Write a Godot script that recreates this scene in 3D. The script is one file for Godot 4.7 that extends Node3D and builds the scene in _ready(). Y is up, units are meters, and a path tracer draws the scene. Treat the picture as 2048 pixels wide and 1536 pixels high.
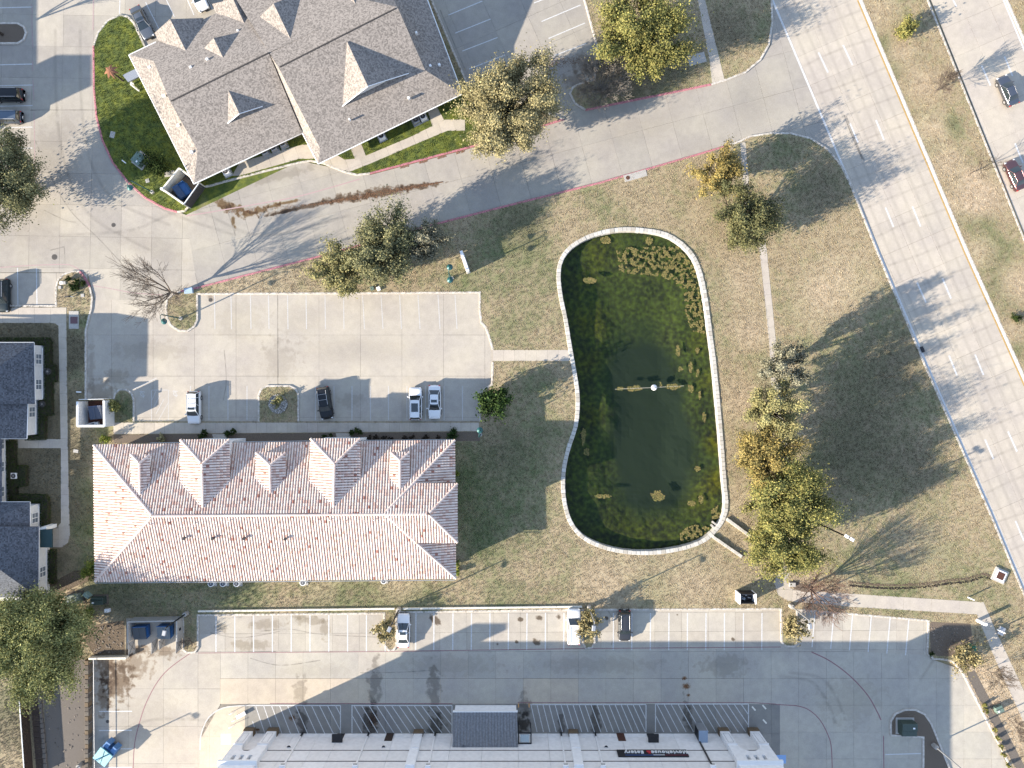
extends Node3D
# A commercial block seen straight down from a drone: tile-roofed office, pond, shingle office, theatre wall, arterial road.
# X(u, v, h) turns a photo pixel and a known height above the ground into a point: 13.6 px per metre on the ground, eye at 104.4 m.
const S := 13.6
const H := 104.4
var M := {}
var names := {}
var rng := RandomNumberGenerator.new()
var lawn_polys: Array = []      # ground polygons (metres) covered by grass
var keep_out: Array = []        # polygons where no tuft may stand
var lawn_img: Image

func X(u: float, v: float, h := 0.0) -> Vector3:
	var k := (H - h) / H
	return Vector3((u - 1024.0) / S * k, h, (v - 768.0) / S * k)
func X2(u: float, v: float) -> Vector2:
	return Vector2((u - 1024.0) / S, (v - 768.0) / S)
func px(a: Array) -> PackedVector2Array:
	var o := PackedVector2Array()
	for i in range(0, a.size(), 2):
		o.append(X2(a[i], a[i + 1]))
	return o
func pxh(a: Array, h: float) -> PackedVector2Array:
	var o := PackedVector2Array()
	for i in range(0, a.size(), 2):
		var p := X(a[i], a[i + 1], h)
		o.append(Vector2(p.x, p.z))
	return o
func R(a: float, b: float) -> float:
	return rng.randf_range(a, b)
func lin(r: float, g: float, b: float) -> Color:
	return Color(r, g, b).linear_to_srgb()

# ---------- mesh collector ----------
class G:
	var v := PackedVector3Array()
	var n := PackedVector3Array()
	var c := PackedColorArray()
	var t := PackedVector2Array()
	var col := Color(1, 1, 1)
	func vert(p: Vector3, nn: Vector3, uv: Vector2) -> void:
		v.append(p); n.append(nn); c.append(col); t.append(uv)
	func tri(a: Vector3, b: Vector3, d: Vector3, out := Vector3.ZERO) -> void:
		var nn := (d - a).cross(b - a).normalized()
		if out != Vector3.ZERO and nn.dot(out) < 0.0:
			var x := b
			b = d; d = x; nn = -nn
		for p: Vector3 in [a, b, d]:
			v.append(p); n.append(nn); c.append(col)
			t.append(Vector2(p.x * 13.6 + 1024.0, p.z * 13.6 + 768.0) / Vector2(2048, 1536))
	func quad(a: Vector3, b: Vector3, d: Vector3, e: Vector3, out := Vector3.ZERO) -> void:
		tri(a, b, d, out); tri(a, d, e, out)
	func box(at: Vector3, s: Vector3, bs := Basis.IDENTITY) -> void:
		var h := s * 0.5
		for ax in 3:
			for sg: float in [-1.0, 1.0]:
				var nn := Vector3.ZERO; nn[ax] = sg
				var uu := Vector3.ZERO; uu[(ax + 1) % 3] = 1.0
				var ww := Vector3.ZERO; ww[(ax + 2) % 3] = 1.0
				var o := nn * h; var p := uu * h; var q := ww * h
				quad(at + bs * (o - p - q), at + bs * (o + p - q), at + bs * (o + p + q), at + bs * (o - p + q), bs * nn)
	# a box with its top edges chamfered
	func cbox(at: Vector3, s: Vector3, ch: float, bs := Basis.IDENTITY) -> void:
		var h := s * 0.5
		var lo: Array = []; var md: Array = []; var tp: Array = []
		for k: Vector2 in [Vector2(-1, -1), Vector2(1, -1), Vector2(1, 1), Vector2(-1, 1)]:
			lo.append(at + bs * Vector3(k.x * h.x, -h.y, k.y * h.z))
			md.append(at + bs * Vector3(k.x * h.x, h.y - ch, k.y * h.z))
			tp.append(at + bs * Vector3(k.x * (h.x - ch), h.y, k.y * (h.z - ch)))
		for i in 4:
			var j := (i + 1) % 4
			var out: Vector3 = (lo[i] + lo[j]) * 0.5 - at
			out -= bs.y * out.dot(bs.y)
			quad(lo[i], lo[j], md[j], md[i], out)
			quad(md[i], md[j], tp[j], tp[i], out.normalized() + bs.y)
		quad(tp[0], tp[1], tp[2], tp[3], bs.y)
		quad(lo[0], lo[1], lo[2], lo[3], -bs.y)
	func tube(a: Vector3, b: Vector3, r0: float, r1: float, k := 8, caps := true) -> void:
		var d := (b - a)
		if d.length() < 1e-5: return
		d = d.normalized()
		var e := d.cross(Vector3.UP if absf(d.y) < 0.9 else Vector3.RIGHT).normalized()
		var f := d.cross(e)
		for i in k:
			var w0 := TAU * i / k; var w1 := TAU * (i + 1) / k
			var m0 := e * cos(w0) + f * sin(w0); var m1 := e * cos(w1) + f * sin(w1)
			var p := [a + m0 * r0, a + m1 * r0, b + m1 * r1, b + m0 * r1]
			var nn := [m0, m1, m1, m0]
			var o: PackedInt32Array = [0, 1, 2, 0, 2, 3]
			var g: Vector3 = (p[2] - p[0]).cross(p[1] - p[0])
			if g.dot(m0 + m1) < 0.0: o = [0, 2, 1, 0, 3, 2]
			for q in o: vert(p[q], nn[q], Vector2(float(i) / k, 0))
			if caps:
				tri(a, a + m0 * r0, a + m1 * r0, -d)
				tri(b, b + m0 * r1, b + m1 * r1, d)
	# polygon (x, z in metres) at height y, facing up
	func flat(p: PackedVector2Array, y: float, up := true) -> void:
		var ix := Geometry2D.triangulate_polygon(p)
		for i in range(0, ix.size(), 3):
			var a := p[ix[i]]; var b := p[ix[i + 1]]; var d := p[ix[i + 2]]
			tri(Vector3(a.x, y, a.y), Vector3(b.x, y, b.y), Vector3(d.x, y, d.y), Vector3.UP if up else Vector3.DOWN)
	func prism(p: PackedVector2Array, y0: float, y1: float) -> void:
		flat(p, y1)
		var s := -1.0 if Geometry2D.is_polygon_clockwise(p) else 1.0
		for i in p.size():
			var a := p[i]; var b := p[(i + 1) % p.size()]
			var o := Vector3(b.y - a.y, 0, a.x - b.x) * s
			quad(Vector3(a.x, y0, a.y), Vector3(b.x, y0, b.y), Vector3(b.x, y1, b.y), Vector3(a.x, y1, a.y), o)
	# rows of points -> smooth skin; out tells which way is outside from the mean of each row
	func loft(rows: Array, closed := false) -> void:
		var nr := rows.size(); var nc: int = rows[0].size()
		var nm: Array = []
		for i in nr:
			var mid := Vector3.ZERO
			for q: Vector3 in rows[i]: mid += q
			mid /= nc
			var line := PackedVector3Array()
			for j in nc:
				var a: Vector3 = rows[maxi(i - 1, 0)][j]; var b: Vector3 = rows[mini(i + 1, nr - 1)][j]
				var j0 := (j - 1 + nc) % nc if closed else maxi(j - 1, 0)
				var j1 := (j + 1) % nc if closed else mini(j + 1, nc - 1)
				var w: Vector3 = (b - a).cross(rows[i][j1] - rows[i][j0])
				var p: Vector3 = rows[i][j]
				if w.length() < 1e-9: w = p - mid
				w = w.normalized()
				if w.dot(p - mid) < 0.0: w = -w
				line.append(w)
			nm.append(line)
		for i in nr - 1:
			for j in (nc if closed else nc - 1):
				var k := (j + 1) % nc
				var p: Array = [rows[i][j], rows[i][k], rows[i + 1][k], rows[i + 1][j]]
				var q: Array = [nm[i][j], nm[i][k], nm[i + 1][k], nm[i + 1][j]]
				var g: Vector3 = (p[2] - p[0]).cross(p[1] - p[0]) + (p[3] - p[0]).cross(p[2] - p[0])
				var o: PackedInt32Array = [0, 1, 2, 0, 2, 3]
				if g.dot(q[0] + q[1] + q[2] + q[3]) < 0.0: o = [0, 2, 1, 0, 3, 2]
				for z in o: vert(p[z], q[z], Vector2(float(j) / nc, float(i) / nr))
	func mesh() -> ArrayMesh:
		var m := ArrayMesh.new()
		if v.is_empty(): return m
		var a := []
		a.resize(Mesh.ARRAY_MAX)
		a[Mesh.ARRAY_VERTEX] = v; a[Mesh.ARRAY_NORMAL] = n; a[Mesh.ARRAY_COLOR] = c; a[Mesh.ARRAY_TEX_UV] = t
		m.add_surface_from_arrays(Mesh.PRIMITIVE_TRIANGLES, a)
		return m

# ---------- naming ----------
func numbered(called: String) -> String:
	if not names.has(called):
		names[called] = 0
		return called
	names[called] += 1
	return "%s_%03d" % [called, names[called]]
func part(called: String, g: G, m: Material, parent: Node3D, label := "") -> MeshInstance3D:
	var o := MeshInstance3D.new()
	o.name = called; o.mesh = g.mesh(); o.material_override = m
	parent.add_child(o, true)
	if label: o.set_meta("label", label)
	return o
func tag(o: Node3D, label: String, category: String, group := "") -> void:
	o.set_meta("label", label); o.set_meta("category", category)
	if group: o.set_meta("group", group)
func thing(called: String, label: String, category: String, at := Vector3.ZERO, turn := 0.0, group := "") -> Node3D:
	var o := Node3D.new()
	o.name = numbered(called); add_child(o)
	o.position = at; o.rotation.y = turn
	tag(o, label, category, group)
	return o
func one(called: String, g: G, m: Material, label: String, category: String, group := "") -> MeshInstance3D:
	var o := MeshInstance3D.new()
	o.name = numbered(called); o.mesh = g.mesh(); o.material_override = m
	add_child(o)
	tag(o, label, category, group)
	return o
func place(called: String) -> Node3D:
	var o := Node3D.new()
	o.name = numbered(called); add_child(o); o.set_meta("kind", "structure")
	return o
func struct(called: String, g: G, m: Material) -> MeshInstance3D:
	var o := MeshInstance3D.new()
	o.name = numbered(called); o.mesh = g.mesh(); o.material_override = m
	add_child(o); o.set_meta("kind", "structure")
	return o

# ---------- materials ----------
func mat(c: Color, rough := 0.8, metal := 0.0) -> StandardMaterial3D:
	var m := StandardMaterial3D.new()
	m.albedo_color = c; m.roughness = rough; m.metallic = metal
	return m
func noise_img(w: int, h: int, freq: float, seed_: int, oct := 4, gain := 0.5, kind := FastNoiseLite.TYPE_SIMPLEX_SMOOTH) -> Image:
	var f := FastNoiseLite.new()
	f.noise_type = kind; f.seed = seed_; f.frequency = freq
	f.fractal_type = FastNoiseLite.FRACTAL_FBM; f.fractal_octaves = oct; f.fractal_gain = gain
	var im := f.get_image(w, h, false, false, true)
	im.convert(Image.FORMAT_L8)
	return im
func tex(im: Image) -> ImageTexture:
	return ImageTexture.create_from_image(im)
# grey-scale grain between lo and hi, tinted later by albedo_color
func grain_tex(n: int, freq: float, lo: float, hi: float, seed_: int, tint := Color(1, 1, 1), oct := 4) -> ImageTexture:
	var f := FastNoiseLite.new()
	f.seed = seed_; f.frequency = freq; f.fractal_octaves = oct
	f.fractal_type = FastNoiseLite.FRACTAL_FBM
	var d := f.get_seamless_image(n, n).get_data()
	var o := PackedByteArray(); o.resize(n * n * 3)
	for i in n * n:
		var q := lo + (hi - lo) * d[i] / 255.0
		o[i * 3] = int(clampf(q, 0, 1) * 255)
		o[i * 3 + 1] = int(clampf(q + (tint.g - 1.0) * (1.0 - q), 0, 1) * 255)
		o[i * 3 + 2] = int(clampf(q + (tint.b - 1.0) * (1.0 - q), 0, 1) * 255)
	return tex(Image.create_from_data(n, n, false, Image.FORMAT_RGB8, o))
func tri_mat(c: Color, tx: Texture2D, metres: float, rough := 0.85, metal := 0.0) -> StandardMaterial3D:
	var m := mat(c, rough, metal)
	m.albedo_texture = tx
	m.uv1_triplanar = true; m.uv1_world_triplanar = true
	m.uv1_scale = Vector3.ONE / metres
	return m
func vc_mat(rough := 0.85) -> StandardMaterial3D:
	var m := mat(Color(1, 1, 1), rough)
	m.vertex_color_use_as_albedo = true
	return m

func _ready() -> void:
	rng.seed = 71
	# ---- camera, sky, sun, exposure ----
	var cam := Camera3D.new()
	cam.name = "camera"
	add_child(cam)
	cam.position = Vector3(0, H, 0)
	cam.rotation = Vector3(-PI / 2, 0, 0)
	cam.fov = rad_to_deg(2.0 * atan(768.0 / S / H))
	cam.near = 1.0; cam.far = 900.0
	cam.current = true
	var env := Environment.new()
	env.background_mode = Environment.BG_SKY
	var sm := ProceduralSkyMaterial.new()
	sm.sky_top_color = Color(0.475, 0.565, 0.70)
	sm.sky_horizon_color = Color(0.90, 0.905, 0.91)
	sm.sky_curve = 0.16
	sm.ground_bottom_color = Color(0.30, 0.29, 0.26)
	sm.ground_horizon_color = Color(0.6, 0.62, 0.64)
	sm.sun_angle_max = 1.0
	sm.energy_multiplier = 0.85
	var sky := Sky.new()
	sky.sky_material = sm
	env.sky = sky
	env.tonemap_mode = Environment.TONE_MAPPER_LINEAR
	env.tonemap_exposure = 3.0
	env.sdfgi_enabled = true; env.ssao_enabled = true; env.ssil_enabled = true
	var we := WorldEnvironment.new()
	we.name = "world_environment"; we.environment = env
	add_child(we)
	var sun := DirectionalLight3D.new()
	sun.name = "sun"
	add_child(sun)
	var el := deg_to_rad(20.0)
	sun.look_at_from_position(Vector3.ZERO, Vector3(0.9063 * cos(el), -sin(el), -0.4226 * cos(el)))
	sun.light_energy = 1.6
	sun.light_color = Color(1.0, 0.951, 0.884)
	sun.light_angular_distance = 0.5
	sun.shadow_enabled = true
	# ---- the place ----
	make_materials()
	build_ground()
	build_pavements()
	build_pond()
	build_tile_office()
	build_shingle_office()
	build_slate_building()
	build_theatre()
	build_enclosures()
	build_cars()
	build_trees()
	build_plants()
	build_furniture()
	build_small()
	build_grass()

func blobs(w: int, h: int, list: Array) -> PackedByteArray:
	# soft field from [u, v, radius, strength] in photo pixels
	var gw := 256; var gh := 192
	var f := PackedFloat32Array(); f.resize(gw * gh)
	for b in list:
		var cu: float = b[0] / 8.0; var cv: float = b[1] / 8.0; var r: float = b[2] / 8.0
		for y in range(maxi(0, int(cv - r)), mini(gh, int(cv + r) + 2)):
			for x in range(maxi(0, int(cu - r)), mini(gw, int(cu + r) + 2)):
				var d := Vector2(x - cu, y - cv).length() / r
				if d < 1.0:
					f[y * gw + x] += b[3] * (1.0 - d * d) * (1.0 - d * d)
	var o := PackedByteArray(); o.resize(gw * gh)
	for i in gw * gh: o[i] = int(clampf(f[i], 0, 1) * 255)
	var im := Image.create_from_data(gw, gh, false, Image.FORMAT_L8, o)
	im.resize(w, h, Image.INTERPOLATE_BILINEAR)
	return im.get_data()

func make_lawn_image() -> void:
	var w := 2048; var h := 1536
	var a := noise_img(w, h, 0.006, 3, 5, 0.6).get_data()      # patches of about ten metres
	var b := noise_img(w, h, 0.045, 5, 3, 0.6).get_data()      # clumps
	var c := noise_img(w, h, 0.28, 9, 2, 0.6).get_data()       # blades
	var green := blobs(w, h, [  # real green patches, plus darker green that paints in building and tree shade
		[1030, 470, 110, 0.6], [960, 480, 80, 0.35], [1060, 600, 110, 0.4], [1000, 560, 60, 0.3], [1010, 660, 60, 0.35], [1080, 540, 60, 0.25],
		[930, 560, 60, 0.5], [1250, 450, 40, 0.4], [1200, 400, 50, 0.3], [480, 1180, 130, 0.6], [680, 1185, 130, 0.75], [850, 1190, 110, 0.6],
		[330, 1190, 120, 0.5], [1020, 1200, 80, 0.55], [1100, 1190, 60, 0.35], [960, 950, 130, 0.9], [1010, 1050, 110, 0.7], [930, 1000, 90, 0.7], [1050, 900, 100, 0.7], [1090, 860, 60, 0.5], [950, 1090, 70, 0.6], [1070, 760, 60, 0.6], [140, 720, 60, 0.6], [150, 1000, 90, 0.7], [60, 1440, 90, 0.6],
		[1760, 780, 190, 0.4], [1700, 900, 160, 0.45], [1680, 700, 120, 0.3], [1800, 640, 110, 0.3], [1850, 960, 110, 0.35], [1620, 340, 110, 0.4], [1560, 300, 60, 0.4],
		[1765, 90, 34, 0.8], [1785, 130, 30, 0.8], [1830, 100, 50, 0.4], [1860, 230, 30, 0.4], [1905, 250, 34, 0.8], [1890, 240, 26, 0.6], [1960, 440, 55, 0.7], [1990, 500, 50, 0.6],
		[1985, 560, 60, 0.5], [2010, 620, 50, 0.5], [2030, 690, 40, 0.5], [1860, 290, 30, 0.5], [1915, 430, 30, 0.5], [1925, 320, 40, 0.35],
		[165, 640, 40, 0.4], [150, 900, 60, 0.4], [160, 1000, 60, 0.6], [170, 1060, 60, 0.8], [190, 1120, 60, 0.9], [225, 1180, 80, 0.7], [150, 570, 40, 0.5],
		[365, 630, 50, 0.5], [560, 800, 50, 0.5], [250, 820, 50, 0.9], [200, 860, 40, 0.8], [1870, 1100, 90, 0.25], [1720, 1130, 120, 0.3],
		[1950, 1180, 60, 0.4], [2010, 1210, 50, 0.45], [1800, 1195, 90, 0.5], [1340, 190, 60, 0.3], [1500, 60, 60, 0.25], [1300, 1160, 80, 0.2],
		[30, 1400, 60, 0.6], [1230, 195, 60, 0.5], [1440, 560, 60, 0.25], [1420, 620, 40, 0.25]])
	var lush := blobs(w, h, [[230, 90, 90, 2.0], [230, 180, 110, 2.0], [240, 280, 120, 2.0], [300, 350, 110, 2.0], [340, 400, 70, 2.0], [480, 350, 110, 2.0], [580, 330, 80, 2.0],
		[690, 335, 70, 2.0], [780, 300, 130, 2.0], [880, 270, 120, 2.0], [940, 250, 90, 1.6]])
	var bare := blobs(w, h, [[1480, 560, 80, 0.5], [1500, 660, 60, 0.6], [1480, 800, 70, 0.6], [1470, 1000, 60, 0.6], [1510, 1080, 50, 0.5], [1610, 1170, 60, 0.8], [1680, 1180, 60, 0.7],
		[1760, 20, 60, 0.6], [1800, 100, 60, 0.7], [1840, 170, 60, 0.7], [1860, 250, 60, 0.7], [1890, 320, 60, 0.7], [1920, 400, 60, 0.7], [1970, 400, 60, 0.7], [1960, 500, 50, 0.6], [2030, 560, 60, 0.7], [2010, 660, 50, 0.5], [1700, 560, 110, 0.45], [1640, 560, 80, 0.4], [1620, 620, 80, 0.4], [1250, 1150, 120, 0.4], [1380, 1150, 100, 0.5], [1850, 1090, 110, 0.3], [1940, 347, 30, 0.9], [1960, 370, 60, 0.5], [1980, 1400, 120, 0.8], [2020, 1480, 120, 0.8], [1940, 1340, 80, 0.6], [1180, 1180, 90, 0.3],
		[1560, 740, 60, 0.5], [1560, 880, 60, 0.6], [1600, 860, 50, 0.5], [215, 1270, 80, 1.0], [115, 1430, 120, 1.2], [110, 1180, 60, 1.0], [1440, 340, 60, 0.5], [1390, 420, 50, 0.4], [300, 565, 0.1, 0.0],
		[1330, 620, 40, 0.4], [480, 565, 90, 0.5], [560, 560, 60, 0.4], [640, 1165, 60, 0.4], [800, 1162, 70, 0.5], [1350, 20, 90, 0.4], [1220, 60, 60, 0.6], [30, 670, 90, 0.9], [100, 950, 60, 0.7], [90, 1010, 50, 0.7]])
	var painted_shade := blobs(w, h, [[30, 665, 120, 1.5], [115, 700, 70, 1.2], [80, 850, 90, 1.2], [90, 940, 90, 1.5], [100, 1010, 70, 1.5], [150, 700, 60, 0.8], [150, 800, 60, 0.9], [150, 900, 70, 0.9], [155, 1010, 70, 0.7], [115, 1110, 60, 0.8], [30, 1440, 90, 0.8], [250, 1200, 70, 0.5], [1720, 820, 150, 0.5], [1790, 720, 110, 0.5], [1690, 930, 120, 0.5], [1820, 930, 110, 0.5], [1640, 380, 90, 0.5], [1000, 900, 90, 0.4], [1450, 60, 80, 0.6], [1350, 130, 80, 0.6], [1260, 170, 70, 0.7], [1040, 450, 80, 0.5]])  # dark brown painting building and tree shade into the turf colour
	var o := PackedByteArray(); o.resize(w * h * 3)
	# sRGB values of dry grass, green grass, lush grass, bare soil and painted shade
	for i in w * h:
		var na := a[i] / 255.0 - 0.5
		var nb := b[i] / 255.0 - 0.5
		var nc := c[i] / 255.0 - 0.5
		var g := clampf((green[i] / 255.0) * 0.62 + 0.10 + na * 0.7 + nb * 0.8 + nc * 0.3, 0.0, 1.0)
		var k := 1.0 + nb * 0.18 + nc * 0.36 + na * 0.1
		var r0 := lerpf(153.0, 84.0, g); var g0 := lerpf(138.0, 92.0, g); var b0 := lerpf(110.0, 58.0, g)
		var s := clampf(bare[i] / 255.0 * 1.1 + nb * 0.5, 0.0, 1.0) * minf(1.0, bare[i] / 60.0)
		r0 = lerpf(r0, 166.0, s); g0 = lerpf(g0, 149.0, s); b0 = lerpf(b0, 124.0, s)
		var shd := clampf(painted_shade[i] / 255.0 * 0.9 + nb * 0.4, 0.0, 1.0) * minf(1.0, painted_shade[i] / 50.0)
		r0 = lerpf(r0, 96.0, shd); g0 = lerpf(g0, 88.0, shd); b0 = lerpf(b0, 68.0, shd)
		var l := minf(1.0, lush[i] / 120.0)
		if l > 0.0:
			r0 = lerpf(r0, 84.0 + nb * 44.0, l); g0 = lerpf(g0, 93.0 + nb * 30.0, l); b0 = lerpf(b0, 34.0, l)
		o[i * 3] = int(clampf(r0 * k, 0, 255)); o[i * 3 + 1] = int(clampf(g0 * k, 0, 255)); o[i * 3 + 2] = int(clampf(b0 * k, 0, 255))
	lawn_img = Image.create_from_data(w, h, false, Image.FORMAT_RGB8, o)

# stain on the pavement image: ragged ellipse round (u, v), half axes ru, rv, turned by ang, colour multiplied by m
func stain(d: PackedByteArray, w: int, h: int, nz: PackedByteArray, u: float, v: float, ru: float, rv: float, ang: float, m: Color, k := 1.0) -> void:
	var r := maxf(ru, rv) * 1.3
	var ca := cos(deg_to_rad(ang)); var sa := sin(deg_to_rad(ang))
	for y in range(maxi(0, int(v - r)), mini(h, int(v + r))):
		for x in range(maxi(0, int(u - r)), mini(w, int(u + r))):
			var dx := x - u; var dy := y - v
			var p := Vector2((dx * ca + dy * sa) / ru, (-dx * sa + dy * ca) / rv).length()
			var i := y * w + x
			var e := clampf((1.0 - p + (nz[i] / 255.0 - 0.5) * 1.5) * 2.2, 0.0, 1.0) * k
			if e > 0.0:
				d[i * 3] = int(d[i * 3] * lerpf(1.0, m.r, e)); d[i * 3 + 1] = int(d[i * 3 + 1] * lerpf(1.0, m.g, e)); d[i * 3 + 2] = int(d[i * 3 + 2] * lerpf(1.0, m.b, e))

# worn tyre track along a curve given in photo pixels
func track(d: PackedByteArray, w: int, h: int, nz: PackedByteArray, pts: Array, wd: float, m: float) -> void:
	var cv := Curve2D.new()
	for i in range(0, pts.size(), 2):
		var p := Vector2(pts[i], pts[i + 1])
		var q := Vector2(pts[maxi(i - 2, 0)], pts[maxi(i - 1, 1)]); var s := Vector2(pts[mini(i + 2, pts.size() - 2)], pts[mini(i + 3, pts.size() - 1)])
		cv.add_point(p, (q - s) / 6.0, (s - q) / 6.0)
	var ln := cv.get_baked_length()
	var t := 0.0
	while t < ln:
		var p := cv.sample_baked(t)
		for y in range(int(p.y - wd), int(p.y + wd) + 1):
			for x in range(int(p.x - wd), int(p.x + wd) + 1):
				if x < 0 or y < 0 or x >= w or y >= h: continue
				var q := Vector2(x - p.x, y - p.y).length() / wd
				if q < 1.0:
					var i := y * w + x
					var e := (1.0 - q) * m * clampf(nz[i] / 255.0 * 1.6 - 0.2, 0, 1)
					for z in 3: d[i * 3 + z] = int(d[i * 3 + z] * (1.0 - e))
		t += wd * 0.8

func make_pave_image() -> Image:
	var w := 2048; var h := 1536
	var a := noise_img(w, h, 0.008, 21, 5, 0.55).get_data()
	var b := noise_img(w, h, 0.05, 22, 4, 0.6).get_data()
	var c := noise_img(w, h, 0.4, 23, 2, 0.5).get_data()
	var o := PackedByteArray(); o.resize(w * h * 3)
	for i in w * h:
		var na := a[i] / 255.0 - 0.5; var nb := b[i] / 255.0 - 0.5; var nc := c[i] / 255.0 - 0.5
		var k := 0.92 + na * 0.10 + nb * 0.075 + nc * 0.09
		o[i * 3] = int(clampf(k * 250.0, 0, 255)); o[i * 3 + 1] = int(clampf(k * 246.5, 0, 255)); o[i * 3 + 2] = int(clampf(k * (239.0 - na * 10.0), 0, 255))
	var wet := Color(0.66, 0.56, 0.42)
	# damp trail and old water stain on the drive below the waste enclosure
	for s: Array in [[445, 405, 22, 12, 25], [470, 418, 26, 11, 10], [495, 427, 24, 9, 0], [520, 420, 24, 9, -8], [545, 412, 20, 6, -12], [575, 404, 26, 4, -12], [466, 440, 5, 20, -10]]:
		stain(o, w, h, b, s[0], s[1], s[2], s[3], s[4], wet)
	for s: Array in [[600, 415, 90, 5, -12], [690, 396, 60, 10, -8], [760, 384, 70, 12, -8], [840, 372, 44, 8, -8], [560, 425, 40, 3, -14]]:
		stain(o, w, h, b, s[0], s[1], s[2], s[3], s[4], Color(0.5, 0.42, 0.34), 0.85)
	# soot and soil below the theatre downspouts
	for s: Array in [[605, 1445, 13, 34, 0, 0.6], [600, 1385, 16, 40, 0, 0.3], [738, 1440, 20, 40, 4, 0.75], [748, 1370, 16, 60, 3, 0.4], [872, 1450, 20, 30, 5, 0.7], [868, 1380, 14, 60, 0, 0.4],
			[1045, 1445, 16, 26, 0, 0.85], [1122, 1448, 8, 26, 0, 0.5], [1190, 1440, 12, 40, 0, 0.6], [1375, 1430, 10, 40, -8, 0.6], [1050, 1410, 12, 30, 0, 0.4]]:
		stain(o, w, h, b, s[0], s[1], s[2], s[3], s[4], Color(0.42, 0.40, 0.38), s[5])
	for s: Array in [[1372, 1372, 8, 6], [1368, 1356, 5, 4], [1376, 1390, 4, 3], [745, 1440, 10, 16], [584, 1435, 7, 6], [515, 1459, 4, 3]]:
		stain(o, w, h, c, s[0], s[1], s[2], s[3], 0, Color(0.62, 0.42, 0.26))
	# oil drips in the stalls
	for s: Array in [[1040, 1237, 7], [1078, 1236, 8], [1118, 1234, 6], [1072, 1283, 9], [1033, 1283, 4], [1467, 1278, 5], [994, 1288, 4], [1354, 1229, 3], [870, 1240, 12], [1212, 1235, 5]]:
		stain(o, w, h, b, s[0], s[1], s[2], s[2] * 0.8, 30, Color(0.5, 0.45, 0.4), 0.9)
	# soil washed out of the beds in the south-west corner
	for s: Array in [[235, 1360, 34, 55, 10, 0.8], [265, 1330, 40, 34, 0, 0.5], [215, 1330, 26, 60, 0, 0.7], [330, 1305, 30, 14, 0, 0.6], [280, 1300, 24, 12, 0, 0.7], [205, 1390, 16, 40, 0, 0.6]]:
		stain(o, w, h, b, s[0], s[1], s[2], s[3], s[4], Color(0.58, 0.5, 0.42), s[5])
	for s: Array in [[200, 790, 30, 40, 0, 0.35], [235, 755, 30, 22, 0, 0.3], [182, 740, 8, 70, 0, 0.25], [1170, 130, 34, 26, 0, 0.5], [1150, 160, 30, 20, 0, 0.4], [420, 596, 10, 8, 0, 0.5]]:
		stain(o, w, h, b, s[0], s[1], s[2], s[3], s[4], Color(0.6, 0.55, 0.5), s[5])
	# damp streaks in the north row of the south lot
	for s: Array in [[440, 1255, 16, 10], [530, 1250, 40, 12], [620, 1240, 40, 10], [650, 1255, 14, 24], [600, 1232, 30, 8], [500, 1290, 50, 12]]:
		stain(o, w, h, b, s[0], s[1], s[2], s[3], 0, Color(0.8, 0.78, 0.74), 0.7)
	# tyre tracks
	for t: Array in [[430, 300, 250, 350, 330, 420, 470, 470], [120, 470, 260, 460, 380, 420, 520, 470, 700, 430], [1580, 1345, 1640, 1355, 1670, 1390, 1690, 1440], [1560, 1352, 1620, 1362, 1650, 1395, 1670, 1445],
			[200, 1480, 300, 1440, 420, 1440], [110, 60, 112, 200, 130, 330, 180, 430, 300, 500], [160, 60, 162, 200, 180, 320, 230, 400, 340, 450], [1840, 1360, 1880, 1300, 1900, 1280]]:
		track(o, w, h, b, t, 5.0, 0.10)
	for t: Array in [[1688, 230, 1700, 262, 1716, 300, 1724, 318], [1692, 232, 1706, 268, 1720, 304, 1728, 320]]:
		track(o, w, h, a, t, 1.6, 0.4)
	# cracks and sealed joints
	for t: Array in [[70, 280, 100, 350, 140, 420, 200, 480, 260, 545], [88, 420, 130, 440, 152, 444], [128, 495, 130, 528], [128, 493, 100, 500], [398, 240, 470, 470], [455, 395, 464, 430, 470, 470], [555, 590, 556, 770], [448, 700, 452, 760, 446, 800], [60, 220, 192, 219], [520, 1262, 580, 1258, 640, 1268, 760, 1274], [420, 1265, 480, 1275, 560, 1262], [1215, 1220, 1230, 1250, 1222, 1290], [720, 1345, 800, 1344, 860, 1340], [640, 1320, 560, 1330, 500, 1316], [960, 165, 1060, 170], [880, 20, 930, 140]]:
		track(o, w, h, b, t, 1.4, 0.25)
	for s: Array in [[300, 700, 90, 24, 0, 0.2], [700, 700, 160, 30, 0, 0.12], [600, 640, 60, 40, 0, 0.12], [480, 640, 60, 50, 0, 0.16], [700, 800, 30, 20, 0, 0.25], [560, 720, 40, 50, 0, 0.2], [110, 300, 60, 80, 20, 0.18], [300, 490, 90, 30, 20, 0.15], [560, 350, 80, 12, -14, 0.3], [1280, 260, 90, 30, -15, 0.12], [1500, 200, 60, 60, 0, 0.12], [300, 1440, 90, 60, 0, 0.15], [1700, 1400, 80, 60, 0, 0.2], [1200, 1330, 160, 20, 0, 0.2], [900, 1330, 120, 24, 0, 0.2], [1450, 1330, 60, 26, 0, 0.3], [620, 1340, 90, 20, 0, 0.15]]:
		stain(o, w, h, b, s[0], s[1], s[2], s[3], s[4], Color(0.62, 0.6, 0.57), s[5])
	# lane wear: two darker wheel paths in each lane of the arterial
	for lane in 3:
		for side in 2:
			var off := 20.0 + lane * 52.0 + side * 24.0
			track(o, w, h, b, [1543 + off, 0, 1762 + off, 512, 1983 + off, 1024, 2060 + off, 1203], 5.0, 0.07)
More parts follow.
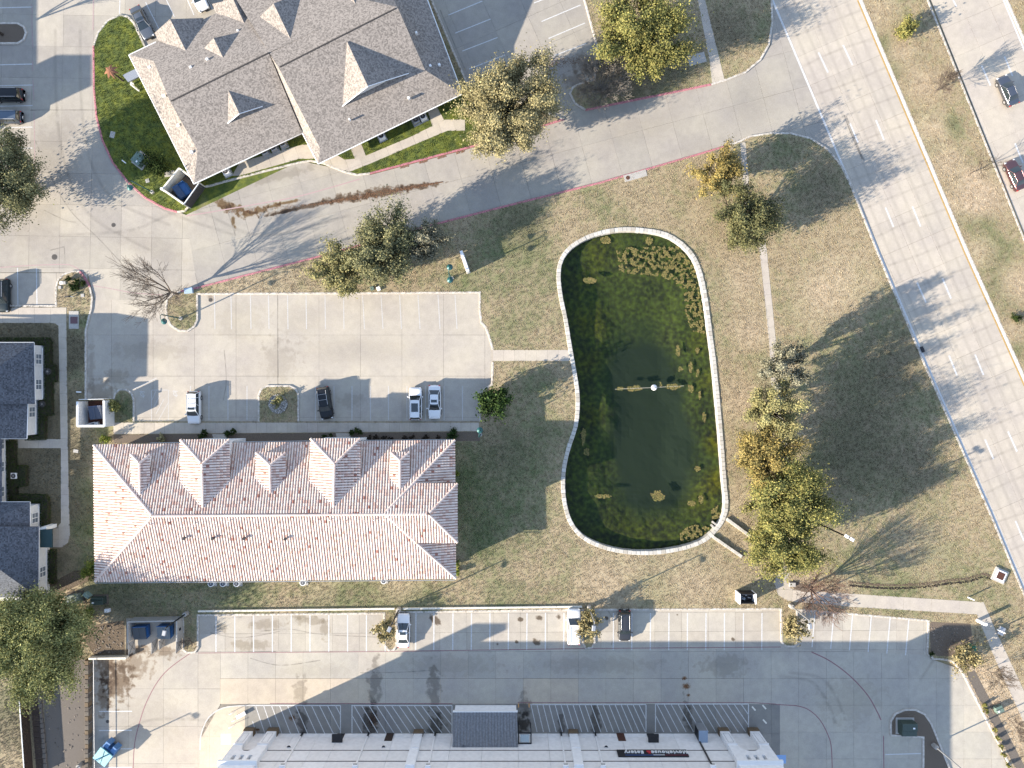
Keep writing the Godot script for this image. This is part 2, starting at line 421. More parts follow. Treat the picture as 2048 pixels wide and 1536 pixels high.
	# old joint sealing smeared across the arterial
	for k in 20:
		var q := Vector2(1543, 0).lerp(Vector2(1983, 1024), (k + 0.35) / 18.0)
		track(o, w, h, b, [q.x + 6, q.y - 2, q.x + 70, q.y - 24 - (k % 3) * 4, q.x + 160, q.y - 62], 4.0, 0.08)
	return Image.create_from_data(w, h, false, Image.FORMAT_RGB8, o)

func world_mat(t: Texture2D, c: Color, rough := 0.9) -> StandardMaterial3D:
	var m := mat(c, rough)
	m.albedo_texture = t
	return m

func make_materials() -> void:
	make_lawn_image()
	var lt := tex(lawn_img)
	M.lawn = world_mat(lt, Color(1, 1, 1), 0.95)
	var pt := tex(make_pave_image())
	M.slab = []
	for c: Color in [lin(0.47, 0.435, 0.385), lin(0.46, 0.425, 0.375), lin(0.48, 0.445, 0.395), lin(0.45, 0.42, 0.375), lin(0.475, 0.437, 0.382)]:
		M.slab.append(world_mat(pt, c, 0.88))
	M.road = []
	for c: Color in [lin(0.51, 0.465, 0.41), lin(0.50, 0.457, 0.405), lin(0.525, 0.48, 0.425), lin(0.49, 0.45, 0.40)]:
		M.road.append(world_mat(pt, c, 0.88))
	M.grey_slab = []
	for c: Color in [lin(0.465, 0.44, 0.395), lin(0.475, 0.45, 0.405), lin(0.49, 0.46, 0.41), lin(0.45, 0.43, 0.39), lin(0.48, 0.45, 0.40)]:
		M.grey_slab.append(world_mat(pt, c, 0.88))
	M.tan_slab = [world_mat(pt, lin(0.56, 0.49, 0.40), 0.88), world_mat(pt, lin(0.54, 0.475, 0.39), 0.88)]
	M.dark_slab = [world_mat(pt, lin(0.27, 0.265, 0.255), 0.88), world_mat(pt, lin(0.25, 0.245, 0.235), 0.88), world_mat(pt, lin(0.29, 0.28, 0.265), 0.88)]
	M.walk = []
	for c: Color in [lin(0.52, 0.475, 0.42), lin(0.50, 0.46, 0.405), lin(0.54, 0.495, 0.44)]:
		M.walk.append(world_mat(pt, c, 0.88))
	M.drive = []
	for c: Color in [lin(0.395, 0.37, 0.335), lin(0.385, 0.362, 0.328), lin(0.405, 0.38, 0.343), lin(0.375, 0.355, 0.325)]:
		M.drive.append(world_mat(pt, c, 0.88))
	M.joint = world_mat(pt, lin(0.24, 0.22, 0.195), 0.95)
	var gr := grain_tex(512, 0.02, 0.72, 1.0, 31, Color(1, 0.98, 0.94))
	var even := grain_tex(512, 0.012, 0.93, 1.0, 30, Color(1, 0.98, 0.94))
	var fine := grain_tex(512, 0.12, 0.6, 1.0, 32, Color(1, 0.98, 0.94))
	var rough_g := grain_tex(512, 0.06, 0.25, 1.0, 33, Color(1, 0.95, 0.88))
	M.kerb = tri_mat(lin(0.64, 0.59, 0.52), gr, 5.0)
	M.kerb_red = tri_mat(lin(0.62, 0.24, 0.27), grain_tex(256, 0.03, 0.6, 1.0, 34, Color(1, 1, 1)), 2.0, 0.7)
	M.white_paint = tri_mat(lin(0.78, 0.78, 0.76), grain_tex(256, 0.05, 0.62, 1.0, 35), 1.5, 0.7)
	M.worn_paint = tri_mat(lin(0.68, 0.66, 0.62), grain_tex(256, 0.05, 0.62, 1.0, 36), 1.2, 0.8)
	M.yellow_paint = tri_mat(lin(0.62, 0.40, 0.13), grain_tex(256, 0.05, 0.6, 1.0, 37), 2.0, 0.8)
	M.red_paint = tri_mat(lin(0.42, 0.20, 0.21), grain_tex(256, 0.05, 0.5, 1.0, 38, Color(1, 1.1, 1.1)), 1.2, 0.8)
	M.pink_paint = tri_mat(lin(0.56, 0.37, 0.36), grain_tex(256, 0.05, 0.6, 1.0, 39, Color(1, 1.1, 1.1)), 1.2, 0.8)
	M.blue_paint = mat(lin(0.22, 0.36, 0.60), 0.7)
	M.mulch = tri_mat(lin(0.36, 0.295, 0.235), rough_g, 2.0, 0.95)
	M.gravel = tri_mat(lin(0.34, 0.31, 0.28), rough_g, 2.0, 0.95)
	M.dirt = tri_mat(lin(0.30, 0.235, 0.165), rough_g, 5.0, 0.95)
	M.limestone = []
	for c: Color in [lin(0.74, 0.71, 0.64), lin(0.68, 0.65, 0.58), lin(0.78, 0.76, 0.70), lin(0.60, 0.56, 0.48)]:
		M.limestone.append(tri_mat(c, fine, 1.5, 0.85))
	M.stone_clad = tri_mat(lin(0.36, 0.27, 0.17), rough_g, 1.2, 0.9)
	M.stucco = tri_mat(lin(0.82, 0.80, 0.77), even, 6.0, 0.9)
	M.stucco_light = tri_mat(lin(0.86, 0.845, 0.82), even, 6.0, 0.9)
	M.stucco_white = tri_mat(lin(0.87, 0.87, 0.86), even, 6.0, 0.85)
	M.white_wall = tri_mat(lin(0.72, 0.72, 0.70), even, 4.0, 0.8)
	M.white = mat(lin(0.78, 0.78, 0.76), 0.6)
	M.cream = mat(lin(0.66, 0.62, 0.52), 0.7)
	M.black = mat(lin(0.012, 0.012, 0.014), 0.6)
	M.dark_metal = mat(lin(0.035, 0.037, 0.04), 0.5, 0.6)
	M.grey_metal = mat(lin(0.34, 0.35, 0.36), 0.45, 0.5)
	M.seam_roof = tri_mat(lin(0.27, 0.27, 0.275), gr, 4.0, 0.5, 0.3)
	M.concrete = tri_mat(lin(0.60, 0.58, 0.54), fine, 2.0, 0.85)
	M.green_box = tri_mat(lin(0.16, 0.24, 0.20), gr, 2.0, 0.6)
	M.dark_green = tri_mat(lin(0.055, 0.085, 0.068), gr, 2.0, 0.55)
	M.lamp_green = mat(lin(0.02, 0.095, 0.095), 0.4, 0.2)
	M.blue_bin = tri_mat(lin(0.03, 0.13, 0.34), gr, 1.5, 0.5)
	M.lid = tri_mat(lin(0.10, 0.11, 0.12), gr, 1.0, 0.55)
	M.rust = tri_mat(lin(0.20, 0.075, 0.045), rough_g, 1.0, 0.85)
	M.wood = tri_mat(lin(0.10, 0.065, 0.05), rough_g, 1.5, 0.85)
	M.wood_grey = tri_mat(lin(0.16, 0.15, 0.15), rough_g, 1.5, 0.85)
	M.glass = mat(lin(0.02, 0.028, 0.03), 0.08)
	M.glass.metallic_specular = 0.7
	M.window = mat(lin(0.17, 0.20, 0.23), 0.12)
	M.tyre = mat(lin(0.014, 0.014, 0.015), 0.85)
	M.rim = mat(lin(0.5, 0.5, 0.5), 0.35, 0.8)
	M.head_lamp = mat(lin(0.7, 0.7, 0.68), 0.15, 0.3)
	M.tail_lamp = mat(lin(0.35, 0.01, 0.01), 0.25)
	M.brick = tri_mat(lin(0.22, 0.12, 0.08), rough_g, 1.0, 0.9)
	M.leaf = vc_mat(0.9)
	M.leaf.metallic_specular = 0.2
	M.leaf.backlight_enabled = true
	M.leaf.backlight = Color(0.30, 0.30, 0.12)
	M.leaf.cull_mode = BaseMaterial3D.CULL_DISABLED
	M.bark = tri_mat(lin(0.13, 0.105, 0.085), rough_g, 1.0, 0.95)
	M.bark_pale = tri_mat(lin(0.36, 0.30, 0.255), rough_g, 1.0, 0.95)
	M.bark_red = tri_mat(lin(0.42, 0.29, 0.235), rough_g, 1.0, 0.95)
	M.bark_grey = tri_mat(lin(0.58, 0.55, 0.50), rough_g, 1.0, 0.95)
	M.shingle = shingle_mat(lin(0.325, 0.288, 0.252), 41, 0.28)
	M.slate = shingle_mat(lin(0.12, 0.135, 0.16), 42, 0.35)
	M.tile = vc_mat(0.8)
	M.vc = vc_mat(0.9)

# roof felt shingles too small to tell apart: short rows of tabs of uneven tone
func shingle_mat(c: Color, seed_: int, spread: float) -> StandardMaterial3D:
	var n := 1024
	var r := RandomNumberGenerator.new(); r.seed = seed_
	var o := PackedByteArray(); o.resize(n * n)
	var rows := 56
	for y in rows:
		var y0 := y * n / rows; var y1 := (y + 1) * n / rows
		var x := 0
		while x < n:
			var l := r.randi_range(8, 30)
			var t := 1.0 - spread * pow(r.randf(), 1.4)
			for yy in range(y0, y1):
				var edge := 0.86 if yy == y1 - 1 else 1.0
				for xx in range(x, mini(n, x + l)):
					o[yy * n + xx] = int(255 * t * edge * (0.93 + 0.07 * float((xx * 7919 + yy * 104729) % 97) / 97.0))
			x += l
	var m := mat(c, 0.95)
	m.albedo_texture = tex(Image.create_from_data(n, n, false, Image.FORMAT_L8, o))
	return m

const POND := [1245, 459, 1290, 461, 1330, 469, 1360, 486, 1385, 512, 1400, 547, 1411, 600, 1419, 660, 1427, 720, 1435, 800, 1442, 880, 1448, 960, 1452, 1005, 1448, 1032, 1436, 1053, 1416, 1074, 1390, 1088, 1350, 1099, 1300, 1105, 1250, 1103, 1205, 1093, 1166, 1074, 1142, 1046, 1130, 1010, 1126, 970, 1128, 935, 1137, 895, 1150, 856, 1155, 820, 1154, 780, 1147, 735, 1139, 690, 1131, 640, 1121, 592, 1117, 552, 1122, 522, 1139, 497, 1170, 477, 1205, 465]
const MAIN_LAWN := [640, 513, 885, 445, 1050, 403, 1200, 366, 1390, 311, 1450, 293, 1480, 283, 1500, 273, 1540, 267, 1580, 267, 1620, 277, 1655, 299, 1682, 332, 1702, 374, 1757, 512, 1850, 733, 1978, 1024, 2046, 1186, 2200, 1540, 2200, 1700, 2090, 1700,
	2022, 1536, 1925, 1345, 1905, 1322, 1885, 1318, 1866, 1317, 1854, 1305, 1857, 1241, 1800, 1236, 1700, 1227, 1593, 1219, 1593, 1285, 1588, 1292, 1572, 1292, 1563, 1284, 1562, 1217, 1400, 1218, 1189, 1219, 1189, 1286, 1184, 1294, 1172, 1296, 1166, 1286, 1165, 1219, 1000, 1221, 793, 1224, 793, 1290, 788, 1299, 778, 1300, 770, 1290, 769, 1226, 396, 1230, 396, 1295, 390, 1304, 375, 1305, 368, 1300, 367, 1233, 252, 1236, 252, 1312, 180, 1315,
	178, 1700, -300, 1700, -300, 612, 113, 612, 113, 575, 117, 560, 128, 549, 145, 543, 160, 543, 170, 556, 180, 574, 185, 596, 183, 618, 177, 640, 172, 662, 172, 798, 228, 798, 231, 787, 240, 779, 253, 779, 264, 787, 268, 800, 268, 843, 518, 843, 518, 790, 523, 778, 535, 772, 580, 772, 592, 778, 597, 790, 597, 843, 960, 843, 960, 790, 966, 780, 984, 769, 986, 722, 986, 700, 981, 680, 972, 655, 963, 645, 960, 622, 960, 585,
	395, 588, 395, 640, 389, 653, 375, 662, 358, 661, 343, 651, 335, 637, 333, 615, 335, 600, 346, 590, 366, 582, 395, 576]
const NORTH_LAWN := [188, 92, 189, 180, 194, 235, 206, 282, 226, 325, 256, 364, 290, 395, 330, 417, 355, 424, 370, 422, 378, 413, 400, 375, 420, 372, 440, 366, 520, 345, 600, 325, 622, 322, 648, 327, 690, 344, 715, 350, 740, 347, 930, 297, 1000, 277, 1128, 239, 1040, 205, 935, 170, 850, -30, 780, -160, 620, -80, 570, -20, 300, 100, 292, 97, 268, 46, 256, 34, 240, 31, 216, 42, 197, 66]
const EAST_LAWN := [1158, -40, 1201, 117, 1188, 160, 1160, 168, 1146, 175, 1140, 187, 1150, 207, 1171, 220, 1260, 202, 1340, 186, 1422, 169, 1452, 160, 1490, 145, 1520, 120, 1537, 90, 1544, 45, 1541, -40]
const MEDIAN := [1706, -40, 1838, -40, 2120, 660, 2120, 930, 2046, 750, 1937, 508, 1722, 0]
const FAR_BANK := [1996, -40, 2200, -40, 2200, 500, 2052, 90]
const NW_ISLAND := [-40, 47, 36, 47, 48, 54, 53, 66, 48, 80, 36, 87, -40, 87]
const SOUTH_ISLAND := [1781, 1470, 1781, 1442, 1790, 1427, 1810, 1419, 1830, 1419, 1849, 1428, 1862, 1447, 1916, 1580, 1846, 1580, 1846, 1474]

func smooth(a: Array, step: float, close := true) -> PackedVector2Array:
	var c := Curve2D.new()
	c.bake_interval = step
	var n := a.size() / 2
	for i in (n + 1 if close else n):
		var j := i % n
		var p := X2(a[j * 2], a[j * 2 + 1])
		var q0 := (j - 1 + n) % n if close else maxi(j - 1, 0)
		var q1 := (j + 1) % n if close else mini(j + 1, n - 1)
		var t := (X2(a[q1 * 2], a[q1 * 2 + 1]) - X2(a[q0 * 2], a[q0 * 2 + 1])) / 6.0
		c.add_point(p, -t, t)
	var o := PackedVector2Array()
	var ln := c.get_baked_length()
	var k := int(ln / step)
	for i in (k if close else k + 1):
		o.append(c.sample_baked(ln * i / k, true))
	return o

func pond_edge() -> PackedVector2Array:
	return smooth(POND, 0.62)

func half_planes() -> Array:
	var x := X2(1290, 0).x
	return [PackedVector2Array([Vector2(-220, -220), Vector2(x, -220), Vector2(x, 220), Vector2(-220, 220)]), PackedVector2Array([Vector2(x, -220), Vector2(220, -220), Vector2(220, 220), Vector2(x, 220)])]

func build_ground() -> void:
	var pond := pond_edge()
	var g := G.new()
	for hp: PackedVector2Array in half_planes():
		for p: PackedVector2Array in Geometry2D.clip_polygons(hp, pond):
			g.flat(p, -0.09)
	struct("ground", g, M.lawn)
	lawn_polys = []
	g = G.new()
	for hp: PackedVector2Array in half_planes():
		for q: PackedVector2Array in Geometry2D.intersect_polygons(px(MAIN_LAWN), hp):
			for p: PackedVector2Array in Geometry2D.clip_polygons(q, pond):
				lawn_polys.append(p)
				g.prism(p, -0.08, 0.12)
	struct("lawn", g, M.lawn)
	for a: Array in [NORTH_LAWN, EAST_LAWN, FAR_BANK]:
		g = G.new(); g.prism(px(a), -0.08, 0.12)
		struct("lawn", g, M.lawn)
		lawn_polys.append(px(a))
	g = G.new(); g.prism(px(MEDIAN), -0.08, 0.12)
	struct("road_median", g, M.lawn)
	lawn_polys.append(px(MEDIAN))
	g = G.new(); g.prism(px(NW_ISLAND), -0.08, 0.12)
	struct("planting_bed", g, M.mulch)
	g = G.new(); g.prism(px(SOUTH_ISLAND), -0.08, 0.12)
	struct("planting_bed", g, M.mulch)
	# beds and bare soil lying on the lawn
	bed([1858, 1243, 1940, 1247, 1945, 1290, 1925, 1310, 1900, 1312, 1872, 1311, 1860, 1302], M.mulch)
	bed([1930, 1346, 1948, 1340, 2050, 1536, 2030, 1536], M.gravel)
	bed([228, 869, 960, 863, 960, 882, 228, 886], M.mulch)
	bed([86, 1322, 176, 1318, 176, 1560, 95, 1560], M.gravel)
	bed([92, 1172, 150, 1140, 186, 1142, 186, 1158, 130, 1182, 95, 1186], M.dirt)
	bed([185, 1250, 250, 1240, 250, 1308, 190, 1310, 170, 1280], M.dirt)
	bed([1586, 1160, 1600, 1165, 1625, 1172, 1640, 1180, 1618, 1186, 1588, 1178, 1582, 1168], M.mulch)
	# kerbs
	kerb([333, 615, 335, 600, 346, 590, 362, 583], M.kerb)
	kerb([362, 583, 395, 576, 640, 513, 885, 445, 1050, 403, 1200, 366, 1390, 311, 1450, 293], M.kerb_red)
	kerb([1450, 293, 1480, 283, 1500, 273, 1540, 267, 1580, 267, 1620, 277, 1655, 299, 1682, 332, 1702, 374, 1757, 512, 1850, 733, 1978, 1024, 2046, 1186, 2200, 1540], M.kerb)
	kerb([2022, 1536, 1925, 1345], M.kerb)
	kerb([1925, 1345, 1905, 1322, 1885, 1318, 1866, 1317, 1854, 1305, 1857, 1241, 1800, 1236, 1700, 1227, 1593, 1219, 1593, 1285, 1588, 1292, 1572, 1292, 1563, 1284, 1562, 1217, 1400, 1218, 1189, 1219, 1189, 1286, 1184, 1294, 1172, 1296, 1166, 1286, 1165, 1219, 1000, 1221, 793, 1224, 793, 1290, 788, 1299, 778, 1300, 770, 1290, 769, 1226, 396, 1230, 396, 1295, 390, 1304, 375, 1305, 368, 1300, 367, 1233], M.kerb)
	kerb([-100, 612, 113, 612, 113, 575, 117, 560, 128, 549, 145, 543, 160, 543], M.kerb)
	kerb([160, 543, 170, 556, 180, 574], M.kerb_red)
	kerb([180, 574, 185, 596, 183, 618, 177, 640, 172, 662, 172, 798], M.kerb)
	kerb([228, 798, 231, 787, 240, 779, 253, 779, 264, 787, 268, 800, 268, 843], M.kerb)
	kerb([518, 843, 518, 790, 523, 778, 535, 772, 580, 772, 592, 778, 597, 790, 597, 843], M.kerb)
	kerb([960, 843, 960, 790, 966, 780, 984, 769, 986, 724], M.kerb)
	kerb([986, 700, 981, 680, 972, 655, 963, 645, 960, 622, 960, 585, 395, 588, 395, 640, 389, 653, 375, 662, 358, 661, 343, 651, 335, 637, 333, 615], M.kerb)
	kerb([292, 97, 268, 46, 256, 34, 240, 31, 216, 42, 197, 66, 188, 92], M.kerb)
	kerb([188, 92, 189, 180, 194, 235, 206, 282, 226, 325, 256, 364, 290, 395, 330, 417, 355, 424], M.kerb_pale if M.has("kerb_pale") else M.kerb_red)
	kerb([355, 424, 370, 422, 378, 413], M.kerb)
	kerb([400, 375, 420, 372, 440, 366, 520, 345, 600, 325, 622, 322, 648, 327, 690, 344, 715, 350, 740, 347], M.kerb)
	kerb([740, 347, 930, 297, 1000, 277, 1128, 239], M.kerb_red)
	kerb([1128, 239, 1040, 205, 935, 170, 850, -30], M.kerb)
	kerb([1158, -40, 1201, 117, 1188, 160, 1160, 168, 1146, 175, 1140, 187, 1150, 207, 1171, 220], M.kerb)
	kerb([1171, 220, 1260, 202, 1340, 186, 1422, 169], M.kerb_red)
	kerb([1422, 169, 1452, 160, 1490, 145, 1520, 120, 1537, 90, 1544, 45, 1541, -40], M.kerb)
	kerb([1706, -40, 1722, 0, 1937, 508, 2046, 750, 2120, 930], M.kerb)
	kerb([1838, -40, 2120, 660], M.kerb)
	kerb([1996, -40, 2052, 90], M.kerb)
	kerb(NW_ISLAND, M.kerb)
	kerb(SOUTH_ISLAND + [1781, 1470], M.kerb)

func bed(a: Array, m: Material) -> void:
	var g := G.new(); g.prism(px(a), 0.10, 0.135)
	struct("planting_bed" if m != M.dirt else "bare_soil", g, m)
	keep_out.append(px(a))

func kerb(a: Array, m: Material) -> void:
	var p: PackedVector2Array = px(a)
	var q: Array = []
	var n := p.size()
	for i in n:
		var d0 := (p[i] - p[maxi(i - 1, 0)]).normalized(); var d1 := (p[mini(i + 1, n - 1)] - p[i]).normalized()
		if i == 0: d0 = d1
		if i == n - 1: d1 = d0
		var t := (d0 + d1).normalized()
		if t == Vector2.ZERO: t = d0
		var k := 1.0 / maxf(0.5, t.dot(d0))
		var s := Vector2(-t.y, t.x) * k
		var w := 0.145
		var b := p[i] - s * w; var e := p[i] + s * w
		var b2 := p[i] - s * (w - 0.03); var e2 := p[i] + s * (w - 0.03)
		q.append([Vector3(b.x, -0.06, b.y), Vector3(b.x, 0.12, b.y), Vector3(b2.x, 0.15, b2.y), Vector3(e2.x, 0.15, e2.y), Vector3(e.x, 0.12, e.y), Vector3(e.x, -0.06, e.y)])
	var g := G.new()
	for i in n - 1:
		var mid: Vector3 = (q[i][0] + q[i][5] + q[i + 1][0] + q[i + 1][5]) * 0.25
		for j in 5:
			var o: Vector3 = (q[i][j] + q[i][j + 1] + q[i + 1][j] + q[i + 1][j + 1]) * 0.25 - mid
			g.quad(q[i][j], q[i][j + 1], q[i + 1][j + 1], q[i + 1][j], o)
	for e: Array in [q[0], q[n - 1]]:
		g.quad(e[0], e[1], e[4], e[5]); g.quad(e[1], e[2], e[3], e[4])
	struct("kerb", g, m)

func cut_all(polys: Array, cuts: Array) -> Array:
	for c: PackedVector2Array in cuts:
		var nxt: Array = []
		for p: PackedVector2Array in polys:
			var r := Geometry2D.clip_polygons(p, c)
			var holed := false
			for q: PackedVector2Array in r:
				if Geometry2D.is_polygon_clockwise(q) != Geometry2D.is_polygon_clockwise(p) and r.size() > 1: holed = true
			if holed: nxt.append(p)
			else: nxt.append_array(r)
		polys = nxt
	return polys
func area(p: PackedVector2Array) -> float:
	var s := 0.0
	for i in p.size():
		s += p[i].cross(p[(i + 1) % p.size()])
	return absf(s) * 0.5

# concrete slabs cast on a grid, cut to the outline; the joint between them is 3 to 6 cm wide and 4 cm deep
func slabs(node: Node3D, region: PackedVector2Array, at: Vector2, ang: float, cw: float, ch: float, mats: Array, cuts: Array, y := 0.0, called := "slab", gap := 0.013, thick := 0.05) -> void:
	var rot := Transform2D(deg_to_rad(ang), at)
	var inv := rot.affine_inverse()
	var lo := Vector2(1e9, 1e9); var hi := -lo
	for p in region:
		var q := inv * p
		lo = lo.min(q); hi = hi.max(q)
	var frame := PackedVector2Array([Vector2(-82, -64), Vector2(82, -64), Vector2(82, 64), Vector2(-82, 64)])
	for i in range(int(floor(lo.x / cw)), int(ceil(hi.x / cw))):
		for j in range(int(floor(lo.y / ch)), int(ceil(hi.y / ch))):
			var e := gap * (0.6 if rng.randf() < 0.7 else 1.3)
			var cell := PackedVector2Array([rot * Vector2(i * cw + e, j * ch + e), rot * Vector2((i + 1) * cw - e, j * ch + e), rot * Vector2((i + 1) * cw - e, (j + 1) * ch - e), rot * Vector2(i * cw + e, (j + 1) * ch - e)])
			if Geometry2D.intersect_polygons(cell, frame).is_empty(): continue
			var mm: Material = mats[rng.randi() % mats.size()]
			for p: PackedVector2Array in cut_all(Geometry2D.intersect_polygons(cell, region), cuts):
				if p.size() < 3 or area(p) < 0.12 or Geometry2D.triangulate_polygon(p).is_empty(): continue
				var g := G.new()
				g.prism(p, y - thick, y)
				part(called, g, mm, node)

func line(node: Node3D, a: Array, w: float, m: Material, y := 0.005) -> void:
	var p := px(a)
	for i in p.size() - 1:
		var g := G.new()
		var d := (p[i + 1] - p[i]).normalized(); var s := Vector2(-d.y, d.x) * w * 0.5
		g.flat(PackedVector2Array([p[i] - s, p[i + 1] - s, p[i + 1] + s, p[i] + s]), y)
		part("painted_line", g, m, node)
# one mark made of a polyline with several points
func curve_line(node: Node3D, a: Array, w: float, m: Material, y := 0.005) -> void:
	var p := smooth(a, 0.8, false)
	var g := G.new()
	for i in p.size() - 1:
		var d0 := (p[mini(i + 1, p.size() - 1)] - p[maxi(i - 1, 0)]).normalized(); var d1 := (p[mini(i + 2, p.size() - 1)] - p[i]).normalized()
		var s0 := Vector2(-d0.y, d0.x) * w * 0.5; var s1 := Vector2(-d1.y, d1.x) * w * 0.5
		g.flat(PackedVector2Array([p[i] - s0, p[i + 1] - s1, p[i + 1] + s1, p[i] + s0]), y)
	part("painted_line", g, m, node)
func lie(node: Node3D, a: Array, m: Material, y := -0.045) -> void:
	var g := G.new(); g.flat(px(a), y)
	part("joint_bed", g, m, node)

func build_pavements() -> void:
	var lawns: Array = []
	for a: Array in [MAIN_LAWN, NORTH_LAWN, EAST_LAWN, MEDIAN, FAR_BANK, NW_ISLAND, SOUTH_ISLAND]: lawns.append(px(a))
	# --- arterial, two carriageways ---
	var r1 := place("arterial_road")
	var west := [1541, -60, 1706, -60, 1722, 0, 1937, 508, 2046, 750, 2120, 930, 2120, 1360, 2046, 1186, 1978, 1024, 1850, 733, 1757, 512, 1702, 374, 1690, 340, 1544, 5]
	lie(r1, west, M.joint)
	slabs(r1, px(west), X2(1547, 0), 66.6, 4.55, 3.78, M.road, lawns)
	for d: Array in [[1637, 105, 1656, 145], [1686, 90, 1705, 130], [1700, 247, 1716, 285], [1752, 240, 1768, 280], [1771, 415, 1787, 454], [1825, 413, 1841, 453], [1834, 565, 1852, 605], [1885, 557, 1902, 597], [1898, 711, 1914, 751], [1950, 709, 1967, 750], [1970, 879, 1987, 918], [2016, 863, 2034, 903], [2031, 1042, 2048, 1082], [1575, -50, 1592, -10], [1624, -60, 1640, -22]]:
		line(r1, d, 0.24, M.white_paint)
	line(r1, [1541, -10, 1763, 516, 1858, 738, 1986, 1028, 2060, 1204], 0.28, M.white_paint)
	line(r1, [1715, 0, 1930, 508, 2039, 750, 2100, 890], 0.2, M.yellow_paint)
	line(r1, [1719, 0, 1934, 508, 2043, 750, 2100, 876], 0.2, M.white_paint, 0.01)
	var r2 := place("arterial_road")
	var east := [1838, -60, 1996, -60, 2060, 90, 2140, 300, 2140, 700]
	lie(r2, east, M.joint)
	slabs(r2, px(east), X2(1862, 0), 66.6, 4.55, 3.78, M.road, lawns)
	for d: Array in [[1906, 0, 1913, 13], [1963, 131, 1981, 171], [2009, 113, 2025, 152], [2030, 287, 2046, 326]]:
		line(r2, d, 0.24, M.white_paint)
	line(r2, [1851, 0, 2052, 480], 0.24, M.yellow_paint)
	line(r2, [2007, 0, 2050, 104], 0.26, M.white_paint)
	# --- access drive ---
	var dr := place("access_drive")
	var drive := [372, 430, 600, 322, 740, 350, 930, 300, 1128, 241, 1150, 207, 1171, 222, 1422, 171, 1452, 161, 1490, 146, 1541, 92, 1544, 5, 1690, 340, 1655, 299, 1620, 277, 1540, 267, 1480, 284, 1390, 313, 885, 447, 640, 515, 395, 578]
	lie(dr, drive, M.joint)
	slabs(dr, px(drive), X2(640, 512), -15.0, 4.6, 5.6, M.drive, lawns)
	curve_line(dr, [372, 432, 440, 421, 520, 407, 600, 392, 720, 358], 0.16, M.pink_paint)
	# --- plaza in the north-west ---
	var pl := place("access_drive")
	var plaza := [-60, -90, 620, -90, 570, -20, 300, 100, 292, 97, 188, 92, 190, 190, 226, 325, 290, 395, 372, 430, 395, 578, 345, 592, 334, 600, 190, 600, 175, 545, -60, 545]
	lie(pl, plaza, M.joint)
	slabs(pl, px(plaza), X2(65, 92), 1.0, 4.5, 4.65, [M.drive[0], M.drive[2], M.slab[3]], lawns)
	for v: float in [15, 129, 171, 212, 255, 297]: line(pl, [-20, v + 1, 65, v - 1], 0.13, M.white_paint)
	for s: Array in [[63, 8, 65, 26], [64, 60, 66, 95], [65, 122, 66, 142], [66, 160, 68, 200], [68, 225, 70, 330], [64, 30, 64, 58]]: line(pl, s, 0.10, M.pink_paint)
	line(pl, [187, -20, 186, 60], 0.12, M.pink_paint)
	for s: Array in [[240, 0, 239, 28], [291, 4, 318, 58], [333, 0, 349, 34], [375, 0, 388, 30], [415, 0, 425, 18]]: line(pl, s, 0.12, M.white_paint)
	curve_line(pl, [0, 535, 60, 531, 130, 529, 150, 534, 168, 548], 0.12, M.pink_paint)
	curve_line(pl, [184, 571, 220, 577, 270, 586, 330, 590], 0.10, M.pink_paint)
	# --- stalls beside the slate-roofed building ---
	var sl := place("parking_lot")
	var left := [-60, 546, 175, 546, 175, 614, -60, 614]
	lie(sl, left, M.joint)
	slabs(sl, px(left), X2(113, 545), 0.0, 5.6, 5.2, M.slab, lawns)
	for u: float in [35, 73]: line(sl, [u, 536, u + 1, 613], 0.14, M.white_paint)
	# --- office lot ---
	var of := place("parking_lot")
	var lot := [160, 600, 346, 600, 400, 575, 965, 575, 1000, 700, 1000, 780, 965, 846, 160, 846]
	lie(of, lot, M.joint)
	slabs(of, px(lot), X2(555, 670), 0.0, 6.1, 6.05, [M.slab[0], M.slab[2], M.slab[4], M.slab[2]], lawns)
	for u: float in [430, 463, 502, 538, 576, 613, 651, 688, 726, 763, 800, 837, 877, 911]:
		line(of, [u - 1, 590, u + (3 if u > 700 else 0), 658], 0.12, M.worn_paint)
	for u: float in [381, 418, 456, 494, 631, 668, 704, 741, 777, 814, 851, 888, 925]:
		line(of, [u, 772, u, 840], 0.12, M.worn_paint)
	line(of, [268, 778, 313, 756], 0.12, M.worn_paint)
	line(of, [303, 780, 303, 842], 0.08, M.worn_paint)
	line(of, [337, 780, 337, 842], 0.08, M.worn_paint)
	line(of, [303, 780, 337, 780], 0.08, M.worn_paint)
	for k in 4: line(of, [304 + k * 4, 800 + k * 14, 312 + k * 8, 782 + k * 8], 0.08, M.worn_paint)
	for s: Array in [[286, 788], [352, 787]]: access_mark(of, s[0], s[1], M.worn_paint)
	# --- lot in the north-east of the shingle office ---
	var ne := place("parking_lot")
	var nelot := [780, -160, 850, -30, 935, 170, 1040, 205, 1128, 239, 1150, 207, 1140, 187, 1146, 175, 1188, 160, 1201, 117, 1158, -60]
	lie(ne, nelot, M.joint)
	slabs(ne, px(nelot), X2(900, 30), 66.0, 4.9, 5.2, M.drive, lawns)
	for d: Array in [[897, 30, 965, 2], [911, 66, 981, 38], [925, 102, 995, 75], [938, 138, 1010, 110], [1083, 43, 1161, 10], [1097, 77, 1170, 46], [1109, 111, 1172, 87], [1068, 6, 1150, -26]]:
		line(ne, d, 0.13, M.white_paint)
	# --- theatre lot ---
	var th := place("parking_lot")
	var south := [180, 1312, 252, 1312, 252, 1234, 372, 1230, 1595, 1215, 1860, 1238, 1860, 1317, 1925, 1340, 2090, 1690, 180, 1690]
	lie(th, south, M.joint)
	var stalls := [396, 1226, 1562, 1214, 1860, 1236, 1860, 1310, 1560, 1297, 396, 1303]
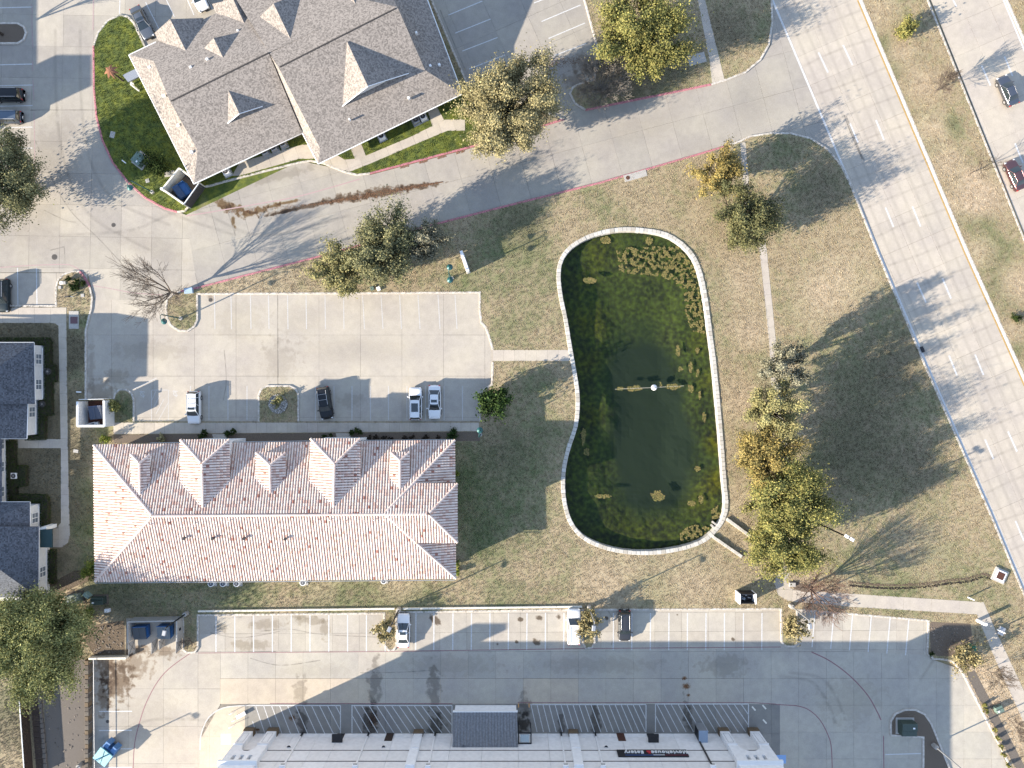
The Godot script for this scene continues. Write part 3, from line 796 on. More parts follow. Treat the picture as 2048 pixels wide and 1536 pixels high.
	slabs(th, px(stalls), X2(396, 1230), -0.3, 3.95, 2.8, [M.slab[0], M.slab[1], M.slab[3], M.grey_slab[2]], lawns)
	slabs(th, px([180, 1312, 252, 1312, 252, 1232, 396, 1228, 396, 1303, 440, 1303, 440, 1410, 400, 1480, 400, 1690, 180, 1690]), X2(396, 1303), 0, 5.1, 5.5, M.slab, lawns)
	slabs(th, px([440, 1303, 1560, 1297, 1860, 1310, 1860, 1317, 1925, 1340, 2090, 1690, 1560, 1690, 1560, 1410, 1500, 1408, 1500, 1357, 440, 1357]), X2(606, 1303), 0, 4.05, 3.95, M.grey_slab, lawns)
	slabs(th, px([440, 1357, 740, 1357, 740, 1408, 440, 1408]), X2(606, 1357), 0, 4.05, 3.75, M.tan_slab, lawns)
	slabs(th, px([740, 1357, 880, 1357, 880, 1408, 740, 1408]), X2(606, 1357), 0, 4.05, 3.75, M.grey_slab, lawns)
	slabs(th, px([880, 1357, 1320, 1357, 1320, 1408, 880, 1408]), X2(606, 1357), 0, 4.05, 3.75, [M.tan_slab[1], M.grey_slab[2], M.grey_slab[4]], lawns)
	slabs(th, px([1320, 1357, 1500, 1357, 1500, 1408, 1320, 1408]), X2(606, 1357), 0, 4.05, 3.75, M.grey_slab, lawns)
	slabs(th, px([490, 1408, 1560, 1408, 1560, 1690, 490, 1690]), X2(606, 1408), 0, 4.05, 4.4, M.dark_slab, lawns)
	slabs(th, px([400, 1480, 405, 1450, 425, 1425, 455, 1412, 490, 1410, 490, 1690, 400, 1690]), X2(490, 1410), 0, 5.2, 4.6, M.tan_slab, lawns)
	for i in 11:
		var u := 432.0 + 37.6 * i
		if i < 10: line(th, [u, 1230, u, 1304], 0.15, M.white_paint)
	for u: float in [832, 868, 906, 943, 980, 1017, 1054, 1091, 1128, 1227, 1264, 1301, 1338, 1375, 1412, 1449, 1487, 1524]:
		line(th, [u, 1226, u - 0.5, 1300], 0.15, M.white_paint)
	for k in 6: line(th, [1630 + 37.6 * k, 1224 + 2.5 * k, 1624 + 37.4 * k, 1294 + 3.2 * k], 0.15, M.white_paint)
	line(th, [396, 1306, 770, 1303, 1165, 1297, 1562, 1294], 0.10, M.red_paint)
	curve_line(th, [1623, 1304, 1660, 1322, 1700, 1352, 1735, 1390, 1755, 1425, 1762, 1440], 0.16, M.red_paint)
	line(th, [1767, 1472, 1768, 1560], 0.13, M.red_paint)
	line(th, [1770, 1509, 1842, 1507], 0.14, M.white_paint)
	line(th, [1552, 1409, 1590, 1411], 0.12, M.red_paint)
	curve_line(th, [1590, 1411, 1615, 1418, 1640, 1440, 1658, 1475, 1663, 1500, 1665, 1560], 0.13, M.red_paint)
	line(th, [540, 1407, 905, 1407], 0.10, M.red_paint)
	line(th, [1035, 1405, 1500, 1405, 1552, 1408], 0.10, M.red_paint)
	curve_line(th, [505, 1411, 470, 1412, 440, 1418, 415, 1438, 402, 1470, 400, 1500], 0.16, M.worn_paint)
	curve_line(th, [390, 1300, 330, 1345, 295, 1400, 275, 1460, 268, 1500, 266, 1560], 0.13, M.red_paint)
	for v: float in [1423, 1461, 1498, 1535]: line(th, [198, v, 264, v - 0.5], 0.14, M.white_paint)
	# hatched fire lane along the theatre wall
	hatch(th, 505, 681, 1411, 1468, 16)
	hatch(th, 703, 904, 1411, 1466, 15, 704)
	hatch(th, 1060, 1292, 1409, 1464, 12, 0)
	hatch(th, 1310, 1497, 1408, 1464, 14, 1311)
	var g := G.new(); g.flat(pxh([442, 1468, 462, 1468, 462, 1489, 442, 1489], 0.0), 0.006)
	part("painted_square", g, M.white_paint, th)
	g = G.new(); g.flat(px([1553, 1510, 1572, 1510, 1572, 1527, 1553, 1527]), 0.006)
	part("painted_square", g, M.blue_paint, th)
	for s: Array in [[1504, 1413, 1511, 1421], [1525, 1410, 1532, 1418], [1526, 1439, 1533, 1447]]: line(th, s, 0.22, M.cream)
	# --- walks ---
	walk([985, 700, 1145, 700, 1145, 722, 985, 722], X2(985, 700), 0, 1.62, 1.62, 0.14)
	walk([1516, 482, 1531, 482, 1557, 740, 1560, 790, 1575, 900, 1590, 1010, 1594, 1120, 1575, 1140, 1562, 1140, 1580, 1120, 1574, 1010, 1559, 900, 1543, 790, 1538, 690], X2(1516, 482), 83.5, 1.6, 1.25, 0.14)
	walk([1480, 286, 1490, 282, 1494, 330, 1500, 400, 1531, 482, 1516, 482, 1487, 400], X2(1482, 286), 80, 1.6, 1.25, 0.14)
	walk([1389, -30, 1402, -30, 1448, 158, 1450, 162, 1424, 168, 1418, 120], X2(1389, 0), 76, 1.7, 2.2, 0.14)
	walk([1547, 1165, 1553, 1150, 1568, 1143, 1578, 1146, 1572, 1160, 1580, 1176, 1610, 1184, 1640, 1183, 1966, 1204, 1990, 1260, 2030, 1345, 2060, 1410, 2060, 1475, 1990, 1320, 1952, 1228, 1800, 1219, 1700, 1213, 1600, 1204, 1575, 1201, 1556, 1190], X2(1640, 1183), 3.6, 4.1, 4.0, 0.14)
	walk([228, 845, 958, 845, 958, 862, 228, 868], X2(228, 845), 0, 1.5, 2.2, 0.15)
	walk([425, 868, 455, 868, 452, 885, 430, 885], X2(425, 868), 0, 2.5, 2.5, 0.145)
	walk([672, 866, 702, 866, 700, 884, 676, 884], X2(672, 866), 0, 2.6, 2.5, 0.145)
	walk([-60, 615, 134, 615, 134, 652, 118, 652, 112, 647, 100, 646, -60, 646], X2(134, 615), 0, 2.35, 2.3, 0.15)
	walk([118, 652, 134, 652, 137, 900, 140, 1040, 141, 1070, 137, 1085, 125, 1094, 105, 1094, 105, 1056, 116, 1053, 123, 1045, 123, 900], X2(118, 652), 90, 1.65, 3.0, 0.15)
	walk([37, 878, 123, 878, 123, 896, 38, 896], X2(123, 878), 0, 1.65, 1.7, 0.15)
	walk([465, 352, 480, 325, 605, 290, 640, 290, 690, 320, 720, 317, 820, 275, 860, 255, 890, 240, 930, 240, 930, 262, 895, 262, 840, 285, 740, 328, 700, 344, 660, 334, 630, 318, 600, 318, 480, 352], X2(480, 325), -20, 2.1, 3.2, 0.14)
	walk([700, 295, 722, 286, 732, 312, 712, 322], X2(700, 295), -22, 2.0, 3.0, 0.145)
	walk([856, 225, 874, 214, 888, 240, 866, 256], X2(856, 225), -22, 2.0, 3.0, 0.145)

func walk(a: Array, at: Vector2, ang: float, cw: float, ch: float, y: float) -> void:
	var w := place("sidewalk")
	var p := px(a)
	var g := G.new(); g.flat(p, y - 0.012)
	part("joint_bed", g, M.joint, w)
	slabs(w, p, at, ang, cw, ch, M.walk, [], y, "paving_slab", 0.012, 0.03)
	keep_out.append(p)

func hatch(node: Node3D, u0: float, u1: float, v0: float, v1: float, dx: float, left := 0.0) -> void:
	line(node, [u0, v0, u1, v0], 0.15, M.white_paint)
	line(node, [u1, v0, u1, v1], 0.13, M.white_paint)
	if left > 0: line(node, [left, v0, left, v1], 0.13, M.white_paint)
	var u := u0 - 10.0
	while u < u1:
		var k: float = clampf(0.32 + 0.5 * (u - 500.0) / 400.0, 0.32, 0.8) if u < 950 else clampf(0.22 + 0.5 * (u - 1060.0) / 440.0, 0.2, 0.75)
		var a := Vector2(u, v0); var b := Vector2(u + (v1 - v0) * k, v1)
		if b.x > u1: b = Vector2(u1, v0 + (u1 - u) / k)
		if a.x < u0: a = Vector2(u0, v0 + (u0 - u) / k)
		if b.y - a.y > 6.0: line(node, [a.x, a.y, b.x, b.y], 0.11, M.white_paint)
		u += dx

func access_mark(node: Node3D, u: float, v: float, m: Material) -> void:
	# wheelchair symbol: wheel ring, back, arm and leg strokes
	var g := G.new()
	var c := X2(u, v)
	for i in 14:
		var a := TAU * (i / 18.0) + 0.6; var b := TAU * ((i + 1) / 18.0) + 0.6
		var p := Vector2(cos(a), sin(a)); var q := Vector2(cos(b), sin(b))
		g.flat(PackedVector2Array([c + p * 0.30, c + q * 0.30, c + q * 0.40, c + p * 0.40]), 0.005)
	for s: Array in [[-0.35, -0.35, 0.0, -0.1], [0.0, -0.1, 0.05, 0.55], [-0.5, -0.3, -0.2, -0.45]]:
		var p := c + Vector2(s[0], s[1]); var q := c + Vector2(s[2], s[3])
		var d := (q - p).normalized(); var n := Vector2(-d.y, d.x) * 0.05
		g.flat(PackedVector2Array([p - n, q - n, q + n, p + n]), 0.006)
	part("painted_symbol", g, m, node)

func build_pond() -> void:
	var edge := pond_edge()
	var n := edge.size()
	# coping wall of pale limestone blocks
	var w := thing("pond_wall", "low curving wall of pale limestone blocks around the green pond", "wall")
	var variants: Array = []
	for k in 5:
		var g := G.new()
		g.cbox(Vector3.ZERO, Vector3(1.0, 1.25, R(0.56, 0.70)), R(0.03, 0.06))
		variants.append(g.mesh())
	for i in n:
		if i % 1 != 0: continue
		var a := edge[i]; var b := edge[(i + 1) % n]
		var d := b - a
		var o := MeshInstance3D.new()
		o.name = "stone"; o.mesh = variants[rng.randi() % 5]; o.material_override = M.limestone[rng.randi() % 3 if rng.randf() < 0.9 else 3]
		w.add_child(o, true)
		var m := (a + b) * 0.5
		o.position = Vector3(m.x, -0.37 + R(-0.015, 0.03), m.y)
		o.rotation.y = -d.angle() + R(-0.05, 0.05)
		o.scale = Vector3(d.length() * 0.965, 1, 1)
	# two spillway walls leaving the pond to the south-east
	for s: Array in [[1452, 1037, 1500, 1072, "north"], [1424, 1072, 1482, 1112, "south"]]:
		var t := thing("spillway_wall", "low stone wall leaving the pond outlet, %s" % ("nearer the tree row" if s[4] == "north" else "farther from the tree row, with a free end"), "wall")
		var p0 := X2(s[0], s[1]); var p1 := X2(s[2], s[3])
		var ln := p0.distance_to(p1); var k := int(ln / 0.6)
		for i in k:
			var m := p0.lerp(p1, (i + 0.5) / k)
			var o := MeshInstance3D.new()
			o.name = "stone"; o.mesh = variants[rng.randi() % 5]; o.material_override = M.limestone[rng.randi() % 3]
			t.add_child(o, true)
			o.position = Vector3(m.x, -0.14 + R(-0.02, 0.02), m.y)
			o.rotation.y = -(p1 - p0).angle() + R(-0.04, 0.04)
			o.scale = Vector3(ln / k * 0.97, 1, 0.72)
	var ow := G.new()
	for s: Array in [[1428, 1046, 1437, 1052], [1425, 1052, 1434, 1060]]:
		var a := X2(s[0], s[1]); var b := X2(s[2], s[3])
		ow.cbox(Vector3((a.x + b.x) / 2, -0.35, (a.y + b.y) / 2), Vector3(1.1, 0.9, 0.28), 0.03, Basis(Vector3.UP, -(b - a).angle()))
	one("outlet_weir", ow, M.concrete, "small concrete weir at the pond outlet inside the stone wall", "weir")
	# bed: a shelf along the wall that falls to silt in the middle
	var lo := X2(1108, 448); var hi := X2(1462, 1116)
	var st := 0.6
	var nx := int((hi.x - lo.x) / st) + 1; var ny := int((hi.y - lo.y) / st) + 1
	var hs := PackedFloat32Array(); hs.resize(nx * ny)
	var f := FastNoiseLite.new(); f.seed = 4; f.frequency = 0.12
	for j in ny:
		for i in nx:
			var p := lo + Vector2(i, j) * st
			var d := 1e9
			for k in range(0, n, 2):
				d = minf(d, p.distance_squared_to(edge[k]))
			d = sqrt(d)
			if not Geometry2D.is_point_in_polygon(p, edge): d = -d
			hs[j * nx + i] = -0.86 - 1.1 * smoothstep(1.5, 8.5, d + f.get_noise_2d(p.x, p.y) * 2.0) + f.get_noise_2d(p.x * 3.0, p.y * 3.0) * 0.05 if d > -0.2 else -0.86
	var g := G.new()
	for j in ny - 1:
		for i in nx - 1:
			var c := lo + Vector2(i + 0.5, j + 0.5) * st
			var q: Array = []
			for e: Vector2i in [Vector2i(0, 0), Vector2i(1, 0), Vector2i(1, 1), Vector2i(0, 1)]:
				q.append(Vector3(lo.x + (i + e.x) * st, hs[(j + e.y) * nx + i + e.x], lo.y + (j + e.y) * st))
			g.quad(q[0], q[1], q[2], q[3], Vector3.UP)
	struct("pond_bed", g, world_mat(tex(pond_bed_image()), Color(1, 1, 1), 0.95))
	g = G.new(); g.flat(edge, -0.70)
	var wm := mat(lin(0.003, 0.011, 0.005), 0.04)
	wm.transparency = BaseMaterial3D.TRANSPARENCY_ALPHA
	wm.albedo_color.a = 0.3
	wm.metallic_specular = 0.2
	struct("pond_water", g, wm)
	# floating algae
	var f2 := FastNoiseLite.new(); f2.seed = 12; f2.frequency = 1.1; f2.fractal_octaves = 3
	g = G.new()
	var zone := px([1235, 500, 1250, 492, 1300, 492, 1350, 488, 1375, 500, 1392, 530, 1402, 590, 1411, 650, 1413, 668, 1385, 660, 1372, 620, 1370, 580, 1350, 560, 1300, 548, 1262, 546, 1240, 540])
	mat_cells(g, zone, f2, 0.02, 0.13)
	mat_cells(g, px([1360, 1072, 1378, 1055, 1400, 1050, 1425, 1058, 1410, 1074, 1385, 1084, 1366, 1086]), f2, 0.0, 0.13)
	mat_cells(g, px([1424, 1022, 1440, 1012, 1449, 1025, 1440, 1040, 1428, 1040]), f2, -0.1, 0.13)
	var al := one("floating_algae", g, M.vc, "broken olive algae mats floating at the pond edges", "algae")
	al.set_meta("kind", "stuff")
	var spots := [[1213, 478, 11, 7, "beside the notch in the north wall"], [1180, 560, 12, 7, ""], [1358, 702, 4, 11, ""], [1384, 732, 4, 12, ""], [1364, 738, 5, 5, ""], [1398, 745, 3, 9, ""], [1243, 777, 7, 4, ""], [1270, 777, 15, 6, "on the line west of the float"], [1348, 773, 14, 6, "on the line east of the float"], [1323, 768, 3, 5, ""], [1384, 777, 6, 8, ""], [1317, 994, 13, 11, "lying alone in the south of the pond"], [1205, 994, 16, 4, ""], [1398, 938, 6, 6, ""], [1411, 835, 4, 10, ""], [1405, 1000, 5, 8, ""], [1386, 1008, 8, 6, ""], [1168, 875, 5, 16, ""], [1174, 905, 6, 8, ""], [1402, 790, 3, 8, ""], [1398, 700, 4, 6, ""], [1300, 480, 6, 9, ""]]
	for s: Array in spots:
		g = G.new()
		var e: Array = []
		for k in 16:
			var an := TAU * k / 16.0; var q := R(0.75, 1.25)
			e.append(s[0] + cos(an) * s[2] * q); e.append(s[1] + sin(an) * s[3] * q)
		mat_cells(g, px(e), f2, -0.75, 0.14)
		if g.v.is_empty(): continue
		one("algae_patch", g, M.vc, "ragged olive algae patch floating in open water" if s[4] == "" else "ragged olive algae patch %s" % s[4], "algae", "loose algae patches on the pond" if s[4] == "" else "")
	var t := thing("fountain_float", "round white fountain float moored in the middle of the pond", "fountain", X(1310, 775) + Vector3(0, -0.7, 0))
	g = G.new()
	var rows: Array = []
	for r: Vector2 in [Vector2(0.02, 0.30), Vector2(0.30, 0.27), Vector2(0.42, 0.16), Vector2(0.44, 0.02), Vector2(0.38, -0.08)]:
		var l := PackedVector3Array()
		for k in 16: l.append(Vector3(cos(TAU * k / 16) * r.x, r.y, sin(TAU * k / 16) * r.x))
		rows.append(l)
	g.loft(rows, true)
	part("float", g, M.white, t)
	g = G.new()
	for k in 3: g.tube(Vector3(R(-0.1, 0.1), 0.25, R(-0.1, 0.1)), Vector3(cos(k * 2.1) * 0.3, 0.3, sin(k * 2.1) * 0.3), 0.05, 0.05, 6)
	part("nozzle", g, M.dark_metal, t)
	g = G.new(); g.tube(Vector3(-5.8, 0.0, 0.25), Vector3(0, 0.02, 0), 0.02, 0.02, 4); g.tube(Vector3(4.4, 0.0, -0.25), Vector3(0, 0.02, 0), 0.02, 0.02, 4)
	part("mooring_line", g, M.cream, t)

func mat_cells(g: G, zone: PackedVector2Array, f: FastNoiseLite, th: float, cell: float) -> void:
	var lo := Vector2(1e9, 1e9); var hi := -lo
	for p in zone: lo = lo.min(p); hi = hi.max(p)
	var y := lo.y
	while y < hi.y:
		var x := lo.x
		while x < hi.x:
			var p := Vector2(x, y) + Vector2(R(-0.3, 0.3), R(-0.3, 0.3)) * cell
			if f.get_noise_2d(p.x, p.y) > th and Geometry2D.is_point_in_polygon(p, zone):
				var k := R(0.7, 1.25)
				g.col = Color(0.155 * k, 0.125 * k, 0.04 * k) if rng.randf() < 0.7 else Color(0.075 * k, 0.08 * k, 0.02 * k)
				var r := cell * R(0.55, 0.95); var a := R(0, TAU); var tp := -0.69 + R(0.01, 0.05)
				var q := PackedVector2Array()
				for i in 5: q.append(p + Vector2(cos(a + TAU * i / 5), sin(a + TAU * i / 5)) * r * R(0.8, 1.1))
				var cc := Vector3(p.x, tp, p.y)
				for i in 5:
					var m := q[i]; var o := q[(i + 1) % 5]
					g.tri(cc, Vector3(m.x, -0.695, m.y), Vector3(o.x, -0.695, o.y), Vector3.UP)
			x += cell
		y += cell
	g.col = Color(1, 1, 1)

func pond_bed_image() -> Image:
	# algae and silt of the pond floor, laid out like the photograph; only the pond part of the world map is filled
	var w := 1024; var h := 768
	var a := noise_img(w, h, 0.02, 51, 4, 0.6).get_data()
	var b := noise_img(w, h, 0.16, 52, 3, 0.6).get_data()
	var silt := blobs(w, h, [[1300, 860, 110, 1.0], [1300, 960, 110, 0.9], [1300, 760, 100, 0.9], [1260, 740, 80, 0.5], [1280, 690, 90, 0.3], [1320, 900, 120, 0.8], [1290, 810, 90, 0.6]])
	var gold := blobs(w, h, [[1180, 640, 60, 0.8], [1160, 560, 50, 0.6], [1430, 880, 40, 1.0], [1430, 960, 40, 1.0], [1200, 500, 60, 0.5], [1180, 720, 50, 0.7], [1180, 830, 40, 0.8], [1400, 1000, 60, 0.5], [1300, 1060, 90, 0.45], [1220, 1050, 60, 0.5], [1420, 760, 40, 0.6], [1400, 680, 40, 0.5]])
	var o := PackedByteArray(); o.resize(w * h * 3)
	for i in w * h:
		var na := a[i] / 255.0 - 0.5; var nb := b[i] / 255.0 - 0.5
		var s := clampf(silt[i] / 255.0 * 1.6 + na * 0.9, 0, 1)
		var q := clampf(gold[i] / 255.0 + na * 0.7, 0, 1)
		var r0 := lerpf(56.0, 84.0, q); var g0 := lerpf(68.0, 84.0, q); var b0 := lerpf(20.0, 6.0, q)
		var k := 1.0 + nb * 1.3 + na * 0.6
		r0 *= k; g0 *= k; b0 *= k
		r0 = lerpf(r0, 26.0, s); g0 = lerpf(g0, 42.0, s); b0 = lerpf(b0, 24.0, s)
		o[i * 3] = int(clampf(r0, 0, 255)); o[i * 3 + 1] = int(clampf(g0, 0, 255)); o[i * 3 + 2] = int(clampf(b0, 0, 255))
	return Image.create_from_data(w, h, false, Image.FORMAT_RGB8, o)

# ---------- roofs ----------
func pts(a: Array) -> Array:
	var o: Array = []
	for i in range(0, a.size(), 3): o.append(X(a[i], a[i + 1], a[i + 2]))
	return o
# a plain roof plane with shingle UVs; thick enough to show an edge
func roof_plane(a: Array, m: Material, parent: Node3D, called := "roof_slope", label := "") -> MeshInstance3D:
	var p := pts(a)
	var nn := Vector3.ZERO
	for i in p.size(): nn += (p[i] as Vector3).cross(p[(i + 1) % p.size()])
	nn = nn.normalized()
	if nn.y < 0: nn = -nn
	var e := Vector3.UP.cross(nn)
	e = e.normalized() if e.length() > 0.01 else Vector3.RIGHT
	var s := nn.cross(e)
	var q := PackedVector2Array()
	for v: Vector3 in p: q.append(Vector2(v.dot(e), v.dot(s)))
	var g := G.new()
	var ix := Geometry2D.triangulate_polygon(q)
	for k in range(0, ix.size(), 3):
		var st := g.v.size()
		g.tri(p[ix[k]], p[ix[k + 1]], p[ix[k + 2]], nn)
		for z in range(st, g.v.size()):
			g.t[z] = Vector2(g.v[z].dot(e), -g.v[z].dot(s)) / 9.0
		g.tri(p[ix[k]] - nn * 0.12, p[ix[k + 1]] - nn * 0.12, p[ix[k + 2]] - nn * 0.12, -nn)
	for i in p.size():
		var a0: Vector3 = p[i]; var a1: Vector3 = p[(i + 1) % p.size()]
		g.quad(a0, a1, a1 - nn * 0.12, a0 - nn * 0.12)
	return part(called, g, m, parent, label)

func tile_col() -> Color:
	var k := R(0.9, 1.06)
	var t := rng.randf()
	if t < 0.68: return Color(0.67 * k, 0.555 * k, 0.475 * k)
	if t < 0.92: return Color(0.60 * k, 0.44 * k, 0.365 * k)
	if t < 0.985: return Color(0.50 * k, 0.33 * k, 0.265 * k)
	return Color(0.30 * k, 0.13 * k, 0.095 * k)
func pan_col() -> Color:
	var k := R(0.75, 1.15)
	var t := rng.randf()
	if t < 0.5: return Color(0.46 * k, 0.28 * k, 0.21 * k)
	if t < 0.85: return Color(0.50 * k, 0.36 * k, 0.29 * k)
	return Color(0.32 * k, 0.16 * k, 0.11 * k)

# barrel tiles in courses over one slope: pans below, rounded covers above, each tile with its own fired colour
func tile_slope(a: Array, parent: Node3D) -> void:
	var p: Array = pts(a)
	var nn := Vector3.ZERO
	for i in p.size(): nn += (p[i] as Vector3).cross(p[(i + 1) % p.size()])
	nn = nn.normalized()
	if nn.y < 0: nn = -nn
	var e := Vector3.UP.cross(nn).normalized()
	var s := nn.cross(e)
	if s.y < 0: s = -s; e = -e
	var org: Vector3 = p[0]
	var q := PackedVector2Array()
	var lo := Vector2(1e9, 1e9); var hi := -lo
	for v: Vector3 in p:
		var t := Vector2((v - org).dot(e), (v - org).dot(s))
		q.append(t); lo = lo.min(t); hi = hi.max(t)
	var g := G.new(); var pg := G.new()
	var ix := Geometry2D.triangulate_polygon(q)
	for k in range(0, ix.size(), 3):
		pg.col = Color(0.2, 0.11, 0.08)
		pg.tri(p[ix[k]] - nn * 0.03, p[ix[k + 1]] - nn * 0.03, p[ix[k + 2]] - nn * 0.03, nn)
		pg.tri(p[ix[k]] - nn * 0.2, p[ix[k + 1]] - nn * 0.2, p[ix[k + 2]] - nn * 0.2, -nn)
	pg.col = Color(0.55, 0.5, 0.45)
	for i in p.size():
		var a0: Vector3 = p[i]; var a1: Vector3 = p[(i + 1) % p.size()]
		pg.quad(a0, a1, a1 - nn * 0.2, a0 - nn * 0.2)
	var w := 0.37; var l := 0.43
	for i in range(int(floor(lo.x / w)) - 1, int(ceil(hi.x / w)) + 1):
		var cx := (i + 0.5) * w + R(-0.01, 0.01)
		for j in range(0, int(ceil((hi.y - lo.y) / l)) + 1):
			var y0 := lo.y + j * l
			if not Geometry2D.is_point_in_polygon(Vector2(cx, y0 + l * 0.5), q): continue
			var yy := y0 + R(-0.012, 0.012)
			var b0 := org + e * cx + s * yy; var b1 := org + e * cx + s * (yy + l + 0.04)
			var lift0 := nn * 0.035; var lift1 := nn * 0.005
			pg.col = pan_col()
			pg.quad(b0 - e * w * 0.5 - nn * 0.005, b0 + e * w * 0.5 - nn * 0.005, b1 + e * w * 0.5 - nn * 0.02, b1 - e * w * 0.5 - nn * 0.02, nn)
			g.col = tile_col()
			var pr: Array = []
			for z in 5:
				var an := PI * z / 4.0
				pr.append([e * (-cos(an) * 0.125) + nn * (sin(an) * 0.085), (-e * cos(an) * 0.085 + nn * sin(an) * 0.125).normalized()])
			for z in 4:
				var u0: Vector3 = pr[z][0]; var u1: Vector3 = pr[z + 1][0]; var m0: Vector3 = pr[z][1]; var m1: Vector3 = pr[z + 1][1]
				var v0 := b0 + lift0 + u0; var v1 := b0 + lift0 + u1; var v2 := b1 + lift1 + u1; var v3 := b1 + lift1 + u0
				var o := (v2 - v0).cross(v1 - v0)
				if o.dot(m0 + m1) > 0:
					for t: Array in [[v0, m0], [v1, m1], [v2, m1], [v0, m0], [v2, m1], [v3, m0]]: g.vert(t[0], t[1], Vector2.ZERO)
				else:
					for t: Array in [[v0, m0], [v2, m1], [v1, m1], [v0, m0], [v3, m0], [v2, m1]]: g.vert(t[0], t[1], Vector2.ZERO)
			g.tri(b0 + lift0 + pr[0][0], b0 + lift0 + pr[2][0], b0 + lift0 + pr[4][0], -s)
	var sl := part("roof_slope", pg, M.tile, parent)
	var o := part("barrel_tiles", g, M.tile, sl)
	o.set_meta("kind", "stuff")

# half-round cap tiles along a ridge or hip
func ridge_caps(u0: float, v0: float, h0: float, u1: float, v1: float, h1: float, parent: Node3D) -> void:
	var a := X(u0, v0, h0); var b := X(u1, v1, h1)
	var d := (b - a).normalized()
	var e := d.cross(Vector3.UP).normalized(); var n := e.cross(d)
	var g := G.new()
	var l := 0.42; var k := int((b - a).length() / l)
	for i in k:
		g.col = tile_col().lerp(Color(0.62, 0.49, 0.41), 0.6)
		var c0 := a + d * (i * l); var c1 := a + d * ((i + 1) * l + 0.03)
		var rows: Array = []
		for c: Array in [[c0, 0.185], [c1, 0.165]]:
			var r := PackedVector3Array()
			for z in 6:
				var an := PI * z / 5.0
				r.append(c[0] + e * cos(an) * c[1] + n * (sin(an) * c[1] * 0.8 + 0.01))
			rows.append(r)
		g.loft(rows)
	var o := part("ridge_tiles", g, M.tile, parent)
	o.set_meta("kind", "stuff")

func wall_prism(called: String, a: Array, y0: float, y1: float, m: Material, parent: Node3D) -> MeshInstance3D:
	var g := G.new(); g.prism(px(a), y0, y1)
	return part(called, g, m, parent)
# a straight wall between two ground pixels
func wall_seg(called: String, p0: Vector3, p1: Vector3, th: float, y0: float, y1: float, m: Material, parent: Node3D) -> MeshInstance3D:
	var d := Vector2(p1.x - p0.x, p1.z - p0.z)
	var g := G.new()
	g.cbox(Vector3((p0.x + p1.x) / 2, (y0 + y1) / 2, (p0.z + p1.z) / 2), Vector3(d.length(), y1 - y0, th), 0.02, Basis(Vector3.UP, -d.angle()))
	return part(called, g, m, parent)

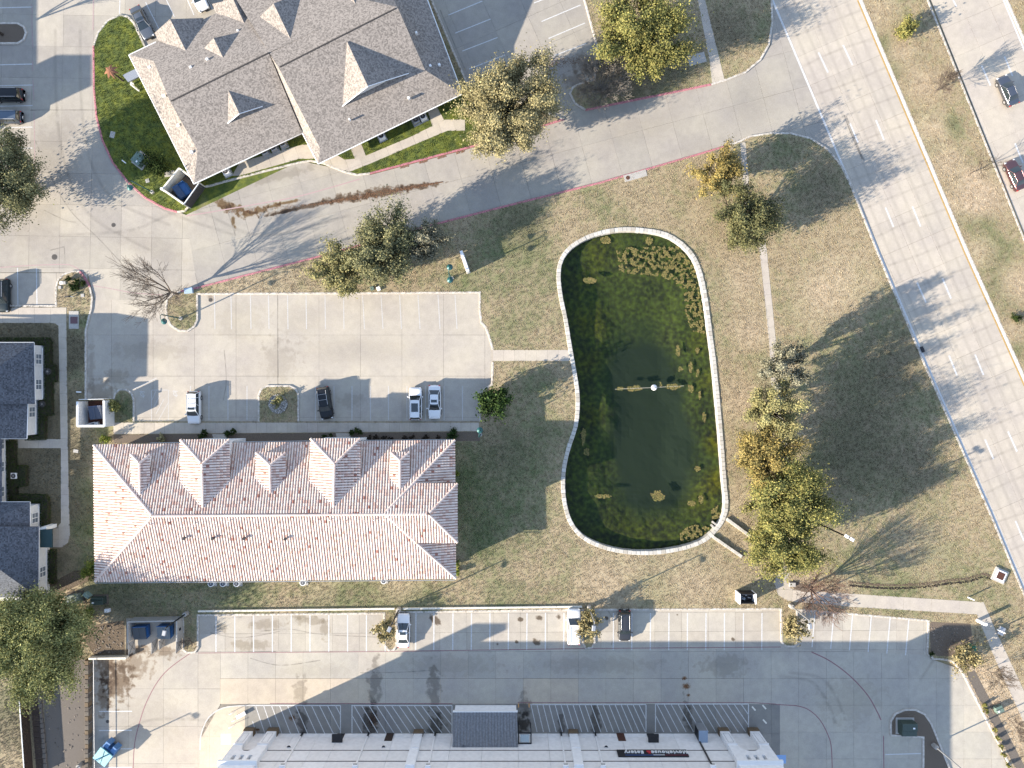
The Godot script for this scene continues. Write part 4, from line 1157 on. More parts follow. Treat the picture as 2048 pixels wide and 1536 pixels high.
func build_tile_office() -> void:
	var t := thing("tile_roofed_office", "long office building with a pale pink barrel-tile hip roof beside the pond", "building")
	var e := 5.2; var r := 8.6
	tile_slope([187, 890, e, 910, 880, e, 768, 1027, r, 305, 1032, r], t)
	tile_slope([190, 1163, e, 912, 1157, e, 768, 1027, r, 305, 1032, r], t)
	tile_slope([187, 890, e, 190, 1163, e, 305, 1032, r], t)
	tile_slope([910, 880, e, 912, 1157, e, 768, 1027, r], t)
	for a: Array in [[187, 890, e, 305, 1032, r], [190, 1163, e, 305, 1032, r], [305, 1032, r, 857, 1028, r], [910, 880, e, 768, 1027, r], [912, 1157, e, 768, 1027, r]]:
		ridge_caps(a[0], a[1], a[2], a[3], a[4], a[5], t)
	# upper hip over the pond end
	var q := 7.15
	tile_slope([768, 1027, r + 0.05, 857, 1028, r + 0.05, 915, 967, q, 826, 967, q], t)
	tile_slope([768, 1027, r + 0.05, 857, 1028, r + 0.05, 915, 1085, q, 826, 1085, q], t)
	tile_slope([857, 1028, r + 0.05, 915, 967, q, 915, 1085, q], t)
	ridge_caps(915, 967, q, 857, 1028, r + 0.05, t); ridge_caps(915, 1085, q, 857, 1028, r + 0.05, t)
	# dormers: [left, right, front v, front-peak u, v, tip u, v, rear-left v, rear-right v, eave h, ridge h]
	for d: Array in [[262, 300, 909, 279, 926, 280, 990, 971, 967, 7.05, 7.6], [361, 459, 879, 404, 928, 406, 1018, 972, 968, 7.05, 8.25], [512, 571, 905, 540, 930, 541, 988, 964, 960, 6.9, 7.62], [621, 720, 877, 669, 928, 667, 1017, 970, 965, 7.05, 8.25], [781, 819, 904, 800, 921, 800, 982, 967, 965, 7.0, 7.5]]:
		var f: MeshInstance3D = null
		var g := G.new()
		var he: float = d[9]
		var c := [X(d[0], d[2], he), X(d[1], d[2], he), X(d[1], d[8], he), X(d[0], d[7], he)]
		var ins := 0.35
		var x0: float = c[0].x + ins; var x1: float = c[1].x - ins; var z0: float = c[0].z + ins; var z1: float = c[2].z
		g.prism(PackedVector2Array([Vector2(x0, z0), Vector2(x1, z0), Vector2(x1, z1), Vector2(x0, z1)]), 0.1 if x1 - x0 > 4.0 else 5.0, he - 0.02)
		f = part("dormer", g, M.stucco_light, t)
		tile_slope([d[0], d[2], he, d[3], d[4], d[10], d[5], d[6], d[10], d[0], d[7], he], f)
		tile_slope([d[1], d[2], he, d[3], d[4], d[10], d[5], d[6], d[10], d[1], d[8], he], f)
		tile_slope([d[0], d[2], he, d[1], d[2], he, d[3], d[4], d[10]], f)
		ridge_caps(d[0], d[2], he, d[3], d[4], d[10], f); ridge_caps(d[1], d[2], he, d[3], d[4], d[10], f); ridge_caps(d[3], d[4], d[10], d[5], d[6], d[10], f)
	var fp := Geometry2D.offset_polygon(pxh([187, 890, 910, 880, 912, 1157, 190, 1163], e), -0.8)
	var g2 := G.new(); g2.prism(fp[0], 0.05, e - 0.1)
	part("wall", g2, M.stucco_light, t)
	fp = Geometry2D.offset_polygon(pxh([815, 967, 915, 967, 915, 1085, 815, 1085], q), -0.5)
	g2 = G.new(); g2.prism(fp[0], 4.0, q - 0.1)
	part("wall", g2, M.stucco_light, t)
	# vent pipes and turbine vents on the south slope
	for s: Array in [[300, 1050, 8.2], [335, 1047, 8.3], [389, 1047, 8.3], [458, 1042, 8.4], [635, 1040, 8.4], [660, 1040, 8.4], [690, 1042, 8.4], [748, 1040, 8.45], [768, 1039, 8.45]]:
		var v := G.new(); var b := X(s[0], s[1], s[2])
		v.tube(b + Vector3(0, -0.3, 0), b + Vector3(0, 0.35, 0), 0.06, 0.06, 6)
		part("vent_pipe", v, M.stucco_light, t)
	for s: Array in [[370, 1076, 7.55], [427, 1076, 7.55], [490, 1076, 7.55], [572, 1077, 7.5]]:
		var v := G.new(); var b := X(s[0], s[1], s[2])
		v.tube(b + Vector3(0, -0.3, 0), b + Vector3(0, 0.3, 0), 0.13, 0.13, 8); v.tube(b + Vector3(0, 0.3, 0), b + Vector3(0, 0.5, 0), 0.24, 0.2, 8)
		part("roof_vent", v, M.dark_metal, t)
	# gutter along the north eave
	for s: Array in [[300, 886, 360, 885], [462, 884, 620, 882], [722, 881, 906, 879], [190, 1166, 910, 1160]]:
		var v := G.new(); v.tube(X(s[0], s[1], 5.05), X(s[2], s[3], 5.05), 0.06, 0.06, 6)
		part("gutter", v, M.grey_metal, t)

func build_shingle_office() -> void:
	var t := thing("shingle_roofed_office", "large gabled office with a grey-brown shingle roof north of the access drive", "building")
	var m: Material = M.shingle
	var a := 3.0; var r := 7.6; var r2 := 8.2
	roof_plane([388, 368, a, 605, 268, a, 537, 105, r, 340, 203, r, 395, 300, 4.6], m, t)
	roof_plane([258, 110, a, 307, 122, 4.6, 395, 300, 4.6, 388, 368, a], m, t)
	roof_plane([258, 110, a, 307, 122, 4.6, 340, 203, r, 540, 104, r, 640, 57, r, 570, -40, a], m, t)
	var g := G.new()
	g.tri(X(307, 122, 4.6), X(340, 203, r), X(395, 300, 4.6), Vector3(-1, 0, 0))
	part("gable_wall", g, M.cream, t)
	roof_plane([637, 328, a, 925, 188, a, 850, 140, 5.03, 795, 14, r2, 557, 135, r2, 640, 297, 3.67], m, t)
	roof_plane([637, 328, a, 640, 297, 3.67, 557, 135, r2, 537, 105, 7.3, 600, 255, a], m, t)
	roof_plane([925, 188, a, 850, 140, 5.03, 775, -24, 5.03, 836, -50, a], m, t)
	roof_plane([557, 135, r2, 795, 14, r2, 775, -24, 5.6, 700, -190, a, 430, -70, a], m, t)
	g = G.new()
	g.tri(X(850, 140, 5.03), X(795, 14, r2), X(775, -24, 5.03), Vector3(1, 0, 0))
	part("gable_wall", g, M.cream, t)
	# cross gables on the north slope: light face, dark face, ridge from front to tip
	for d: Array in [[[340, 38, 4.9, 375, 108, 4.9, 316, 80, 3.1, 309, 66, 3.1], [340, 38, 4.9, 375, 108, 4.9, 407, 36, 3.1]],
			[[427, 76, 6.55, 449, 121, 6.55, 404, 101, 5.0], [427, 76, 6.55, 449, 121, 6.55, 472, 66, 4.9]],
			[[466, -2, 4.8, 491, 52, 4.8, 432, 26, 3.05, 424, 8, 3.05], [466, -2, 4.8, 491, 52, 4.8, 512, 0, 3.3]],
			[[547, 7, 7.35, 590, 96, 7.35, 500, 52, 4.9], [547, 7, 7.35, 590, 96, 7.35, 640, -30, 4.6]],
			[[700, -14, 7.3, 722, 29, 7.3, 655, 0, 5.2], [700, -14, 7.3, 722, 29, 7.3, 738, -22, 5.2]]]:
		var gb := roof_plane(d[0], m, t, "cross_gable")
		roof_plane(d[1], m, gb, "roof_slope")
	# dormers on the south slope
	for d: Array in [[[457, 181, 6.8], [479, 228, 6.8], [455, 248, 5.2], [526, 213, 5.25]], [[694, 83, 7.95], [736, 173, 7.95], [685, 213, 5.1], [818, 147, 5.2]]]:
		var gb := roof_plane(d[0] + d[1] + d[2], m, t, "dormer")
		roof_plane(d[0] + d[1] + d[3], m, gb, "roof_slope")
		g = G.new()
		var pk := X(d[1][0], d[1][1], d[1][2] - 0.1); var l := X(d[2][0], d[2][1], d[2][2] - 0.1); var rr := X(d[3][0], d[3][1], d[3][2] - 0.1)
		var back := Vector3(-0.42, 0, -0.9) * 0.35
		g.tri(pk + back, l + back, rr + back, Vector3(0.4, 0, 0.9))
		part("gable_wall", g, M.white_wall, gb)
		g = G.new()
		g.tube(pk + Vector3(0, 0.06, 0), l + Vector3(0, 0.06, 0), 0.07, 0.07, 6); g.tube(pk + Vector3(0, 0.06, 0), rr + Vector3(0, 0.06, 0), 0.07, 0.07, 6)
		part("barge_board", g, M.white, gb)
		for k: float in [0.25, 0.45]:
			for s: Vector3 in [l, rr]:
				g = G.new()
				var c := pk.lerp(s, k) + Vector3(0, -0.45, 0)
				g.box(c + back * 0.7, Vector3(0.5, 0.3, 0.06), Basis(Vector3.UP, 0.43))
				part("louvre", g, M.black, gb)
	# ridge vents
	for s: Array in [[342, 202, r, 536, 106, r], [559, 134, r2, 790, 17, r2]]:
		var v := G.new(); v.tube(X(s[0], s[1], s[2] + 0.03), X(s[3], s[4], s[5] + 0.03), 0.1, 0.1, 6)
		part("ridge_vent", v, M.wood_grey, t)
	# flues and box vents
	for s: Array in [[301, 136, 3.9, 0.22], [329, 193, 4.4, 0.22], [358, 252, 4.1, 0.22], [385, 305, 4.2, 0.22], [383, 136, 5.9, 0.2], [416, 120, 6.1, 0.2], [502, 249, 4.0, 0.2], [818, 197, 4.3, 0.2], [700, 240, 4.6, 0.14], [833, 67, 5.0, 0.18], [861, 133, 4.2, 0.2], [879, 131, 3.8, 0.2], [477, 63, 4.9, 0.16]]:
		var v := G.new(); v.cbox(X(s[0], s[1], s[2]) + Vector3(0, 0.1, 0), Vector3(s[3] * 1.7, 0.6, s[3] * 1.7), 0.05, Basis(Vector3.UP, 0.43))
		part("roof_vent", v, M.white, t)
	# walls, soffit, gutter
	var foot: Array = Geometry2D.offset_polygon(pxh([258, 110, 388, 368, 605, 268, 637, 328, 925, 188, 836, -50, 700, -100, 570, -34], a), -1.35)
	g = G.new(); g.prism(foot[0], 0.1, a - 0.12)
	part("wall", g, M.cream, t)
	for s: Array in [[258, 110, 388, 368], [388, 368, 605, 266], [605, 266, 637, 328], [637, 328, 925, 188], [925, 188, 840, -40], [258, 110, 312, 84]]:
		var v := G.new(); v.tube(X(s[0], s[1], a - 0.02), X(s[2], s[3], a - 0.02), 0.085, 0.085, 6)
		part("gutter", v, M.white, t)
	# porch roof over the west door
	g = G.new()
	var c0 := X(245, 150, 2.6); var c1 := X(272, 137, 2.6); var c2 := X(280, 152, 2.6); var c3 := X(256, 164, 2.6)
	g.quad(c0, c1, c2, c3, Vector3.UP)
	var dn := Vector3(0, -0.25, 0)
	for k: Array in [[c0, c1], [c1, c2], [c2, c3], [c3, c0]]: g.quad(k[0], k[1], k[1] + dn, k[0] + dn)
	g.quad(c0 + dn, c1 + dn, c2 + dn, c3 + dn, Vector3.DOWN)
	part("porch_roof", g, M.grey_metal, t)
	g = G.new()
	for c: Vector3 in [c0, c3]: g.box(Vector3(c.x * 0.995, 1.25, c.z * 0.995), Vector3(0.2, 2.3, 0.2))
	part("porch_post", g, M.white, t)

func window_unit(parent: Node3D, at: Vector3, w: float, h: float, turn: float) -> void:
	# casement pair with frame, panes and cross bar; local x runs along the wall, z points out
	var b := Basis(Vector3.UP, turn)
	var g := G.new()
	for s: float in [-1, 1]:
		g.box(at + b * Vector3(s * (w / 2 - 0.05), 0, 0.03), Vector3(0.1, h, 0.08), b)
		g.box(at + b * Vector3(0, s * (h / 2 - 0.05), 0.032), Vector3(w - 0.2, 0.1, 0.08), b)
	g.box(at + b * Vector3(0, 0, 0.034), Vector3(0.1, h - 0.2, 0.08), b)
	var f := part("window", g, M.white, parent)
	for s: float in [-1, 1]:
		var p := G.new(); p.box(at + b * Vector3(s * (w / 4 - 0.01), 0, 0.005), Vector3(w / 2 - 0.12, h - 0.2, 0.03), b)
		part("pane", p, M.window, f)
		var q := G.new(); q.box(at + b * Vector3(s * (w / 4 - 0.01), 0, 0.03), Vector3(w / 2 - 0.12, 0.04, 0.03), b)
		part("glazing_bar", q, M.white, f)

func build_slate_building() -> void:
	var t := thing("slate_roofed_building", "white-walled building with blue-grey shingle roofs and paned windows, west of the office", "building")
	var m: Material = M.slate
	var a := 3.9
	# northern wing
	roof_plane([68, 685, a, 70, 808, a, -33, 808, 7.5, -33, 754, 7.5], m, t)
	roof_plane([56, 806, a - 0.03, 54, 877, a - 0.03, -45, 877, 7.3, -45, 806, 7.3], m, t)
	roof_plane([68, 685, a, -33, 754, 7.5, -180, 754, 7.5, -180, 685, a], m, t)
	roof_plane([-33, 754, 7.5, -33, 877, 7.45, -180, 877, 7.3, -180, 754, 7.5], m, t)
	# southern wing
	roof_plane([60, 1004, a, 60, 1053, a, -40, 1060, 7.2, -40, 1050, 7.2], m, t)
	roof_plane([78, 1053, a, 77, 1195, a, -40, 1111, 7.6, -40, 1053, 7.6], m, t)
	roof_plane([60, 1004, a, -40, 1050, 7.2, -180, 1050, 7.2, -180, 1004, a], m, t)
	roof_plane([77, 1195, a, -40, 1111, 7.6, -180, 1111, 7.6, -180, 1195, a], m, t)
	roof_plane([-40, 1050, 7.2, -40, 1111, 7.6, -180, 1111, 7.6, -180, 1050, 7.2], m, t)
	# link
	roof_plane([4, 870, a - 0.1, 4, 1010, a - 0.1, -90, 1010, 7.0, -90, 870, 7.0], m, t)
	for w: Array in [[-160, 694, 91, 692, 93, 799, -160, 799], [-160, 799.2, 80, 799.2, 79, 868, -160, 868], [-160, 868.2, 19, 868.2, 19, 1006, -160, 1006], [-160, 1006.2, 85, 1006.2, 86, 1054, -160, 1054], [-160, 1054.2, 100, 1054.2, 101, 1186, -160, 1186]]:
		wall_prism("wall", w, 0.05, a - 0.15, M.white_wall, t)
	# wall band and pilaster strips
	for s: Array in [[93, 696, 93, 798], [80, 802, 80, 866], [19, 872, 19, 1003], [86, 1009, 86, 1052], [101, 1090, 101, 1185]]:
		var p0 := X(s[0], s[1]); var p1 := X(s[2], s[3])
		var g := G.new()
		g.box(Vector3((p0.x + p1.x) / 2, 2.75, (p0.z + p1.z) / 2), Vector3(0.12, 0.14, absf(p1.z - p0.z)))
		part("wall_band", g, M.white, t)
		g = G.new(); g.box(Vector3((p0.x + p1.x) / 2, 0.9, (p0.z + p1.z) / 2), Vector3(0.12, 0.1, absf(p1.z - p0.z)))
		part("wall_band", g, M.white, t)
	for w: Array in [[93, 719], [93, 769], [80, 823], [19, 886], [19, 931], [19, 980], [86, 1031], [101, 1137]]:
		var p := X(w[0], w[1])
		window_unit(t, Vector3(p.x + 0.02, 1.8, p.z), 1.55, 1.4, PI / 2)
	# eave gutters
	for s: Array in [[68, 685, 70, 806], [56, 808, 54, 877], [60, 1004, 60, 1053], [78, 1053, 77, 1190], [-60, 685, 68, 685], [-60, 877, 54, 877], [-60, 1004, 60, 1004]]:
		var v := G.new(); v.tube(X(s[0], s[1], a - 0.06), X(s[2], s[3], a - 0.06), 0.07, 0.07, 6)
		part("gutter", v, M.white, t)
	# dark green door canopy with a white beam
	var g := G.new()
	var c := [X(80, 1060, 3.0), X(104, 1058, 2.5), X(104, 1095, 2.5), X(80, 1095, 3.0)]
	g.quad(c[0], c[1], c[2], c[3], Vector3.UP)
	for i in 4: g.quad(c[i], c[(i + 1) % 4], c[(i + 1) % 4] + Vector3(0, -0.2, 0), c[i] + Vector3(0, -0.2, 0))
	part("door_canopy", g, mat(lin(0.012, 0.04, 0.045), 0.7), t)
	g = G.new()
	g.tube(X(78, 1061, 2.7), X(94, 1054, 2.6), 0.18, 0.18, 8); g.box(X(98, 1054, 1.3), Vector3(0.8, 2.6, 0.5))
	part("canopy_post", g, M.white, t)
	# roof north-west of the frame that shades the stalls there
	var o := thing("hotel_block", "tall white block with a stair tower, west of the north-west stalls", "building")
	g = G.new(); g.prism(px([-420, -300, -230, -300, -230, 360, -420, 360]), 0, 9.0)
	part("wall", g, M.white_wall, o)
	g = G.new(); g.prism(px([-300, 302, -229, 302, -229, 364, -300, 364]), 0, 12.2)
	part("stair_tower", g, M.white_wall, o)

func build_theatre() -> void:
	var t := thing("movie_theatre", "huge pale stucco theatre wall with downspouts, piers and a sign", "building")
	var y0 := X(0, 1467).z
	var top := 11.7
	var xl := X(492, 0).x; var xr := X(1514, 0).x
	var zf := func(v: float) -> float: return (v - 768.0) / S
	# core and parapet
	var g := G.new()
	g.box(Vector3((xl + xr) / 2, top / 2 - 0.1, y0 + 20.3), Vector3(xr - xl - 0.1, top - 0.2, 40.0))
	part("core", g, M.stucco, t)
	# precast panels: three courses between vertical joints
	var cols := [492, 545, 590, 606, 640, 680, 738, 790, 845, 905, 967, 1036, 1095, 1150, 1190, 1240, 1300, 1345, 1392, 1436, 1514]
	for i in cols.size() - 1:
		var a: float = X(cols[i], 0).x + 0.015; var b: float = X(cols[i + 1], 0).x - 0.015
		for c: Array in [[0.0, 1.0], [1.03, 4.82], [4.88, 7.70], [7.78, top]]:
			var p := G.new()
			p.box(Vector3((a + b) / 2, (c[0] + c[1]) / 2, y0 + 0.15), Vector3(b - a, c[1] - c[0] - 0.02, 0.3))
			part("wall_panel", p, M.stucco_light if c[0] == 0.0 or (i * 7 + int(c[0])) % 5 == 0 else M.stucco, t)
	for s: Array in [[4.85, 0.05], [7.74, 0.08]]:
		var p := G.new(); p.box(Vector3((xl + xr) / 2, s[0], y0 - 0.02), Vector3(xr - xl, s[1], 0.1))
		part("reveal_strip", p, M.wood_grey, t)
	# plain piers
	for u: float in [838, 1146]:
		var p := G.new(); var x := X(u, 0).x
		p.cbox(Vector3(x, 5.2, y0 - 0.16), Vector3(1.25, 8.4, 0.6), 0.04)
		var o := part("pier", p, M.stucco_white, t)
		p = G.new(); p.cbox(Vector3(x, 0.5, y0 - 0.24), Vector3(1.4, 1.0, 0.85), 0.05)
		part("stone_base", p, M.stone_clad, o)
		p = G.new(); p.box(Vector3(x, 4.9, y0 - 0.2), Vector3(1.32, 0.12, 0.7))
		part("band", p, M.stucco, o)
	# corner towers with an arched recess between two piers
	for s: Array in [[492, 557], [1436, 1514]]:
		var w := X(s[0], 0).x; var e := X(s[1], 0).x
		var tw := G.new()
		var pw := 1.35; var zz := y0 - 0.55
		var tower := G.new()
		tower.box(Vector3((w + e) / 2, 11.0, y0 - 0.1), Vector3(e - w, 5.0, 0.9))
		var o := part("tower", tower, M.stucco_white, t)
		for x: float in [w + pw / 2, e - pw / 2]:
			var p := G.new(); p.cbox(Vector3(x, 2.75, zz + 0.25), Vector3(pw, 3.6, 1.0), 0.03)
			part("pier", p, M.stucco_white, o)
			p = G.new(); p.cbox(Vector3(x, 0.48, zz + 0.2), Vector3(pw + 0.16, 0.96, 1.16), 0.05)
			part("stone_base", p, M.stone_clad, o)
			p = G.new()
			for k: float in [-1, 1]:
				p.box(Vector3(x + k * 0.38, 2.8, zz - 0.255), Vector3(0.04, 2.6, 0.02)); p.box(Vector3(x, 2.8 + k * 1.3, zz - 0.255), Vector3(0.8, 0.04, 0.02))
			part("panel_moulding", p, M.grey_metal, o)
			p = G.new(); p.box(Vector3(x, 4.62, zz + 0.2), Vector3(pw + 0.12, 0.16, 1.14))
			part("band", p, M.stucco, o)
		# arched spandrel above the piers
		var sp := G.new()
		var cx := (w + e) / 2; var half := (e - w) / 2 - pw
		var zf0 := zz - 0.22
		var n := 12
		for k in n:
			var a0 := PI * k / n; var a1 := PI * (k + 1) / n
			var q0 := Vector3(cx - cos(a0) * half, 4.7 + sin(a0) * 1.75, zf0); var q1 := Vector3(cx - cos(a1) * half, 4.7 + sin(a1) * 1.75, zf0)
			sp.quad(q0, q1, Vector3(q1.x, 7.0, zf0), Vector3(q0.x, 7.0, zf0), Vector3(0, 0, -1))
			sp.quad(q0, q1, q1 + Vector3(0, 0, 0.8), q0 + Vector3(0, 0, 0.8), Vector3(0, -1, 0))
		for x: float in [w + pw / 2, e - pw / 2]:
			sp.box(Vector3(x, 5.85, zf0 + 0.4), Vector3(pw, 2.3, 0.8))
		part("arch", sp, M.stucco_white, o)
		# wall with three slots
		var wl := G.new()
		var ws := (e - w)
		wl.box(Vector3(cx, 7.25, zf0 + 0.4), Vector3(ws, 0.5, 0.8)); wl.box(Vector3(cx, 9.0, zf0 + 0.4), Vector3(ws, 0.5, 0.8))
		var xs := [w, cx - 1.35, cx - 0.85, cx - 0.25, cx + 0.25, cx + 0.85, cx + 1.35, e]
		for k in 4: wl.box(Vector3((xs[k * 2] + xs[k * 2 + 1]) / 2, 8.125, zf0 + 0.4), Vector3(xs[k * 2 + 1] - xs[k * 2], 1.25, 0.8))
		part("slotted_wall", wl, M.stucco_white, o)
		var sl := G.new()
		for k in 3: sl.box(Vector3(cx + (k - 1) * 1.1, 8.1, zf0 + 0.72), Vector3(0.48, 1.24, 0.1))
		part("slot_back", sl, M.window, o)
		var cp := G.new(); cp.cbox(Vector3(cx, 9.42, zf0 + 0.35), Vector3(ws + 0.5, 0.34, 1.3), 0.04)
		part("cornice", cp, M.white, o)
	# downspouts with scupper boxes
	for s: Array in [[606, 0], [738, 0], [871, 0], [1122, 0], [1190, 0], [1390, 0]]:
		var p := G.new(); var x := X(s[0], 0).x
		p.box(Vector3(x, 5.2, y0 - 0.11), Vector3(0.2, 8.2, 0.18))
		var o := part("downspout", p, M.stucco_light if s[0] != 1390 else M.wood_grey, t)
		p = G.new(); p.box(Vector3(x, 0.6, y0 - 0.13), Vector3(0.22, 1.1, 0.2))
		part("boot", p, M.dark_metal, o)
		p = G.new(); p.cbox(Vector3(x, 9.35, y0 - 0.22), Vector3(0.75, 0.5, 0.4), 0.03)
		part("scupper_box", p, M.stucco_white, o)
		p = G.new(); p.box(Vector3(x, 9.2, y0 - 0.43), Vector3(0.55, 0.16, 0.02))
		part("scupper_mouth", p, M.dark_metal, o)
	# black awnings, doors, half-round lamps
	for u: float in [683, 1300]:
		var p := G.new(); p.cbox(Vector3(X(u, 0).x, 2.6, y0 - 0.6), Vector3(1.5, 0.25, 1.15), 0.03)
		p.box(Vector3(X(u, 0).x, 1.35, y0 - 0.05), Vector3(1.1, 2.3, 0.1))
		part("awning", p, M.black, t)
	for u: float in [781, 1240]:
		var p := G.new(); p.box(Vector3(X(u, 0).x, 1.1, y0 - 0.04), Vector3(1.1, 2.2, 0.08))
		part("door", p, M.rust if u > 1000 else M.wood, t)
	for u: float in [595, 777, 931, 1205]:
		var p := G.new()
		var rows: Array = []
		for k in 5:
			var l := PackedVector3Array()
			for z in 9:
				var an := PI * z / 8.0; var ph := PI / 2 * k / 4.0
				l.append(Vector3(X(u, 0).x, 4.1, y0) + Vector3(cos(an) * cos(ph) * 0.25, -sin(ph) * 0.3, -sin(an) * cos(ph) * 0.3))
			rows.append(l)
		p.loft(rows)
		part("wall_lamp", p, M.dark_metal, t)
	# sign
	var sx := (X(1235, 0, 5.8).x + X(1375, 0, 5.8).x) / 2; var sw := X(1375, 0, 5.8).x - X(1235, 0, 5.8).x
	g = G.new(); g.box(Vector3(sx, 5.85, y0 - 0.12), Vector3(sw, 1.7, 0.2))
	var sg := part("sign_panel", g, M.black, t)
	for w: Array in [["Moviehouse", 0.242, M.white], ["&", -0.052, mat(lin(0.5, 0.03, 0.04), 0.5)], ["Eatery", -0.262, M.white]]:
		var tm := TextMesh.new()
		tm.text = w[0]; tm.font_size = 64; tm.depth = 0.12
		var sf := SystemFont.new(); sf.font_names = ["Droid Sans"]; sf.font_weight = 700
		tm.font = sf
		tm.pixel_size = 0.0138
		var o := MeshInstance3D.new(); o.name = "sign_letters"; o.mesh = tm; o.material_override = w[2]
		sg.add_child(o, true)
		o.rotation.y = PI
		o.position = Vector3(sx + sw * w[1], 5.8, y0 - 0.28)
	g = G.new(); g.box(Vector3(sx + sw * 0.33, 6.52, y0 - 0.24), Vector3(sw * 0.32, 0.16, 0.03))
	part("sign_stripe", g, mat(lin(0.14, 0.02, 0.04), 0.5), sg)
	g = G.new(); g.box(Vector3(sx - sw * 0.15, 6.52, y0 - 0.24), Vector3(sw * 0.5, 0.14, 0.03))
	part("sign_stripe", g, mat(lin(0.05, 0.10, 0.26), 0.5), sg)
	g = G.new(); g.box(Vector3(sx + sw * 0.08, 6.5, y0 - 0.26), Vector3(sw * 0.16, 0.1, 0.03))
	part("sign_stripe", g, M.white, sg)
	# service annex with a standing-seam roof
	var an := thing("service_annex", "grey standing-seam lean-to with a white front against the theatre wall", "annex")
	var f0 := X(907, 1424, 2.4); var f1 := X(1034, 1424, 2.4); var b0 := X(905, 1491, 4.0); var b1 := X(1036, 1491, 4.0)
	b0.z = y0 - 0.03; b1.z = y0 - 0.03
	g = G.new(); g.quad(f0, f1, b1, b0, Vector3.UP)
	var dd := Vector3(0, -0.15, 0)
	g.quad(f0 + dd, f1 + dd, b1 + dd, b0 + dd, Vector3.DOWN); g.quad(f0, b0, b0 + dd, f0 + dd, Vector3.LEFT); g.quad(f1, b1, b1 + dd, f1 + dd, Vector3.RIGHT); g.quad(f0, f1, f1 + dd, f0 + dd, Vector3(0, 0, -1))
	var rf := part("roof", g, M.seam_roof, an)
	for k in 21:
		var s := G.new(); var w := (k + 0.5) / 21.0
		var a := f0.lerp(f1, w) + Vector3(0, 0.03, 0); var b := b0.lerp(b1, w) + Vector3(0, 0.03, 0)
		s.tube(a, b, 0.045, 0.045, 4)
		part("seam", s, M.seam_roof, rf)
	g = G.new(); g.prism(PackedVector2Array([Vector2(f0.x + 0.1, f0.z + 0.1), Vector2(f1.x - 0.1, f1.z + 0.1), Vector2(f1.x - 0.1, y0 - 0.04), Vector2(f0.x + 0.1, y0 - 0.04)]), 0, 2.2)
	part("wall", g, M.stucco_white, an)
	g = G.new(); g.box(Vector3((f0.x + f1.x) / 2, 2.2, f0.z - 0.03), Vector3(f1.x - f0.x + 0.2, 0.5, 0.12))
	part("fascia", g, M.white, an)
	# steel dock gate beside it
	var dg := thing("dock_canopy", "small dark steel canopy with pale metal sheets beside the service annex", "canopy")
	var d0 := X(1037, 1466, 3.0); var d1 := X(1062, 1487, 3.0)
	g = G.new()
	for k: float in [0, 1]:
		g.box(Vector3(lerpf(d0.x, d1.x, k), 3.0, (d0.z + d1.z) / 2), Vector3(0.16, 0.16, d1.z - d0.z)); g.box(Vector3((d0.x + d1.x) / 2, 3.0, lerpf(d0.z, d1.z, k)), Vector3(d1.x - d0.x, 0.16, 0.16))
		g.box(Vector3(lerpf(d0.x, d1.x, k), 1.5, d0.z), Vector3(0.14, 3.0, 0.14))
	part("frame", g, M.dark_metal, dg)
	for k in 4:
		var s := G.new(); s.box(Vector3(lerpf(d0.x + 0.25, d1.x - 0.25, (k + 0.5) / 4), 3.03, (d0.z + d1.z) / 2), Vector3((d1.x - d0.x - 0.5) / 4 - 0.02, 0.06, d1.z - d0.z - 0.4))
		part("sheet", s, mat(lin(0.42, 0.50, 0.52), 0.45, 0.3), dg)
	# grey cabinet standing at the wall
	var cb := thing("electrical_cabinet", "tall grey louvred cabinet standing against the theatre wall", "cabinet")
	g = G.new(); var k0 := X(1397, 1454)
	g.cbox(Vector3(k0.x, 1.3, k0.z + 0.1), Vector3(1.15, 2.6, 1.5), 0.04)
	part("body", g, M.grey_metal, cb)
	for k in 5:
		var s := G.new(); s.box(Vector3(k0.x - 0.6, 0.5 + k * 0.42, k0.z + 0.1), Vector3(0.06, 0.3, 1.2))
		part("louvre", s, M.dark_metal, cb)
	g = G.new(); g.box(Vector3(k0.x, 2.64, k0.z + 0.1), Vector3(1.3, 0.08, 1.7))
	part("top", g, mat(lin(0.26, 0.33, 0.42), 0.5), cb)

func V(p: Vector3, y: float) -> Vector3:
	return Vector3(p.x, y, p.z)

